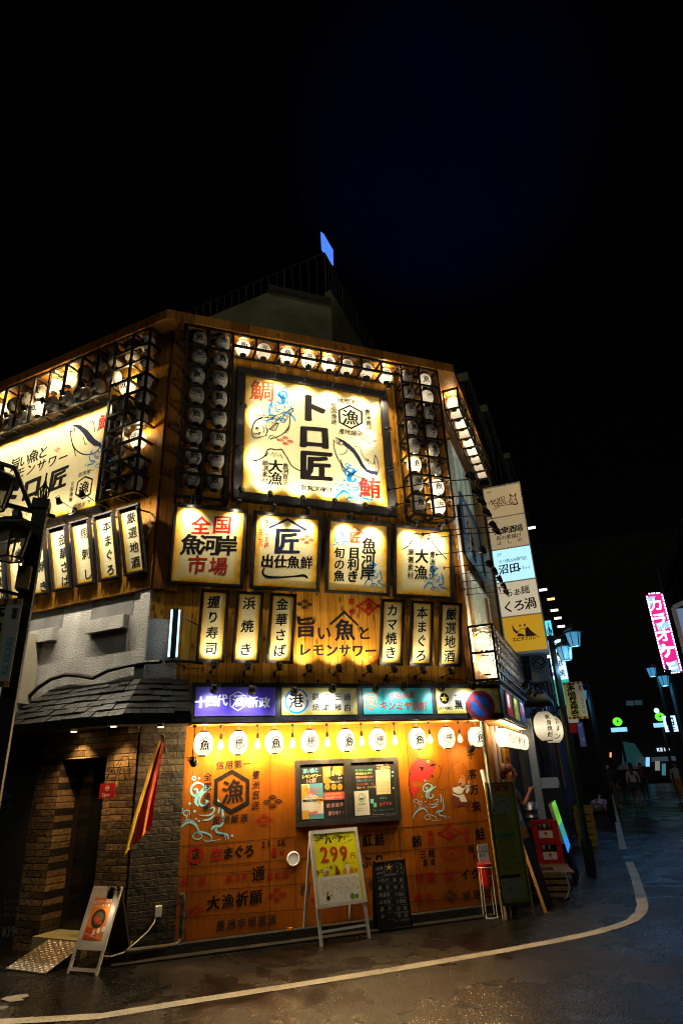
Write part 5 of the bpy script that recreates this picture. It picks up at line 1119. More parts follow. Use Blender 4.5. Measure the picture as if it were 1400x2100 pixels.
# aluminium A-frame with the yellow poster
MA = post_frame(2.573, 7.40, 7.6, 12.9)
t = thing('poster_stand', 'silver A-frame stand with a yellow happy hour poster reading 299円', 'sign', Matrix.Translation((2.573, 7.40, 0)) @ Matrix.Rotation(R_(7.6), 4, 'Z'))
ML = Matrix.Rotation(-R_(12.9), 4, 'X'); WM_OF[t.name] = Matrix.Translation((2.573, 7.40, 0)) @ Matrix.Rotation(R_(7.6), 4, 'Z')
w, h = .308, 1.10; zb = .335
b = MB()
for (x0, x1, z0, z1) in ((-w, w, h - .04, h), (-w, w, zb, zb + .04), (-w, -w + .035, zb + .04, h - .04), (w - .035, w, zb + .04, h - .04)): b.box(x0, x1, -.012, .012, z0, z1, M_SILVER)
part_at(b, 'poster_frame', MA, t)
for s in (-1, 1):
    part_at(MB().box(s * (w - .02) - .016, s * (w - .02) + .016, .013, .035, 0.0, h - .02, M_SILVER), 'leg', MA, t)
    part_at(MB().box(s * (w - .02) - .016, s * (w - .02) + .016, -.012, .012, 0, h - .03, M_SILVER), 'leg', post_frame(2.573 - math.sin(R_(7.6)) * .49, 7.40 + math.cos(R_(7.6)) * .49, 7.6, -12.9), t)
part_at(MB().box(-w + .035, w - .035, .014, .034, .115, .14, M_SILVER), 'stretcher', MA, t)
YL = mat('yellow_poster_print', (.82, .78, .015), .35, var=.1, scale=6)
pp = part_at(MB().box(-w + .035, w - .035, -.004, .004, zb + .04, h - .04, YL), 'poster', MA, t)
a = Art(MA, -.006, 'A')
a.text('トロ匠の', (130, 258), (282, 190), 58, M_INK, .03); a.text('ハ', (305, 250), (305, 250), 105, M_INK, .05); a.text('ッピー', (360, 225), (425, 195), 52, M_INK, .03); a.text('ア', (445, 235), (445, 235), 85, M_INK, .05); a.text('ワー', (500, 225), (545, 205), 55, M_INK, .03); a.text('19:00まで', (490, 288), (590, 245), 26, M_INK, .02)
RP = mat('poster_red_print', (.50, .05, .015), .4); a.text('299', (262, 420), (492, 405), 250, RP, .03, False); a.text('円', (602, 432), (602, 432), 78, RP, .02, False); a.text('(税込328円)', (510, 528), (632, 515), 24, RP, 0, False)
a.text('生ビールも!', (190, 635), (385, 560), 52, M_INK, .03)
a.y = -.0068
OR = mat('poster_orange_print', (.72, .26, .02), .4); GRN = mat('poster_green_print', (.10, .30, .03), .4); WP = mat('poster_white_print', (.80, .79, .77), .4)
for x, y, r in ((290, 640, 36), (420, 640, 34), (510, 620, 36), (590, 610, 34), (640, 605, 26)): a.dot((x, y), r, OR)
a.poly([(252, 600), (320, 585), (310, 670), (268, 672)], WP); a.poly([(392, 590), (405, 545), (455, 640), (440, 665), (392, 660)], mat('poster_brown_print', (.25, .08, .02), .4)); a.poly([(515, 545), (562, 535), (552, 650), (530, 655)], WP)
a.y = -.0076; a.poly([(168, 712), (180, 700), (645, 645), (664, 655), (708, 950), (695, 972), (225, 1030), (208, 1015)], WP)
a.y = -.0084; rr = random.Random(5); MENU = 'レモンサワーハイボールウーロンハイカシスオレンジュースグレープフルーツ梅酒日本酒焼酎白ワイン赤生'
for i in range(16):
    x = 645 - i * 28; y0 = 690 + i * 3.6; n = rr.choice((4, 6, 7, 8, 9, 10))
    a.text(''.join(rr.choice(MENU) for _ in range(n)), (x, y0), (x + n * 4.2, y0 + n * 23), 22, M_INK, .02, False)
for x, y, r, m in ((300, 900, 22, OR), (310, 945, 30, mat('poster_dark_print', (.03, .02, .01), .4)), (600, 920, 38, GRN), (650, 915, 30, GRN), (305, 880, 14, GRN), (345, 915, 14, GRN)): a.dot((x, y), r, m, y=-.0092)
a.b.build('poster_print', pp)
# black chalk A-frame
MS = post_frame(3.241, 7.61, 4.2, 6.2); t = thing('chalk_stand', 'black A-frame chalkboard with a gold star and a handwritten sake list', 'sign', Matrix.Translation((3.241, 7.61, 0)) @ Matrix.Rotation(R_(4.2), 4, 'Z'))
part_at(MB().box(-.212, .212, -.012, .004, .03, .70, mat('blackboard', (.012, .013, .014), .5)), 'front_board', MS, t)
bk = part_at(MB().box(-.212, .212, -.004, .012, .03, .70, M_BLACK), 'rear_board', post_frame(3.241 - .0114, 7.61 + .155, 4.2, -6.2), t)
fb = [c for c in t.children if c.name.startswith('front_board')][0]
b = MB()
for s in (-1, 1): b.box(s * .200 - .012, s * .200 + .012, -.016, .006, 0, .705, M_BLACK)
b.box(-.188, .188, -.016, .006, .69, .712, mat('worn_wood_trim', (.25, .12, .05), .5)); part_at(b, 'frame', MS, t)
CK = mat('chalk_white', (.48, .48, .46), .9); CKY = mat('chalk_yellow', (.50, .45, .12), .9); CKG = mat('chalk_green', (.08, .40, .16), .9)
a = Art(MS, -.0145, 'A')
c = (1032, 575); a.poly([(c[0] + (48 if i % 2 == 0 else 19) * math.sin(i * math.pi / 5), c[1] - (48 if i % 2 == 0 else 19) * math.cos(i * math.pi / 5)) for i in range(10)], M_STAR); a.ring(c, 58, 2, CK, 24)
a.text('SAPPORO', (985, 668), (1110, 655), 40, CK, .02, False, sx=.8); a.text('日本酒', (872, 600), (945, 583), 42, CK, .02); a.text('あります', (900, 652), (970, 635), 34, CK, .01)
a.text('お得な', (1172, 540), (1180, 630), 28, CK, 0); a.text('飲み比べ', (1130, 565), (1140, 650), 24, CK, 0)
for i, (l, r) in enumerate((('十四代', '黒龍'), ('獺祭', '鍋島'), ('飛露喜', '八海山'), ('久保田', '〆張鶴'), ('而今', '田酒'), ('作', '新政'))):
    y = 738 + i * 85; a.text(l, (920 + i * 8, y), (1010 + i * 8, y - 8), 52, CK, 0); a.text(r, (1100 + i * 12, y - 10), (1180 + i * 12, y - 16), 50, CK, 0)
    a.text('一杯 580', (990 + i * 8, y + 38), (1055 + i * 8, y + 32), 17, CKY if i % 2 else CK, 0); a.text('90ml 650', (1150 + i * 12, y + 30), (1215 + i * 12, y + 24), 16, CK, 0); a.dot((890 + i * 10, y + 15), 6, CKG)
a.text('飲み放題も出来ます', (1115, 1118), (1265, 1108), 24, CK, 0); a.text('詳しくは店員まで', (1105, 1215), (1270, 1200), 26, CK, 0)
a.stroke([(870, 690), (900, 700), (980, 670), (985, 520), (1000, 505)], 2.5, CK); a.stroke([(1080, 560), (1110, 530), (1150, 520), (1215, 600), (1190, 665)], 2.5, CK); a.b.build('chalk_writing', fb)
# wall mounted double notice board
MB_ = FF.at(2.853, 1.075, .0); uL, zT_ = on_plane(FF.M, *Z('M', 35, 105), -.06); uR, _ = on_plane(FF.M, *Z('M', 1205, 745), -.06); _, zB = on_plane(FF.M, *Z('M', 50, 845), -.06)
MN = FF.at((uL + uR) / 2, zB, 0); w = (uR - uL) / 2; h = zT_ - zB
t = thing('notice_board', 'wide black double notice board with posters and neon chalk writing on the plywood front', 'notice board', MN)
b = MB().box(-w, w, -.03, -.001, 0, h, mat('blackboard', (.012, .013, .014), .5)); b.build('board', t); b = MB()
for (x0, x1, z0, z1) in ((-w, w, h - .05, h), (-w, w, 0, .06), (-w, -w + .055, .06, h - .05), (w - .055, w, .06, h - .05), (-.055, .035, .06, h - .05)): b.box(x0, x1, -.055, -.0305, z0, z1, M_FRAME)
b.build('frame', t)
y = -.0325; N = {k: mat('neon_' + k, c, .6) for k, c in dict(blue=(.16, .52, .72), yellow=(.70, .62, .16), pink=(.70, .34, .34), green=(.10, .45, .30), red=(.62, .10, .08), white=(.62, .60, .56), cream=(.60, .50, .30), sky=(.08, .30, .42), dark=(.02, .015, .01), orange=(.72, .20, .02), amber=(.62, .35, .03)).items()}
a = Art(MN, y, 'M')
a.text('旨い魚と', (135, 222), (262, 212), 54, N['blue'], .02); a.text('レモンサワー', (120, 285), (295, 270), 48, N['yellow'], .02); a.text('トロ匠', (165, 335), (240, 325), 50, N['pink'], .03)
def leaf(p, m, name, y=y):
    b = Art(MN, y, 'M'); b.poly(p, m); return b
b = Art(MN, y, 'M'); b.poly([(92, 368), (330, 355), (345, 745), (102, 760)], N['white'])
b.y -= .001; b.poly([(180, 363), (330, 356), (336, 520), (200, 470)], N['sky']); b.poly([(94, 390), (165, 370), (180, 440), (120, 540), (98, 530)], N['amber']); b.poly([(104, 662), (180, 655), (185, 752), (104, 758)], N['amber']); b.poly([(180, 700), (343, 690), (345, 744), (182, 754)], N['sky']); b.poly([(110, 540), (330, 530), (330, 552), (112, 565)], N['dark']); b.dot((300, 540), 42, N['amber'])
b.y -= .001; b.text('ハッピー', (150, 430), (275, 420), 52, N['red'], .05, False); b.text('アワー', (175, 478), (258, 468), 50, N['red'], .05, False); b.text('299円', (185, 692), (258, 682), 50, N['red'], .05, False); b.text('Happy hour', (165, 512), (262, 508), 22, N['dark'], 0, False); b.text('15時〜18時', (160, 551), (290, 545), 20, N['white'], .02, False)
for i in range(4): b.text('・ビール380' [:7 - i % 2], (225, 578 + i * 22), (300, 575 + i * 22), 17, N['dark'], .0, False)
b.b.build('happy_hour_poster', t)
b = Art(MN, y, 'M'); b.poly([(328, 170), (557, 158), (574, 535), (345, 548)], N['dark']); b.y -= .001
b.poly([(332, 176), (420, 170), (395, 300), (445, 340), (380, 370), (338, 350)], N['orange']); b.poly([(445, 170), (555, 164), (560, 260), (500, 270), (440, 240)], N['orange']); b.poly([(340, 462), (572, 448), (574, 533), (345, 546)], N['red'])
for x in (382, 455, 522): b.dot((x, 395), 34, N['amber']); b.dot((x, 395), 24, N['orange'], y=y - .0018)
b.y -= .0015; b.text('毎日', (372, 198), (400, 196), 24, N['white'], .02, False); b.text('朝5時', (390, 250), (505, 240), 72, N['yellow'], .05); b.text('まで', (510, 302), (535, 300), 26, N['white'], .02); b.text('営業してます!', (432, 345), (545, 335), 24, N['white'], .02); b.text('24時〜最大3時間!', (362, 482), (540, 470), 21, N['yellow'], .02, False); b.text('飲み放題980円', (375, 518), (540, 508), 24, N['white'], .03, False)
b.b.build('late_hours_poster', t)
a.text('歓送迎会', (395, 605), (540, 590), 48, N['pink'], .0); a.text('承り中!!', (412, 690), (560, 680), 52, N['pink'], .0); a.text('Samurai', (925, 155), (1000, 150), 34, N['pink'], .01); a.text('IZAKAYA', (965, 188), (1065, 180), 38, N['yellow'], .01)
for i, (tx, m) in enumerate((('旬のおいしい鮮魚', 'green'), ('知多梅酒レモンサワー', 'yellow'), ('厳選日本酒あります', 'pink'), ('名物ぶつ切りまぐろ', 'sky'), ('いくらこぼれ すし', 'red'), ('生ビール 299円', 'yellow'))): a.text(tx, (700 + i * 4, 215 + i * 38), (870 + i * 6, 208 + i * 38), 29, N[m], .0)
b = Art(MN, y, 'M'); b.poly([(912, 210), (1072, 203), (1082, 472), (925, 482)], N['cream']); b.y -= .001
rr = random.Random(2)
for i in range(12):
    yy = 228 + i * 20
    for k in range(5): b.stroke([(930 + k * 29, yy), (942 + k * 29, yy - 6 if i in (7, 8) else yy + rr.uniform(-3, 3)), (952 + k * 29 - rr.uniform(0, 8), yy + 2)], 3, N['red'] if i in (2, 3) else N['dark'])
b.b.build('menu_sheet', t)
b = Art(MN, y, 'M'); b.poly([(676, 448), (835, 436), (853, 705), (690, 716)], N['white']); b.y -= .001; b.ring((762, 515), 44, 7, mat('sign_green', (.05, .25, .06), .5), 24); b.poly([(738, 520), (790, 516), (790, 526), (738, 530)], N['dark']); b.poly([(738, 536), (778, 533), (778, 541), (738, 544)], N['dark']); b.stroke([(755, 485), (775, 505), (770, 485)], 3, N['dark']); b.text('喫煙室', (738, 592), (792, 586), 28, mat('sign_green', (0, 0, 0)), .03, False); b.text('ご飲食しながら', (716, 636), (822, 630), 17, N['dark'], 0, False); b.text('喫煙可能です。', (716, 660), (822, 652), 17, N['dark'], 0, False); b.b.build('smoking_room_notice', t)
a.text('CHECK', (965, 520), (1032, 516), 30, N['green'], .0); a.text('おすすめ', (972, 588), (1078, 578), 42, N['red'], .02); a.text('Take a menu available!', (890, 655), (1120, 640), 26, N['sky'], 0); a.text('Please send to the staff', (892, 702), (1130, 690), 22, N['white'], 0)
for (x, y_, m) in ((875, 555, 'blue'), (908, 598, 'green')): a.poly([(x - 18, y_ - 24), (x + 18, y_ - 26), (x + 20, y_ + 22), (x - 16, y_ + 24)], N[m])
for (x, y_, m) in ((1030, 140, 'pink'), (940, 185, 'pink'), (1050, 148, 'red'), (1102, 232, 'white'), (1100, 275, 'blue'), (1110, 410, 'yellow')): a.dot((x, y_), 10, N[m], 8)
a.b.build('chalk_writing', t)
# round vent, pipe, litter
u, z = on_plane(FF.M, *Z('d', 474, 147), 0); t = thing('wall_vent', 'round white louvred vent cap on the painted plywood', 'vent', FF.at(u, z, .001))
MB().lathe([(.075, 0), (.078, .012), (.068, .025), (.060, .02)], (0, 0, 0), M_WHITE, 24, (0, -1, 0)).build('rim', t); b = MB().lathe([(.06, 0), (.06, .004)], (0, 0, 0), mat('vent_shadow', (.05, .045, .04), .7), 20, (0, -1, 0)); b.build('backing', t); b = MB()
for i in range(7): zz = -.045 + i * .015; hw = math.sqrt(.060 ** 2 - zz ** 2); b.hexa([(-hw, -.018, zz), (hw, -.018, zz), (hw, -.006, zz + .004), (-hw, -.006, zz + .004)], [(-hw, -.018, zz + .006), (hw, -.018, zz + .006), (hw, -.006, zz + .010), (-hw, -.006, zz + .010)], M_WHITE)
b.build('louvre', t)
u, z = on_plane(FF.M, *Z('d', 65, 285), -.06); M_PIPE = mat('grubby_pipe', (.09, .08, .065), .4, .5, var=.4, scale=15)
t = thing('drain_pipe', 'grubby bent grey pipe at the foot of the plywood by the stone pier', 'pipe', FF.at(u, 0, .06))
MB().tube([(-.02, .05, z), (0, 0, z), (0, 0, z - .05), (0, 0, .14), (-.03, -.02, .10), (-.1, -.04, .09), (-.55, -.11, .105)], .026, M_PIPE, 10).lathe([(.036, 0), (.036, .04)], (0, 0, z - .08), M_PIPE, 12).lathe([(.034, 0), (.034, .03)], (0, 0, .22), M_PIPE, 12).lathe([(.034, 0), (.034, .03)], (0, 0, .33), M_PIPE, 12).build('pipe', t)
p = on_ground(600, 1912, .10); o = MB().box(-.035, .035, -.012, .012, 0, .022, mat('orange_litter', (.62, .20, .02), .5)).box(-.02, .03, -.022, -.0121, 0, .012, mat('orange_litter', (0, 0, 0))).build('litter'); o.location = (p.x, D - .10, .101); tag(o, 'small orange scrap lying on the dark kerb', 'litter')
# electrical outlet box with its white lead on the stone pier
u, z = on_plane(FF.M, *Z('D', 1083, 1295), -.03); t = thing('outlet_box', 'small white outlet box with a white lead on the dark stone pier', 'socket', FF.at(u, z, .021))
MB().box(-.032, .032, -.045, 0, -.05, .05, M_WHITE).box(-.026, .026, -.049, -.0452, -.044, .044, M_WHITE).build('box', t)
b = MB(); ld = [(1070, 1330), (1055, 1370), (1010, 1430), (930, 1500), (840, 1570), (760, 1590), (700, 1585)]
b.tube([(on_plane(FF.M, *Z('D', *p), -.06)[0] - u, -.03 - .02 * i, on_plane(FF.M, *Z('D', *p), -.06)[1] - z) for i, p in enumerate(ld)], .006, M_WHITE, 6); b.build('lead', t)
for (x, y) in ((848, 1452), (895, 1515)): q = on_plane(FF.M, *Z('D', x, y), -.1); o = MB().box(-.012, .012, -.002, .002, -.02, .02, mat('yellow_tape', (.60, .50, .03), .5)).build('yellow_tag', t); o.location = (q[0] - u, -.075, q[1] - z); o.rotation_euler = (0, .6, 0)
# flag of red and yellow stripes on a short pole
M_FR, M_FY = mat('flag_red_cloth', (.60, .012, .015), .75), mat('flag_yellow_cloth', (.72, .42, .02), .75)
u, z = on_plane(FF.M, *Z('D', 1112, 122), -.34)
t = thing('hanging_flag', 'furled red and yellow striped flag drooping from a short wall pole', 'flag', FF.at(u, z, .021))
MB().tube([(.06, 0, -.12), (0, -.36, .02)], .011, M_BLACK, 8).build('pole', t); MB().ball((0, -.37, .03), .024, mat('brass_finial', (.55, .30, .06), .3, .8), 12).build('finial', t)
L = [(1085, 135), (1060, 185), (1035, 250), (1002, 370), (955, 520), (905, 680), (868, 820), (842, 915)]; Rr = [(1122, 150), (1114, 200), (1104, 260), (1088, 340), (1070, 450), (1054, 560), (1046, 650), (1040, 715)]
MFl = FF.at(u, z, .021); b = MB(); vs = []; nx = 18
for j in range(29):
    v = j / 28 * 7; k = min(int(v), 6); f = v - k
    l = tuple(L[k][e] + (L[k + 1][e] - L[k][e]) * f for e in (0, 1)); r = tuple(Rr[k][e] + (Rr[k + 1][e] - Rr[k][e]) * f for e in (0, 1)); fl_, fr_ = on_plane(MFl, *Z('D', *l), -.30), on_plane(MFl, *Z('D', *r), -.30)
    for i in range(nx + 1):
        s = i / nx; dep = .30 + (.018 * math.sin(s * 11 + j * .06) + .006 * math.sin(s * 23 + j * .2)) * (.35 + j / 28) + .10 * (1 - s); vs.append((fl_[0] + (fr_[0] - fl_[0]) * s, -dep, fl_[1] + (fr_[1] - fl_[1]) * s))
for band, m in (((0, 3), M_FY), ((3, 6), M_FY), ((6, 12), M_FR), ((12, 13), M_FY), ((13, 18), M_FR)):
    fs = [(j * (nx + 1) + i, j * (nx + 1) + i + 1, (j + 1) * (nx + 1) + i + 1, (j + 1) * (nx + 1) + i) for j in range(28) for i in range(*band)]
    o_ = len(b.v)
    if o_ == 0: b.v = list(vs)
    k = b.mi(m); b.f += [list(f) for f in fs]; b.m += [k] * len(fs)
b.build('cloth', t, True)
# open sign on strings
u, z = on_plane(FL.M, *Z('D', 735, 422), -.14); M_OPN = mat('red_open_sign', (.48, .02, .022), .4)
MO = FL.at(u, z, .14); t = thing('open_sign', 'red hanging sign reading Open in white beside the dark doorway', 'sign', MO)
x0, _ = on_plane(MO, *Z('D', 685, 470)); x1, _ = on_plane(MO, *Z('D', 785, 470)); _, z0 = on_plane(MO, *Z('D', 730, 525))
MB().box(x0, x1, -.006, .006, z0, 0, M_OPN).build('plate', t); a = Art(MO, -.0075, 'D'); a.text('Open', (708, 500), (745, 498), 34, M_PW, .02, False); a.ring((735, 455), 17, 3, M_PW); a.stroke([(722, 452), (748, 450)], 4, M_PW); a.stroke([(722, 460), (748, 458)], 4, M_PW); a.b.build('lettering', t)
zk = on_plane(MO, *Z('D', 822, 235)); MB().tube([(x0 + .02, 0, 0), (zk[0], .05, zk[1]), (x1 - .02, 0, 0)], .004, M_BLACK, 5).tube([(zk[0], .05, zk[1]), (zk[0], .135, zk[1])], .006, M_BLACK, 5).build('cord', t)
MK = FL.at(0, 0, .05); uk, zk2 = on_plane(FL.M, *Z('D', 820, 340), -.05); t = thing('cut_letters', 'black cut-out letters reading Ke-train on the stone tiles', 'lettering', FL.at(uk, zk2, .0135)); a = Art(FL.at(uk, zk2, .0135), -.035, 'D'); a.text('Ke-train', (745, 330), (892, 322), 46, M_BLACK, .02); mb = a.b; mb.build('letters', t)
b = MB()
for k in range(4): b.bar((-.11 + k * .075, -.034, 0), (-.11 + k * .075, 0, 0), .006, M_BLACK)
b.build('standoff', t)
# steel ramp at the door
P1, P2 = on_ground(*Z('D', 22, 1702)), on_ground(*Z('D', 325, 1726)); li = FL.M.inverted(); q1, q2 = li @ P1, li @ P2
M_CHK = mat('checker_plate', (.40, .36, .30), .38, .8, var=.25, scale=6)
t = thing('door_ramp', 'steel checker-plate ramp sloping up to the dark doorway', 'ramp', FL.M)
yA, yB = (q1.y + q2.y) / 2, -.14; xa, xb = q1.x, q2.x; b = MB(); b.hexa([(xa, yA, .004), (xb, yA, .004), (xb, yB, .15), (xa, yB, .15)], [(xa, yA, .012), (xb, yA, .012), (xb, yB, .158), (xa, yB, .158)], M_CHK); b.build('plate', t)
b = MB(); nx_, ny_ = 13, 18
for i in range(nx_):
    for j in range(ny_):
        f = (j + .5) / ny_; x = xa + (xb - xa) * (i + .5) / nx_; y_ = yA + (yB - yA) * f; zz = .0125 + (.146) * f; s = 1 if (i + j) % 2 else -1; d = .012
        b.hexa([(x - d, y_ - s * d - .004, zz), (x + d, y_ + s * d - .004, zz), (x + d, y_ + s * d + .004, zz + .001), (x - d, y_ - s * d + .004, zz + .001)], [(x - d * .8, y_ - s * d, zz + .0035), (x + d * .8, y_ + s * d, zz + .0035), (x + d * .8, y_ + s * d + .001, zz + .0035), (x - d * .8, y_ - s * d + .001, zz + .0035)], M_CHK)
b.build('tread_pattern', t)
# orange A-board with clip lamp by the door
bx_, by_ = -.058, 7.55; MQ = post_frame(bx_, by_, -39.7, 20.6); t = thing('menu_stand', 'grey A-board with an orange noodle poster under a clip lamp by the doorway', 'sign', Matrix.Translation((bx_, by_, 0)) @ Matrix.Rotation(R_(-39.7), 4, 'Z'))
w, h = .178, .735; b = MB(); M_GR = mat('grey_board_paint', (.42, .41, .40), .45, var=.15, scale=10)
for s in (-1, 1): b.box(s * (w - .012) - .012, s * (w - .012) + .012, -.012, .012, 0, h, M_GR)
b.box(-w + .024, w - .024, -.012, .012, .02, .05, M_GR).box(-w + .024, w - .024, -.008, .008, .19, h, M_GR); part_at(b, 'front_board', MQ, t)
b = MB()
for s in (-1, 1): b.box(s * (w - .012) - .012, s * (w - .012) + .012, -.012, .012, 0, h - .02, M_BLACK)
b.box(-w + .024, w - .024, -.008, .008, .1, h - .02, M_BLACK); part_at(b, 'rear_board', post_frame(bx_ + math.sin(R_(39.7)) * .50, by_ + math.cos(R_(39.7)) * .50, -39.7, -20.6), t)
a = Art(MQ, -.0095, 'D'); OP = mat('orange_poster_print', (.62, .17, .02), .4); a.poly([(655, 1200), (778, 1205), (690, 1498), (562, 1488)], OP); a.y -= .0008; a.poly([(592, 1400), (640, 1412), (665, 1494), (566, 1486)], mat('poster_deep_orange', (.45, .06, .01), .4)); k = a.size((675, 1345), 10) / 10; C_ = a.pt((675, 1345))
a.b.poly([(C_[0] + 62 * k * math.cos(i * .3), C_[1] + 62 * k * math.sin(i * .3)) for i in range(21)], a.y - .0004, N['dark']); a.b.poly([(C_[0] + 44 * k * math.cos(i * .3), C_[1] + 40 * k * math.sin(i * .3)) for i in range(21)], a.y - .0010, mat('noodle_soup_print', (.10, .08, .03), .4))
a.y -= .0018; a.poly([(640, 1345), (665, 1330), (690, 1340), (680, 1365), (655, 1370)], RP); a.poly([(655, 1375), (700, 1370), (690, 1390)], RP); a.text('パクチー香る', (650, 1235), (760, 1225), 26, M_PW, .02); a.text('汁なし担々麺', (648, 1262), (745, 1255), 20, M_PW, .02); a.text('580', (640, 1440), (708, 1418), 46, M_PW, .06); a.text('ランチ始めました', (590, 1450), (660, 1478), 14, M_PW, 0); a.b.build('poster_print', [c for c in t.children if c.name.startswith('front_board')][0])
Mtop = MQ; hd_ = on_plane(MQ, *Z('D', 765, 1170), -.14)
t2 = floodlight(MQ, (w - .03, -.013, h - .02), (hd_[0], -.15, hd_[1]), (hd_[0] - .12, 0, hd_[1] - .26), 'black clip lamp clamped on the orange A-board by the doorway', 1.6, 'clip lamps', 100, r=.034, length=.09)
# entrance downlights under the slate eave
for i, (x, y) in enumerate(((507, 67), (777, 32), (1100, 35))):
    d = ray(*Z('D', x, y)); tt = (2.27 - CAM_H) / d.z; p = EYE + d * tt * (.984, .999, .948)[i]
    t = thing('downlight', 'small recessed downlight under the slate eave, %s from the left' % ORD[i], 'lamp', Matrix.Translation((p.x, p.y, p.z)), 'downlights over the doorway')
    MB().lathe([(.042, 0), (.042, 2.272 - p.z), (.036, 2.272 - p.z)], (0, 0, 0), M_FRAME, 16).build('trim', t); MB().lathe([(.034, 0), (.034, .002)], (0, 0, -.006), mat('downlight_lens', (.9, .9, .9), .3, emit=(1, .62, .25), strength=12), 14).build('lens', t)
    spot(t, (0, 0, -.012), (-.0, .0, -2), (46, 46, 34)[i], 105, (1, .58, .22), .6, .03)
# cable along the stucco, downpipe and cabinet
b = MB(); pts = [(150, 1480), (260, 1370), (350, 1310), (450, 1280), (540, 1285), (640, 1302), (740, 1250), (850, 1222), (1000, 1195), (1100, 1190)]
o = b.tube([(*((lambda q: (q[0], -.055, q[1]))(on_plane(FL.M, *Z('g', *p), -.055))),) for p in pts], .026, M_BLACK, 8).build('wall_cable'); o.matrix_world = FL.M; tag(o, 'thick black sheathed cable sagging across the grey stucco wall', 'cable')
b = MB(); o = b.tube([(*((lambda q: (q[0], -.05, q[1]))(on_plane(FF.M, *Z('g', *p), -.05))),) for p in [(1130, 1188), (1200, 1182), (1300, 1188), (1390, 1200)]], .02, M_BLACK, 8).build('wall_cable'); o.matrix_world = FF.M; tag(o, 'black cable running over the corner pier beside the tube lamp', 'cable')
cbx = on_plane(FL.M, *Z('g', 165, 1000), -.2); cb2 = on_plane(FL.M, *Z('g', 110, 1475), -.2)
t = thing('wall_cabinet', 'tall beige service cabinet on the stucco wall behind the street lamp', 'cabinet', FL.at(cbx[0], cb2[1], .001)); hh = cbx[1] - cb2[1]
BG = mat('beige_cabinet_paint', (.46, .41, .30), .5, var=.12, scale=4); MB().box(-.14, .12, -.22, 0, 0, hh, BG).build('body', t); MB().box(-.12, .10, -.226, -.2205, .03, hh - .03, BG).build('door', t)
b = MB(); q0, q1 = on_plane(FL.M, *Z('g', 212, 1240), -.08), on_plane(FL.M, *Z('g', 180, 1480), -.08); o = b.tube([(q0[0], -.02, q0[1]), (q0[0], -.08, q0[1] - .02), (q0[0], -.08, q1[1])], .03, BG, 10).build('downpipe'); o.matrix_world = FL.M; tag(o, 'short beige downpipe on the stucco beside the cabinet', 'pipe')
# ------------------------------------------------------------------ street lamps with hexagonal lanterns
M_POLE = mat('dark_green_post_paint', (.014, .022, .016), .4, var=.3, scale=12); M_PANE_OFF = mat('dusty_lamp_pane', (.60, .48, .30), .45, var=.15, scale=20, alpha=.55)
M_PANE_ON = mat('cyan_lit_pane', (.3, .6, .7), .4, emit=(.08, .42, .80), strength=.42); M_CORE = emat('white_blue_core', (.55, .88, 1), 6)
def hexlamp(t, c, s, lit):
    c = Vector(c)
    ring = lambda r, z: [c + Vector((r * math.cos(R_(60 * i + 30)), r * math.sin(R_(60 * i + 30)), z)) for i in range(6)]
    b = MB(); n = 6
    b.lathe([(.31 * s, -.03 * s), (.30 * s, 0), (.16 * s, .09 * s), (.07 * s, .13 * s), (.05 * s, .20 * s), (.02 * s, .26 * s)], c, M_POLE, 6)
    tp, bt = ring(.215 * s, -.03 * s), ring(.145 * s, -.40 * s)
    for i in range(6): b.bar(tp[i], bt[i], .018 * s, M_POLE); b.bar(bt[i], bt[(i + 1) % 6], .018 * s, M_POLE)
    b.build('lamp_frame', t)
    b = MB(); tp, bt = ring(.205 * s, -.035 * s), ring(.138 * s, -.395 * s)
    for i in range(6): b.add([tp[i], tp[(i + 1) % 6], bt[(i + 1) % 6], bt[i]], [(0, 1, 2, 3)], M_PANE_ON if lit else M_PANE_OFF)
    b.add(bt, [tuple(range(6))], M_PANE_ON if lit else M_PANE_OFF); b.build('pane', t)
    if lit: MB().ball(c + Vector((0, 0, -.25 * s)), .055 * s, M_CORE, 10).build('bulb', t)
def street_lamp(name, label, P, top, lamps, arms, lit, s=1.0, pw=.10):
    t = thing(name, label, 'street lamp', Matrix.Translation((P.x, P.y, 0))); b = MB()
    b.box(-pw / 2, pw / 2, -pw / 2, pw / 2, 0, top, M_POLE).box(-pw * .62, pw * .62, -pw * .62, pw * .62, top - .07, top + .01, M_POLE).box(-pw * .9, pw * .7, -pw * .7, pw * .7, 0, .5, M_POLE); b.build('post', t)
    b = MB()
    for p, q in arms: b.bar(p, q, .045 * s, M_POLE)
    b.build('arm', t)
    for c in lamps: hexlamp(t, c, s, lit)
    b = MB()
    for i in range(6):
        a_ = R_(60 * i); pts = [(0, 0, top), (.035 * math.cos(a_), .035 * math.sin(a_), top + .05), (.042 * math.cos(a_), .042 * math.sin(a_), top + .10), (.012 * math.cos(a_), .012 * math.sin(a_), top + .15), (0, 0, top + .2)]
        b.tube(pts, .006, M_POLE, 5)
    b.tube([(0, 0, top), (0, 0, top + .26)], .007, M_POLE, 5); b.build('finial', t)
    return t
P = sight(85, 1040, 5.0); hdv = 5.0
c1 = sight(31, 1082, 4.86); c2 = sight(-4, 985, 5.25)
rel = lambda q: Vector((q.x - P.x, q.y - P.y, q.z))
ar = [sight(14, 1035, 4.86), sight(112, 1060, 5.08), sight(-30, 975, 5.2), sight(70, 1050, 5.0)]
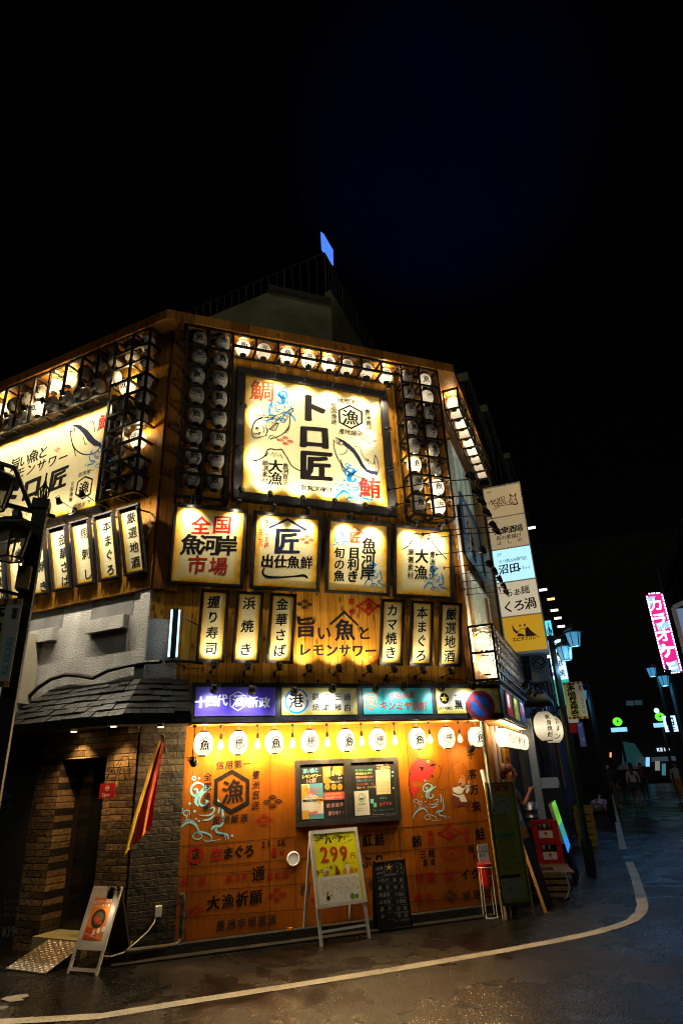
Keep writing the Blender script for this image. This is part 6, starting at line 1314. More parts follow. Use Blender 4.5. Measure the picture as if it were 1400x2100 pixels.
sl = street_lamp('street_lamp', 'dark green street lamp with unlit hexagonal lanterns and a shopping street banner', P, 3.74, [rel(c1), rel(c2)],
    [(rel(ar[0]), rel(ar[1])), (rel(sight(30, 958, 5.12)), rel(sight(66, 1048, 5.0))), (rel(sight(-30, 940, 5.2)), rel(sight(32, 960, 5.12))), (rel(c1) + Vector((0, 0, .05)), rel(sight(33, 1042, 4.86)))], False, .62)
bxp = rel(sight(50, 1187, 4.93)); MB().box(bxp.x - .045, bxp.x + .045, bxp.y - .05, bxp.y + .05, bxp.z - .085, bxp.z + .085, mat('ochre_box_paint', (.30, .22, .07), .5)).build('control_box', sl)
b = MB(); b.bar(rel(sight(-10, 1208, 4.9)), rel(sight(44, 1221, 5.0)), .02, M_POLE); b.build('banner_arm', sl)
def banner(M, label, w, h, grp):
    t = thing('street_banner', label, 'banner', M, grp); BW = mat('banner_white_cloth', (.50, .52, .55), .7); BGn = mat('banner_green_cloth', (.40, .46, .20), .7)
    b = MB().box(-w, w, -.004, .004, -h, 0, BW); y = -.0055; b.poly([(-w, -h + .02), (w * .35, -h + .02), (w * .15, -.02), (-w, -.02)], y, BGn)
    for i in range(8):
        x0 = -w + 2 * w * i / 8; m = mat('banner_orange', (.60, .22, .03), .7) if i % 2 else mat('banner_dark_green', (.03, .10, .05), .7)
        b.poly([(x0, -.04), (x0 + w / 4, -.04), (x0 + w / 4, 0), (x0, 0)], y - .001, m); b.poly([(x0, -h), (x0 + w / 4, -h), (x0 + w / 4, -h + .04), (x0, -h + .04)], y - .001, m)
    b.build('cloth', t); b = MB(); tx = '末広通り商店会'
    for i, ch in enumerate(tx): b.glyph(ch, (-.25 * w, -h * (.13 + .125 * i)), w * .85, y - .002, M_INK, 0, .04)
    b.glyph('安', (.68 * w, -h * .14), w * .36, y - .002, M_INK, 0, .02); b.glyph('全', (.68 * w, -h * .20), w * .36, y - .002, M_INK, 0, .02)
    b.poly([(.52 * w, -h * .86), (.82 * w, -h * .86), (.82 * w, -h * .45), (.52 * w, -h * .45)], y - .001, mat('banner_blue', (.10, .40, .50), .7)); 
    for i, ch in enumerate('ふれあい通り'): b.glyph(ch, (.67 * w, -h * (.49 + .065 * i)), w * .24, y - .002, M_PW, 0, 0)
    b.build('lettering', t); return t
q = sight(10, 1228, 4.92)
banner(Matrix.Translation(q) @ Matrix.Rotation(R_(-8), 4, 'Z'), 'green and white shopping street banner hanging on the near street lamp', .125, .62, None)
# ------------------------------------------------------------------ street side of the restaurant at ground level
ent = MB()
ent.box(.006, .10, -.02, .10, 0, 2.25, M_BEAM).box(.16, .95, 0, .10, .08, 2.25, M_PLY).box(1.0, 1.09, -.03, .10, 0, 2.25, M_SILVER).box(1.2, 1.55, 0, .10, .08, 2.25, M_PLY).box(2.5, 2.62, -.02, .1, 0, 2.25, M_BEAM).box(2.62, 3.9, 0, .1, 0, 2.39, M_DARK)
part_at(ent, 'street_entrance_wall', FR.M)
part_at(MB().box(1.55, 2.5, .55, .60, 0, 2.25, M_PLY), 'entrance_back_wall', FR.M)
for i, x in enumerate((.13, 1.15, 1.6)): part_at(MB().tube([(x, -.06, 0), (x, -.06, 2.25)], .022, mat('yellow_pipe_paint', (.55, .36, .05), .45) if i != 1 else M_SILVER, 8), 'pipe', FR.M)
# green and brown notice stand
t = thing('notice_stand', 'tall narrow olive notice stand with a red heading and a street map', 'sign', Matrix.Translation((4.744, 7.415, 0)) @ Matrix.Rotation(R_(-5.4), 4, 'Z'))
MG = post_frame(4.744, 7.415, -5.4, 2.0); w, h = .2025, 1.491; OLV = mat('olive_board_print', (.15, .17, .025), .5, var=.15, scale=8); YP = mat('worn_yellow_frame_paint', (.30, .22, .05), .5, var=.5, scale=25); DG = mat('dark_green_frame', (.02, .05, .015), .5)
part_at(MB().box(-w + .02, w - .02, -.012, .01, .14, h - .01, DG).box(-w + .04, w - .04, -.0145, -.0121, .17, h - .03, OLV), 'board', MG, t); b = MB()
for s in (-1, 1): b.tube([(s * w, 0, 0), (s * w, 0, h)], .012, YP, 8)
b.tube([(-w, 0, h - .02), (w, 0, h - .02)], .010, YP, 8); part_at(b, 'post_frame', MG, t)
part_at(MB().box(-.05, .0, .06, .11, 0, .22, M_DARK).box(-.15, .15, .02, .2, .20, .23, M_DARK), 'foot', MG, t)
a = Art(MG, -.016, 'P'); MP2 = mat('map_grey_print', (.16, .18, .16), .5); HR = mat('heading_red_print', (.22, .02, .02), .5); DK = mat('small_print', (.03, .035, .01), .5); TG = mat('teal_heading_print', (.02, .12, .09), .5)
a.poly([(262, 405), (440, 392), (444, 438), (268, 452)], HR); a.poly([(280, 505), (465, 495), (478, 635), (295, 648)], MP2); a.poly([(325, 832), (502, 820), (506, 850), (330, 864)], TG); a.poly([(368, 1203), (552, 1188), (556, 1220), (372, 1236)], mat('navy_heading_print', (.012, .015, .03), .5)); a.poly([(372, 1240), (560, 1225), (590, 1405), (400, 1425)], MP2)
a.y -= .001; a.text('注意', (312, 432), (388, 426), 34, mat('pale_heading_print', (.35, .33, .25), .5), .02, False); a.text('路上喫煙禁止', (285, 474), (440, 465), 28, mat('amber_heading_print', (.34, .22, .03), .5), .03, False); rr = random.Random(9)
for (x0, y0, x1, y1) in ((290, 560, 470, 530), (310, 640, 400, 500), (285, 530, 420, 630), (350, 510, 470, 610), (300, 600, 440, 505), (380, 1260, 560, 1380), (400, 1400, 540, 1240), (385, 1330, 575, 1310), (450, 1240, 480, 1410)): a.stroke([(x0, y0), ((x0 + x1) / 2 + 8, (y0 + y1) / 2), (x1, y1)], 3, DK)
a.dot((315, 622), 12, DK); a.dot((440, 585), 8, HR)
PR = '禁止区域では喫煙できません指定場所をご利用くださいご協力をお願いします'
for i in range(19):
    y = 668 + i * 27
    if 815 < y < 870: continue
    if y > 1180: break
    x = 308 + (y - 668) * .13; n = rr.choice((8, 10, 11, 9)); x2 = x + (0 if i in (0, 1, 3, 4) else 22); st = ''.join(rr.choice(PR) for _ in range(n)); a.text(st, (x2, y), (x2 + n * 13, y - n * .9), 16, DK, .01, False)
a.b.build('print', [c for c in t.children if c.name.startswith('board')][0])
# wire stand with the red bin and its paper notice
p = on_ground(*Z('P', 285, 1578)); t = thing('ashtray_stand', 'white wire stand holding a red bin under a paper notice', 'ashtray', Matrix.Translation((p.x, p.y, 0)))
b = MB(); R0 = .095; b.tube([(R0 * math.cos(i * .393), R0 * math.sin(i * .393), .006) for i in range(17)], .0045, M_WHITE, 6).tube([(R0 * .95 * math.cos(i * .393), R0 * .95 * math.sin(i * .393), .53) for i in range(17)], .0045, M_WHITE, 6)
for i in range(4): b.tube([(R0 * math.cos(i * 1.571 + .5), R0 * math.sin(i * 1.571 + .5), .006), (R0 * .95 * math.cos(i * 1.571 + .5), R0 * .95 * math.sin(i * 1.571 + .5), .53)], .0045, M_WHITE, 6)
b.build('wire_stand', t); MB().lathe([(.068, .33), (.085, .55), (.095, .555), (.095, .572), (.083, .572)], (0, 0, 0), mat('red_bin_plastic', (.48, .02, .018), .35), 22).build('bin', t); MR0 = Matrix.Translation((p.x, p.y, 0)); 
MB().box(-.075, .075, -.004, .0, .575, .78, M_PW).build('notice', t); b = MB()
for i, tx in enumerate(('トロ匠', 'お客様', '専用')):
    for k, ch in enumerate(tx): b.glyph(ch, (-.045 + k * .045, .745 - i * .045), .042, -.0052, M_INK, 0, .0)
for k, ch in enumerate('Please'): b.glyph(ch, (-.04 + k * .015, .60), .02, -.0052, M_INK, 0, 0, False)
b.build('notice_lettering', t); b = MB()
for k, ch in enumerate('BUDS'): b.glyph(ch, (.0 + k * .016, .44), .02, -.083, M_PW, 0, .02, False)
b.build('bin_lettering', t)
# no-parking sign on its post
sg = sight(985, 1447, 8.75); M0 = Matrix.Translation((sg.x, sg.y, 0)) @ Matrix.Rotation(R_(-12), 4, 'Z')
t = thing('no_parking_sign', 'round blue and red no-parking sign on a grey steel post', 'road sign', M0); zz = sg.z; RS = mat('sign_red_reflective', (.20, .012, .016), .45, var=.2, scale=20); BS = mat('sign_blue_reflective', (.012, .06, .24), .45, var=.2, scale=20)
MB().tube([(.0, .034, 0), (.0, .034, zz - .02)], .022, mat('galvanised_post', (.34, .36, .35), .45, .5, var=.2, scale=14), 12).build('post', t); b = MB().lathe([(.196, 0), (.198, .01)], (0, .012, zz), M_SILVER, 36, (0, -1, 0)).lathe([(.196, 0), (.19, .002)], (0, .0015, zz), RS, 36, (0, -1, 0)).lathe([(.138, 0), (.138, .0015)], (0, -.001, zz), BS, 32, (0, -1, 0))
b.hexa([(-.112, -.004, zz + .082), (-.082, -.004, zz + .112), (.112, -.004, zz - .082), (.082, -.004, zz - .112)], [(-.112, -.0028, zz + .082), (-.082, -.0028, zz + .112), (.112, -.0028, zz - .082), (.082, -.0028, zz - .112)], RS); b.build('disc', t); MB().box(-.03, .03, .0125, .06, zz - .10, zz - .07, M_SILVER).build('clamp', t)
# leaning menu board
nx_, ny_, ang = 5.232, 7.53, 45.0; M = Matrix.Translation((nx_, ny_, 0)) @ Matrix.Rotation(R_(ang), 4, 'Z') @ Matrix.Rotation(-R_(12.9), 4, 'X')
t = thing('leaning_menu_board', 'black menu board with a blue drink poster leaning beside the olive notice stand', 'sign', M); MB().box(0, .50, -.0, .03, 0, 1.32, M_BLACK).build('board', t); MB().box(-.028, -.001, -.004, .034, 0, 1.32, mat('raw_pine_edge', (.42, .22, .07), .55)).build('edge_strip', t)
BP = mat('blue_drink_poster', (.06, .32, .52), .35); MB().box(.01, .49, -.004, -.0005, .80, 1.30, BP).build('poster', t); b = MB(); b.poly([(.02, .81), (.48, .81), (.48, .93), (.3, .98), (.02, .92)], -.0055, OR); b.poly([(.1, 1.0), (.4, 1.02), (.38, 1.2), (.12, 1.22)], -.0055, M_PW)
for i, ch in enumerate('ビール'): b.glyph(ch, (.1 + i * .14, .865), .12, -.007, RP, 0, .04)
for i in range(6):
    for k, ch in enumerate('刺身焼魚天ぷら'[:4 + i % 3]): b.glyph(ch, (.06 + k * .07, .70 - i * .11), .07, -.0015, mat('dull_red_print', (.16, .04, .035), .6), 0, 0)
b.build('print', t)
# worker ------------------------------------------------------------------
def skin_person(name, J, bones, mats, pick_mat, parent, root, levels=1):
    me = bpy.data.meshes.new(name); names = list(J); me.from_pydata([J[n][0] for n in names], [(names.index(a_), names.index(b_)) for a_, b_ in bones], []); o = bpy.data.objects.new('tmp', me); COL.objects.link(o)
    sk = o.modifiers.new('s', 'SKIN'); sk.use_smooth_shade = True; sk.branch_smoothing = .6
    for i, n in enumerate(names): r = J[n][1]; me.skin_vertices[0].data[i].radius = (r, r) if not isinstance(r, tuple) else r; me.skin_vertices[0].data[i].use_root = (n == root)
    sb = o.modifiers.new('u', 'SUBSURF'); sb.levels = levels; sb.render_levels = levels
    dg = bpy.context.evaluated_depsgraph_get(); dg.update(); ev = o.evaluated_get(dg); m2 = bpy.data.meshes.new_from_object(ev); bpy.data.objects.remove(o)
    m2.materials.clear()
    for m in mats: m2.materials.append(m)
    segs = [(a_, b_, Vector(J[a_][0]), Vector(J[b_][0])) for a_, b_ in bones]
    for p in m2.polygons:
        c = p.center; best = min(segs, key=lambda s: ((c - (s[2] + (s[3] - s[2]) * max(0, min(1, (c - s[2]).dot(s[3] - s[2]) / max((s[3] - s[2]).length_squared, 1e-9))))).length)); p.material_index = pick_mat(best[0], best[1], c); p.use_smooth = True
    m2.name = name; return link(name, m2, parent)
SKIN = mat('skin', (.50, .26, .16), .5, var=.08, scale=20); HAIRR = mat('reddish_hair', (.14, .03, .012), .5, var=.3, scale=60); BAND = mat('cream_headscarf', (.58, .46, .32), .75, var=.1, scale=30); TEE = mat('dark_grey_tee', (.035, .035, .038), .8, var=.2, scale=20); APR = mat('black_apron', (.010, .010, .011), .8); SHOE = mat('dark_shoes', (.015, .014, .014), .6)
wp = Vector((5.496, 8.358, 0)); t = thing('person', 'worker in grey tee, black apron and cream headscarf raising one hand at the entrance', 'person', Matrix.Translation(wp) @ Matrix.Rotation(R_(-22), 4, 'Z') @ Matrix.Scale(1.03, 4))
# local +x is where she faces
J = dict(pelvis=((0, 0, .86), (.13, .15)), waist=((.0, 0, 1.0), (.11, .13)), chest=((.0, 0, 1.22), (.125, .17)), neckb=((.0, 0, 1.365), .068), neck=((.012, 0, 1.41), .054), head0=((.028, 0, 1.468), (.082, .074)), head1=((.02, 0, 1.545), (.100, .084)), head2=((.005, 0, 1.605), (.074, .068)),
    shl=((.0, .175, 1.315), .062), ell=((-.02, .225, 1.06), .042), wrl=((.10, .17, .90), .027), shr=((.0, -.175, 1.315), .064), elr=((.10, -.225, 1.12), .046), wrr=((.205, -.16, 1.255), .026),
    hipl=((0, .085, .80), .085), knl=((.02, .09, .45), .058), anl=((0, .09, .085), .038), tol=((.13, .10, .035), .034), hipr=((0, -.085, .80), .085), knr=((.03, -.09, .45), .058), anr=((.01, -.09, .085), .038), tor=((.14, -.10, .035), .034),
    plr=((.245, -.150, 1.305), (.026, .016)), t1=((.235, -.118, 1.325), .010), t2=((.25, -.098, 1.35), .008), tl_=((.125, .17, .85), .022))
B_ = [('pelvis', 'waist'), ('waist', 'chest'), ('chest', 'neckb'), ('neckb', 'neck'), ('neck', 'head0'), ('head0', 'head1'), ('head1', 'head2'), ('chest', 'shl'), ('shl', 'ell'), ('ell', 'wrl'), ('wrl', 'tl_'), ('chest', 'shr'), ('shr', 'elr'), ('elr', 'wrr'), ('wrr', 'plr'), ('wrr', 't1'), ('t1', 't2'),
      ('pelvis', 'hipl'), ('hipl', 'knl'), ('knl', 'anl'), ('anl', 'tol'), ('pelvis', 'hipr'), ('hipr', 'knr'), ('knr', 'anr'), ('anr', 'tor')]
for i, (dy, ln, cu) in enumerate(((-.028, .9, .3), (-.010, 1.0, .15), (.008, .95, .3), (.024, .75, .6))):
    b0 = Vector((.258, -.150 + dy, 1.325)); d = Vector((.62, dy * 4, .70)).normalized(); k1 = b0 + d * .030 * ln; k2 = k1 + Vector((.85, 0, .45 - cu)).normalized() * .022 * ln; k3 = k2 + Vector((.9, 0, -.1 - cu)).normalized() * .016 * ln
    for n_, p_, r_ in (('f%da' % i, b0, .0105), ('f%db' % i, k1, .0092), ('f%dc' % i, k2, .0085), ('f%dd' % i, k3, .007)): J[n_] = (tuple(p_), r_)
    B_ += [('plr', 'f%da' % i), ('f%da' % i, 'f%db' % i), ('f%db' % i, 'f%dc' % i), ('f%dc' % i, 'f%dd' % i)]
for i, (dx, ln) in enumerate(((-.022, .9), (-.007, 1.0), (.008, .95), (.021, .75))):
    b0 = Vector((.128 + dx, .168, .815)); k1 = b0 + Vector((dx * .3, -.004, -.034 * ln)); k2 = k1 + Vector((0, -.010, -.024 * ln)); J['g%da' % i] = (tuple(b0), .0105); J['g%db' % i] = (tuple(k1), .009); J['g%dc' % i] = (tuple(k2), .0075)
    B_ += [('tl_', 'g%da' % i), ('g%da' % i, 'g%db' % i), ('g%db' % i, 'g%dc' % i)]
J['h1'] = ((.152, .160, .845), .011); J['h2'] = ((.165, .150, .815), .009); B_ += [('tl_', 'h1'), ('h1', 'h2')]
def wm(a_, b_, c):
    if b_ in ('head0', 'head1', 'head2', 'neck') : return 0
    if b_ == 'neckb' and c.z > 1.34: return 0
    if a_[0] in 'fgh' and a_[1:2].isdigit() or b_[0] in 'fgh' and b_[1:2].isdigit() or b_ in ('plr', 't1', 't2', 'wrr', 'wrl', 'tl_'): return 0
    if a_ == 'shr' or a_ == 'shl': return 1 if (c.z > 1.17) else 0
    if b_ in ('tol', 'tor'): return 3
    return 1 if c.z > 1.16 and b_ in ('neckb', 'shl', 'shr', 'chest') else 2
skin_person('body', J, B_, [SKIN, TEE, APR, SHOE], wm, t, 'pelvis', 2)
hb = MB().ball((-.012, 0, 1.578), .098, HAIRR, 16, (1.0, .86, .80)).ball((-.085, 0, 1.50), .046, HAIRR, 12, (.9, 1.2, 1.1)); hb.tube([(.045, -.077, 1.56), (.042, -.080, 1.50), (.03, -.076, 1.45)], [.016, .013, .006], HAIRR, 7); hb.build('hair', t, True)
MB().ball((-.075, 0, 1.60), .068, BAND, 14, (.62, 1.2, .98)).tube([(-.10, 0, 1.55), (-.115, .01, 1.50), (-.108, .015, 1.46)], [.03, .022, .008], BAND, 8).build('headscarf', t, True)
f = MB().ball((.112, 0, 1.515), .017, SKIN, 8, (1.1, .8, 1.1)).ball((.02, -.079, 1.512), .021, SKIN, 8, (.7, .4, 1.1)).ball((.02, .079, 1.512), .021, SKIN, 8, (.7, .4, 1.1)); f.build('nose_and_ears', t, True) if False else None
MB().ball((.108, 0, 1.508), .017, SKIN, 10, (1.1, .8, 1.2)).build('nose', t, True); MB().ball((.015, -.078, 1.505), .022, SKIN, 10, (.7, .45, 1.2)).build('ear', t, True); MB().ball((.015, .078, 1.505), .022, SKIN, 10, (.7, .45, 1.2)).build('ear', t, True)
for s in (-1, 1): MB().ball((.096, s * .030, 1.535), .0095, mat('dark_eye', (.01, .008, .008), .3), 8, (.5, 1.2, .8)).build('eye', t, True)
MB().ball((.096, 0, 1.462), .014, mat('lips', (.32, .10, .08), .5), 8, (.5, 1.5, .5)).build('mouth', t, True)
# red beer crates on a pallet box
PW_ = mat('weathered_pallet_wood', (.26, .15, .06), .7, var=.35, scale=12); CR = mat('red_crate_plastic', (.50, .018, .018), .35, var=.1, scale=10); cp = sight(1126, 1780, 10.3); MCt = Matrix.Translation((cp.x, cp.y, 0)) @ Matrix.Rotation(R_(-30), 4, 'Z')
cr_ = sight(1128, 1768, 11.1); zc_ = cr_.z; MC2 = Matrix.Translation((cr_.x, cr_.y, 0)) @ Matrix.Rotation(R_(-30), 4, 'Z')
pal = thing('wooden_crate', 'rough wooden box under the red beer crates at the entrance', 'box', MCt); b = MB()
for i in range(4): z0 = zc_ * i / 4 + .01; b.box(-.27, .20, -.21, -.19, z0, z0 + zc_ / 4 - .025, PW_).box(-.27, -.25, -.189, .2, z0, z0 + zc_ / 4 - .025, PW_).box(.18, .20, -.189, .2, z0, z0 + zc_ / 4 - .025, PW_)
b.box(-.27, .30, -.21, 1.2, zc_ - .02, zc_, PW_); b.build('slatted_body', pal)
def crate(M, label, mtl, grp, w=.18, d=.15, h=.285, star=True, holes=True):
    t = thing('beer_crate' if star else 'plastic_crate', label, 'crate', M, grp); b = MB()
    b.box(-w, w, -d, d, 0, .02, mtl)
    for (x0, x1, y0, y1) in ((-w, w, -d, -d + .014), (-w, w, d - .014, d), (-w, -w + .014, -d + .014, d - .014), (w - .014, w, -d + .014, d - .014)):
        fx = (x1 - x0) > .1
        b.box(x0, x1, y0, y1, .02, h * .55, mtl).box(x0, x1, y0, y1, h * .85, h, mtl)
        if fx: b.box(x0, x0 + .07, y0, y1, h * .55, h * .85, mtl).box(x1 - .07, x1, y0, y1, h * .55, h * .85, mtl)
        else: b.box(x0, x1, y0, y0 + .06, h * .55, h * .85, mtl).box(x0, x1, y1 - .06, y1, h * .55, h * .85, mtl)
    for s in (-1, 1): b.box(s * (w + .003) - .006, s * (w + .003) + .006, -d - .006, -d + .012, 0, h, mtl)
    b.box(-w - .009, w + .009, -d - .009, -d - .0005, h - .03, h, mtl).box(-w - .009, w + .009, -d - .009, -d - .0005, 0, .03, mtl); b.build('shell', t)
    if star:
        p = MB().box(-.105, .095, -d - .005, -d - .0005, .05, h * .52, M_WHITE).build('label_plate', t); b = MB(); S = mat('crate_star_red', (.55, .02, .02), .5); b.poly([(-.005 + (.038 if i % 2 == 0 else .015) * math.sin(i * math.pi / 5), .112 + (.038 if i % 2 == 0 else .015) * math.cos(i * math.pi / 5)) for i in range(10)], -d - .0065, S)
        for k, ch in enumerate('SAPPORO'): b.glyph(ch, (-.05 + k * .015, .062), .016, -d - .0065, S, 0, 0, False)
        b.build('star_emblem', t); b = MB()
        for i in range(4): b.lathe([(.032, .02), (.032, .2), (.014, .25), (.014, .27)], (-.13 + i * .085, -d + .06, 0), mat('brown_bottle_glass', (.06, .03, .015), .15), 8)
        b.build('bottle', t) if False else None
        for i in range(4): MB().lathe([(.030, .02), (.030, .17), (.013, .225), (.013, .255)], (-.115 + i * .076, -d + .06, 0), mat('brown_bottle_glass', (.06, .03, .015), .15), 8).build('bottle', t)
    return t
crate(MC2 @ Matrix.Translation((0, 0, zc_ + .002)), 'red beer crate with a star label, the lower of two stacked by the entrance', CR, 'red beer crates'); crate(MC2 @ Matrix.Translation((-.02, .0, zc_ + .290)) @ Matrix.Rotation(.03, 4, 'Z'), 'red beer crate with a star label, the upper of two stacked by the entrance', CR, 'red beer crates')
kp = sight(1087, 1668, 12.3)
MKg = mat('steel_keg', (.55, .55, .55), .3, .9)
t = thing('beer_keg', 'ribbed steel keg standing behind the worker by the red crates', 'keg', Matrix.Translation((kp.x, kp.y, 0))); z0 = kp.z - .22
MB().lathe([(.12, z0), (.13, z0 + .04), (.12, z0 + .05), (.125, z0 + .14), (.135, z0 + .15), (.135, z0 + .17), (.125, z0 + .18), (.125, z0 + .26), (.135, z0 + .27), (.135, z0 + .29), (.12, z0 + .30), (.125, z0 + .40), (.115, z0 + .40)], (0, 0, 0), MKg, 22).build('barrel', t, True)
tb = thing('keg_table', 'dark low stand carrying the steel keg', 'stand', Matrix.Translation((kp.x, kp.y, 0))); b = MB().box(-.16, .16, -.16, .16, z0 - .03, z0 - .002, M_DARK)
for sx in (-1, 1):
    for sy in (-1, 1): b.box(sx * .14 - .015, sx * .14 + .015, sy * .14 - .015, sy * .14 + .015, 0, z0 - .03, M_DARK)
b.build('table_frame', tb)
b = MB(); cq = cp + Vector((.12, -.1, 0)); b.tube([(0, -.17, zc_ + .0), (.10, -.20, zc_ - .02), (.18, -.22, .3), (.2, -.24, .12), (.14, -.26, .012), (.1, -.3, .01)], .006, M_WHITE, 6); o = b.build('extension_lead'); o.matrix_world = MCt; tag(o, 'white extension lead trailing from the red crates to the road', 'cable')
# lit drink sign, edge on
M = Matrix.Translation((6.80, 8.90, 0)) @ Matrix.Rotation(R_(50.0), 4, 'Z') @ Matrix.Rotation(-R_(10.4), 4, 'X')
t = thing('lit_standing_sign', 'black standing sign with a glowing green and blue face seen almost edge on', 'sign', M); MB().box(0, 1.0, 0, .05, 0, 1.13, M_BLACK).box(-.004, 0, .0, .05, .55, 1.12, M_SILVER).build('cabinet', t)
b = MB(); b.box(.01, .99, -.008, -.0005, .80, 1.12, emat('sign_glow_green', (.20, .75, .05), .6)).box(.01, .99, -.008, -.0005, .60, .798, emat('sign_glow_teal', (.05, .45, .42), .5)).box(.01, .99, -.008, -.0005, .42, .598, emat('sign_glow_blue', (.03, .26, .85), .7)); b.build('glowing_face', t); b = MB()
for k, ch in enumerate('生ビール'): b.glyph(ch, (.2 + k * .2, .96), .2, -.0095, M_PW, 0, .04)
b.build('lettering', t)
part = MB(); MBk = Matrix.Translation((6.62, 9.12, 0)) @ Matrix.Rotation(R_(47.2), 4, 'Z'); o = part.box(0, .35, -.05, .05, 0, .78, M_DARK).box(0, .35, -.055, .055, .7805, .81, mat('grey_cap', (.2, .2, .2), .5)).build('bollard_box'); o.matrix_world = MBk; tag(o, 'dark square box pillar between the red crates and the lit standing sign', 'pillar')
# ------------------------------------------------------------------ neighbours down the street
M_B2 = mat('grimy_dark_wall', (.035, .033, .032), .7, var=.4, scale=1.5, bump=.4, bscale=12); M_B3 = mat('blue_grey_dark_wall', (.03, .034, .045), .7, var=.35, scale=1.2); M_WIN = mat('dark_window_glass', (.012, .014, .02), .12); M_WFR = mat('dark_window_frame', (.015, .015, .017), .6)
def block(name, label, fr, x0, x1, dep, h, m, floors, bays, face=-1):
    t = thing(name, label, 'building', fr.M @ Matrix.Translation(((x0 + x1) / 2, 0, 0))); w = (x1 - x0) / 2; y0, y1 = (0, dep) if face < 0 else (-dep, 0)
    MB().box(-w, w, y0, y1, 0, h, m).build('wall', t); MB().box(-w - .05, w + .05, y0 - .12, y1 + .12, h + .001, h + .25, M_CONC).build('roof', t); fh = h / floors
    for f in range(1, floors):
        for k in range(bays):
            xc = -w + 2 * w * (k + .5) / bays; hw = w / bays * .6
            y = y0 if face < 0 else y1; s = face
            o = MB().box(xc - hw, xc + hw, min(y, y + s * .06), max(y, y + s * .06) , f * fh + fh * .25, f * fh + fh * .8, M_WFR).build('window', t); yy = y + s * .062
            MB().box(xc - hw + .05, xc + hw - .05, min(yy, yy + s * .006), max(yy, yy + s * .006), f * fh + fh * .25 + .05, f * fh + fh * .8 - .05, M_WIN).build('pane', o)
    return t
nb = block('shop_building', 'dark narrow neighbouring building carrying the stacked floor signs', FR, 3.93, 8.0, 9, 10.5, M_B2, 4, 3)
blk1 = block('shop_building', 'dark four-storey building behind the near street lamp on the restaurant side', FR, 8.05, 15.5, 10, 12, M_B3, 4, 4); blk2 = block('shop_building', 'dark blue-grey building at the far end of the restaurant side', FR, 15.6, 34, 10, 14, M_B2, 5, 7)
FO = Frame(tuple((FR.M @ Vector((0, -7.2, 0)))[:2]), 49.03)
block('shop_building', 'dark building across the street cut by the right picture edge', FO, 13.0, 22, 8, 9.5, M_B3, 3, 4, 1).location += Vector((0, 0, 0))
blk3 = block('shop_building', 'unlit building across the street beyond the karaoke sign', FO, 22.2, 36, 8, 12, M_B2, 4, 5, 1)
# ground-floor stuff of the neighbours: doors, posts
def slab(name, label, cat, x0, x1, o0, o1, z0, z1, m, fr=FR):
    o = MB().box(-(x1 - x0) / 2, (x1 - x0) / 2, -(o1 - o0), 0, 0, z1 - z0, m).box(-(x1 - x0) / 2 + .05, (x1 - x0) / 2 - .05, -(o1 - o0) - .012, -(o1 - o0) - .0005, .05, z1 - z0 - .05, m).build(name); o.matrix_world = fr.at((x0 + x1) / 2, z0, o0); tag(o, label, cat); return o
slab('standing_panel', 'tall brown panel door standing open past the red crates', 'door', 4.1, 4.9, .0, .10, .02, 2.0, mat('brown_panel', (.10, .075, .05), .6, var=.3, scale=8)); slab('styrofoam_box', 'pale foam box on a dark shelf beyond the brown panel', 'box', 5.6, 5.95, .2, .55, 1.22, 1.42, M_WHITE); slab('dark_shelf', 'dark cupboard under the pale foam box', 'cupboard', 5.5, 6.1, .02, .6, .02, 1.219, M_DARK)
slab('grey_column', 'pale grey steel column between the neighbouring shopfronts', 'column', 5.15, 5.3, .0, .22, .0, 2.6, M_SILVER); slab('orange_shopfront', 'small orange-lit shopfront behind the street lamp', 'shopfront', 9.2, 11.5, .02, .1, 2.0, 2.45, mat('orange_lit_fascia', (.5, .12, .02), .5, emit=(1, .25, .03), strength=.35)); slab('wall_poster', 'small blue notice under the orange shopfront', 'notice', 9.9, 10.3, .1, .14, 1.35, 1.8, mat('blue_notice', (.08, .12, .3), .5))
# ------------------------------------------------------------------ projecting signs
def perp(s, off, z): return FR.M @ Matrix.Translation((s, -off, z)) @ Matrix.Rotation(R_(-90), 4, 'Z')      # faces back up the street towards the camera; local x runs away from the wall
def perp_at(s, px, py):
    M = perp(s, 0, 0); return on_plane(M, px, py, 0)
ST = thing('stacked_sign', 'tall projecting sign box stacking five floor signs with a yellow one at the bottom', 'sign', perp(4.2, .46, 0)); MS_ = perp(4.2, .46, 0); PC5 = [('cream', (.46, .33, .17), (1, .72, .36), .24), ('cream2', (.46, .36, .21), (1, .76, .42), .22), ('white', (.45, .55, .58), (.42, .80, .95), .85), ('pale', (.48, .42, .30), (1, .86, .60), .34), ('yellow', (.50, .29, .02), (1, .52, .025), .30)]
xa, zt_ = on_plane(MS_, 990, 1003); xb, zt2 = on_plane(MS_, 1063, 992); xc, zb_ = on_plane(MS_, 1123, 1333); ztp, hbt = (zt_ + zt2) / 2, zb_; xl_, xr_ = xa, (xb + xc) / 2
MB().box(xl_ - .02, xr_ + .02, .004, .26, hbt - .03, ztp + .03, M_SILVER).box(xl_ - .02, xr_ + .02, -.02, .0039, hbt - .03, hbt, M_SILVER).box(xl_ - .02, xr_ + .02, -.02, .0039, ztp, ztp + .03, M_SILVER).box(xl_ - .02, xl_, -.02, .0039, hbt, ztp, M_SILVER).box(xr_, xr_ + .02, -.02, .0039, hbt, ztp, M_SILVER).build('case', ST)
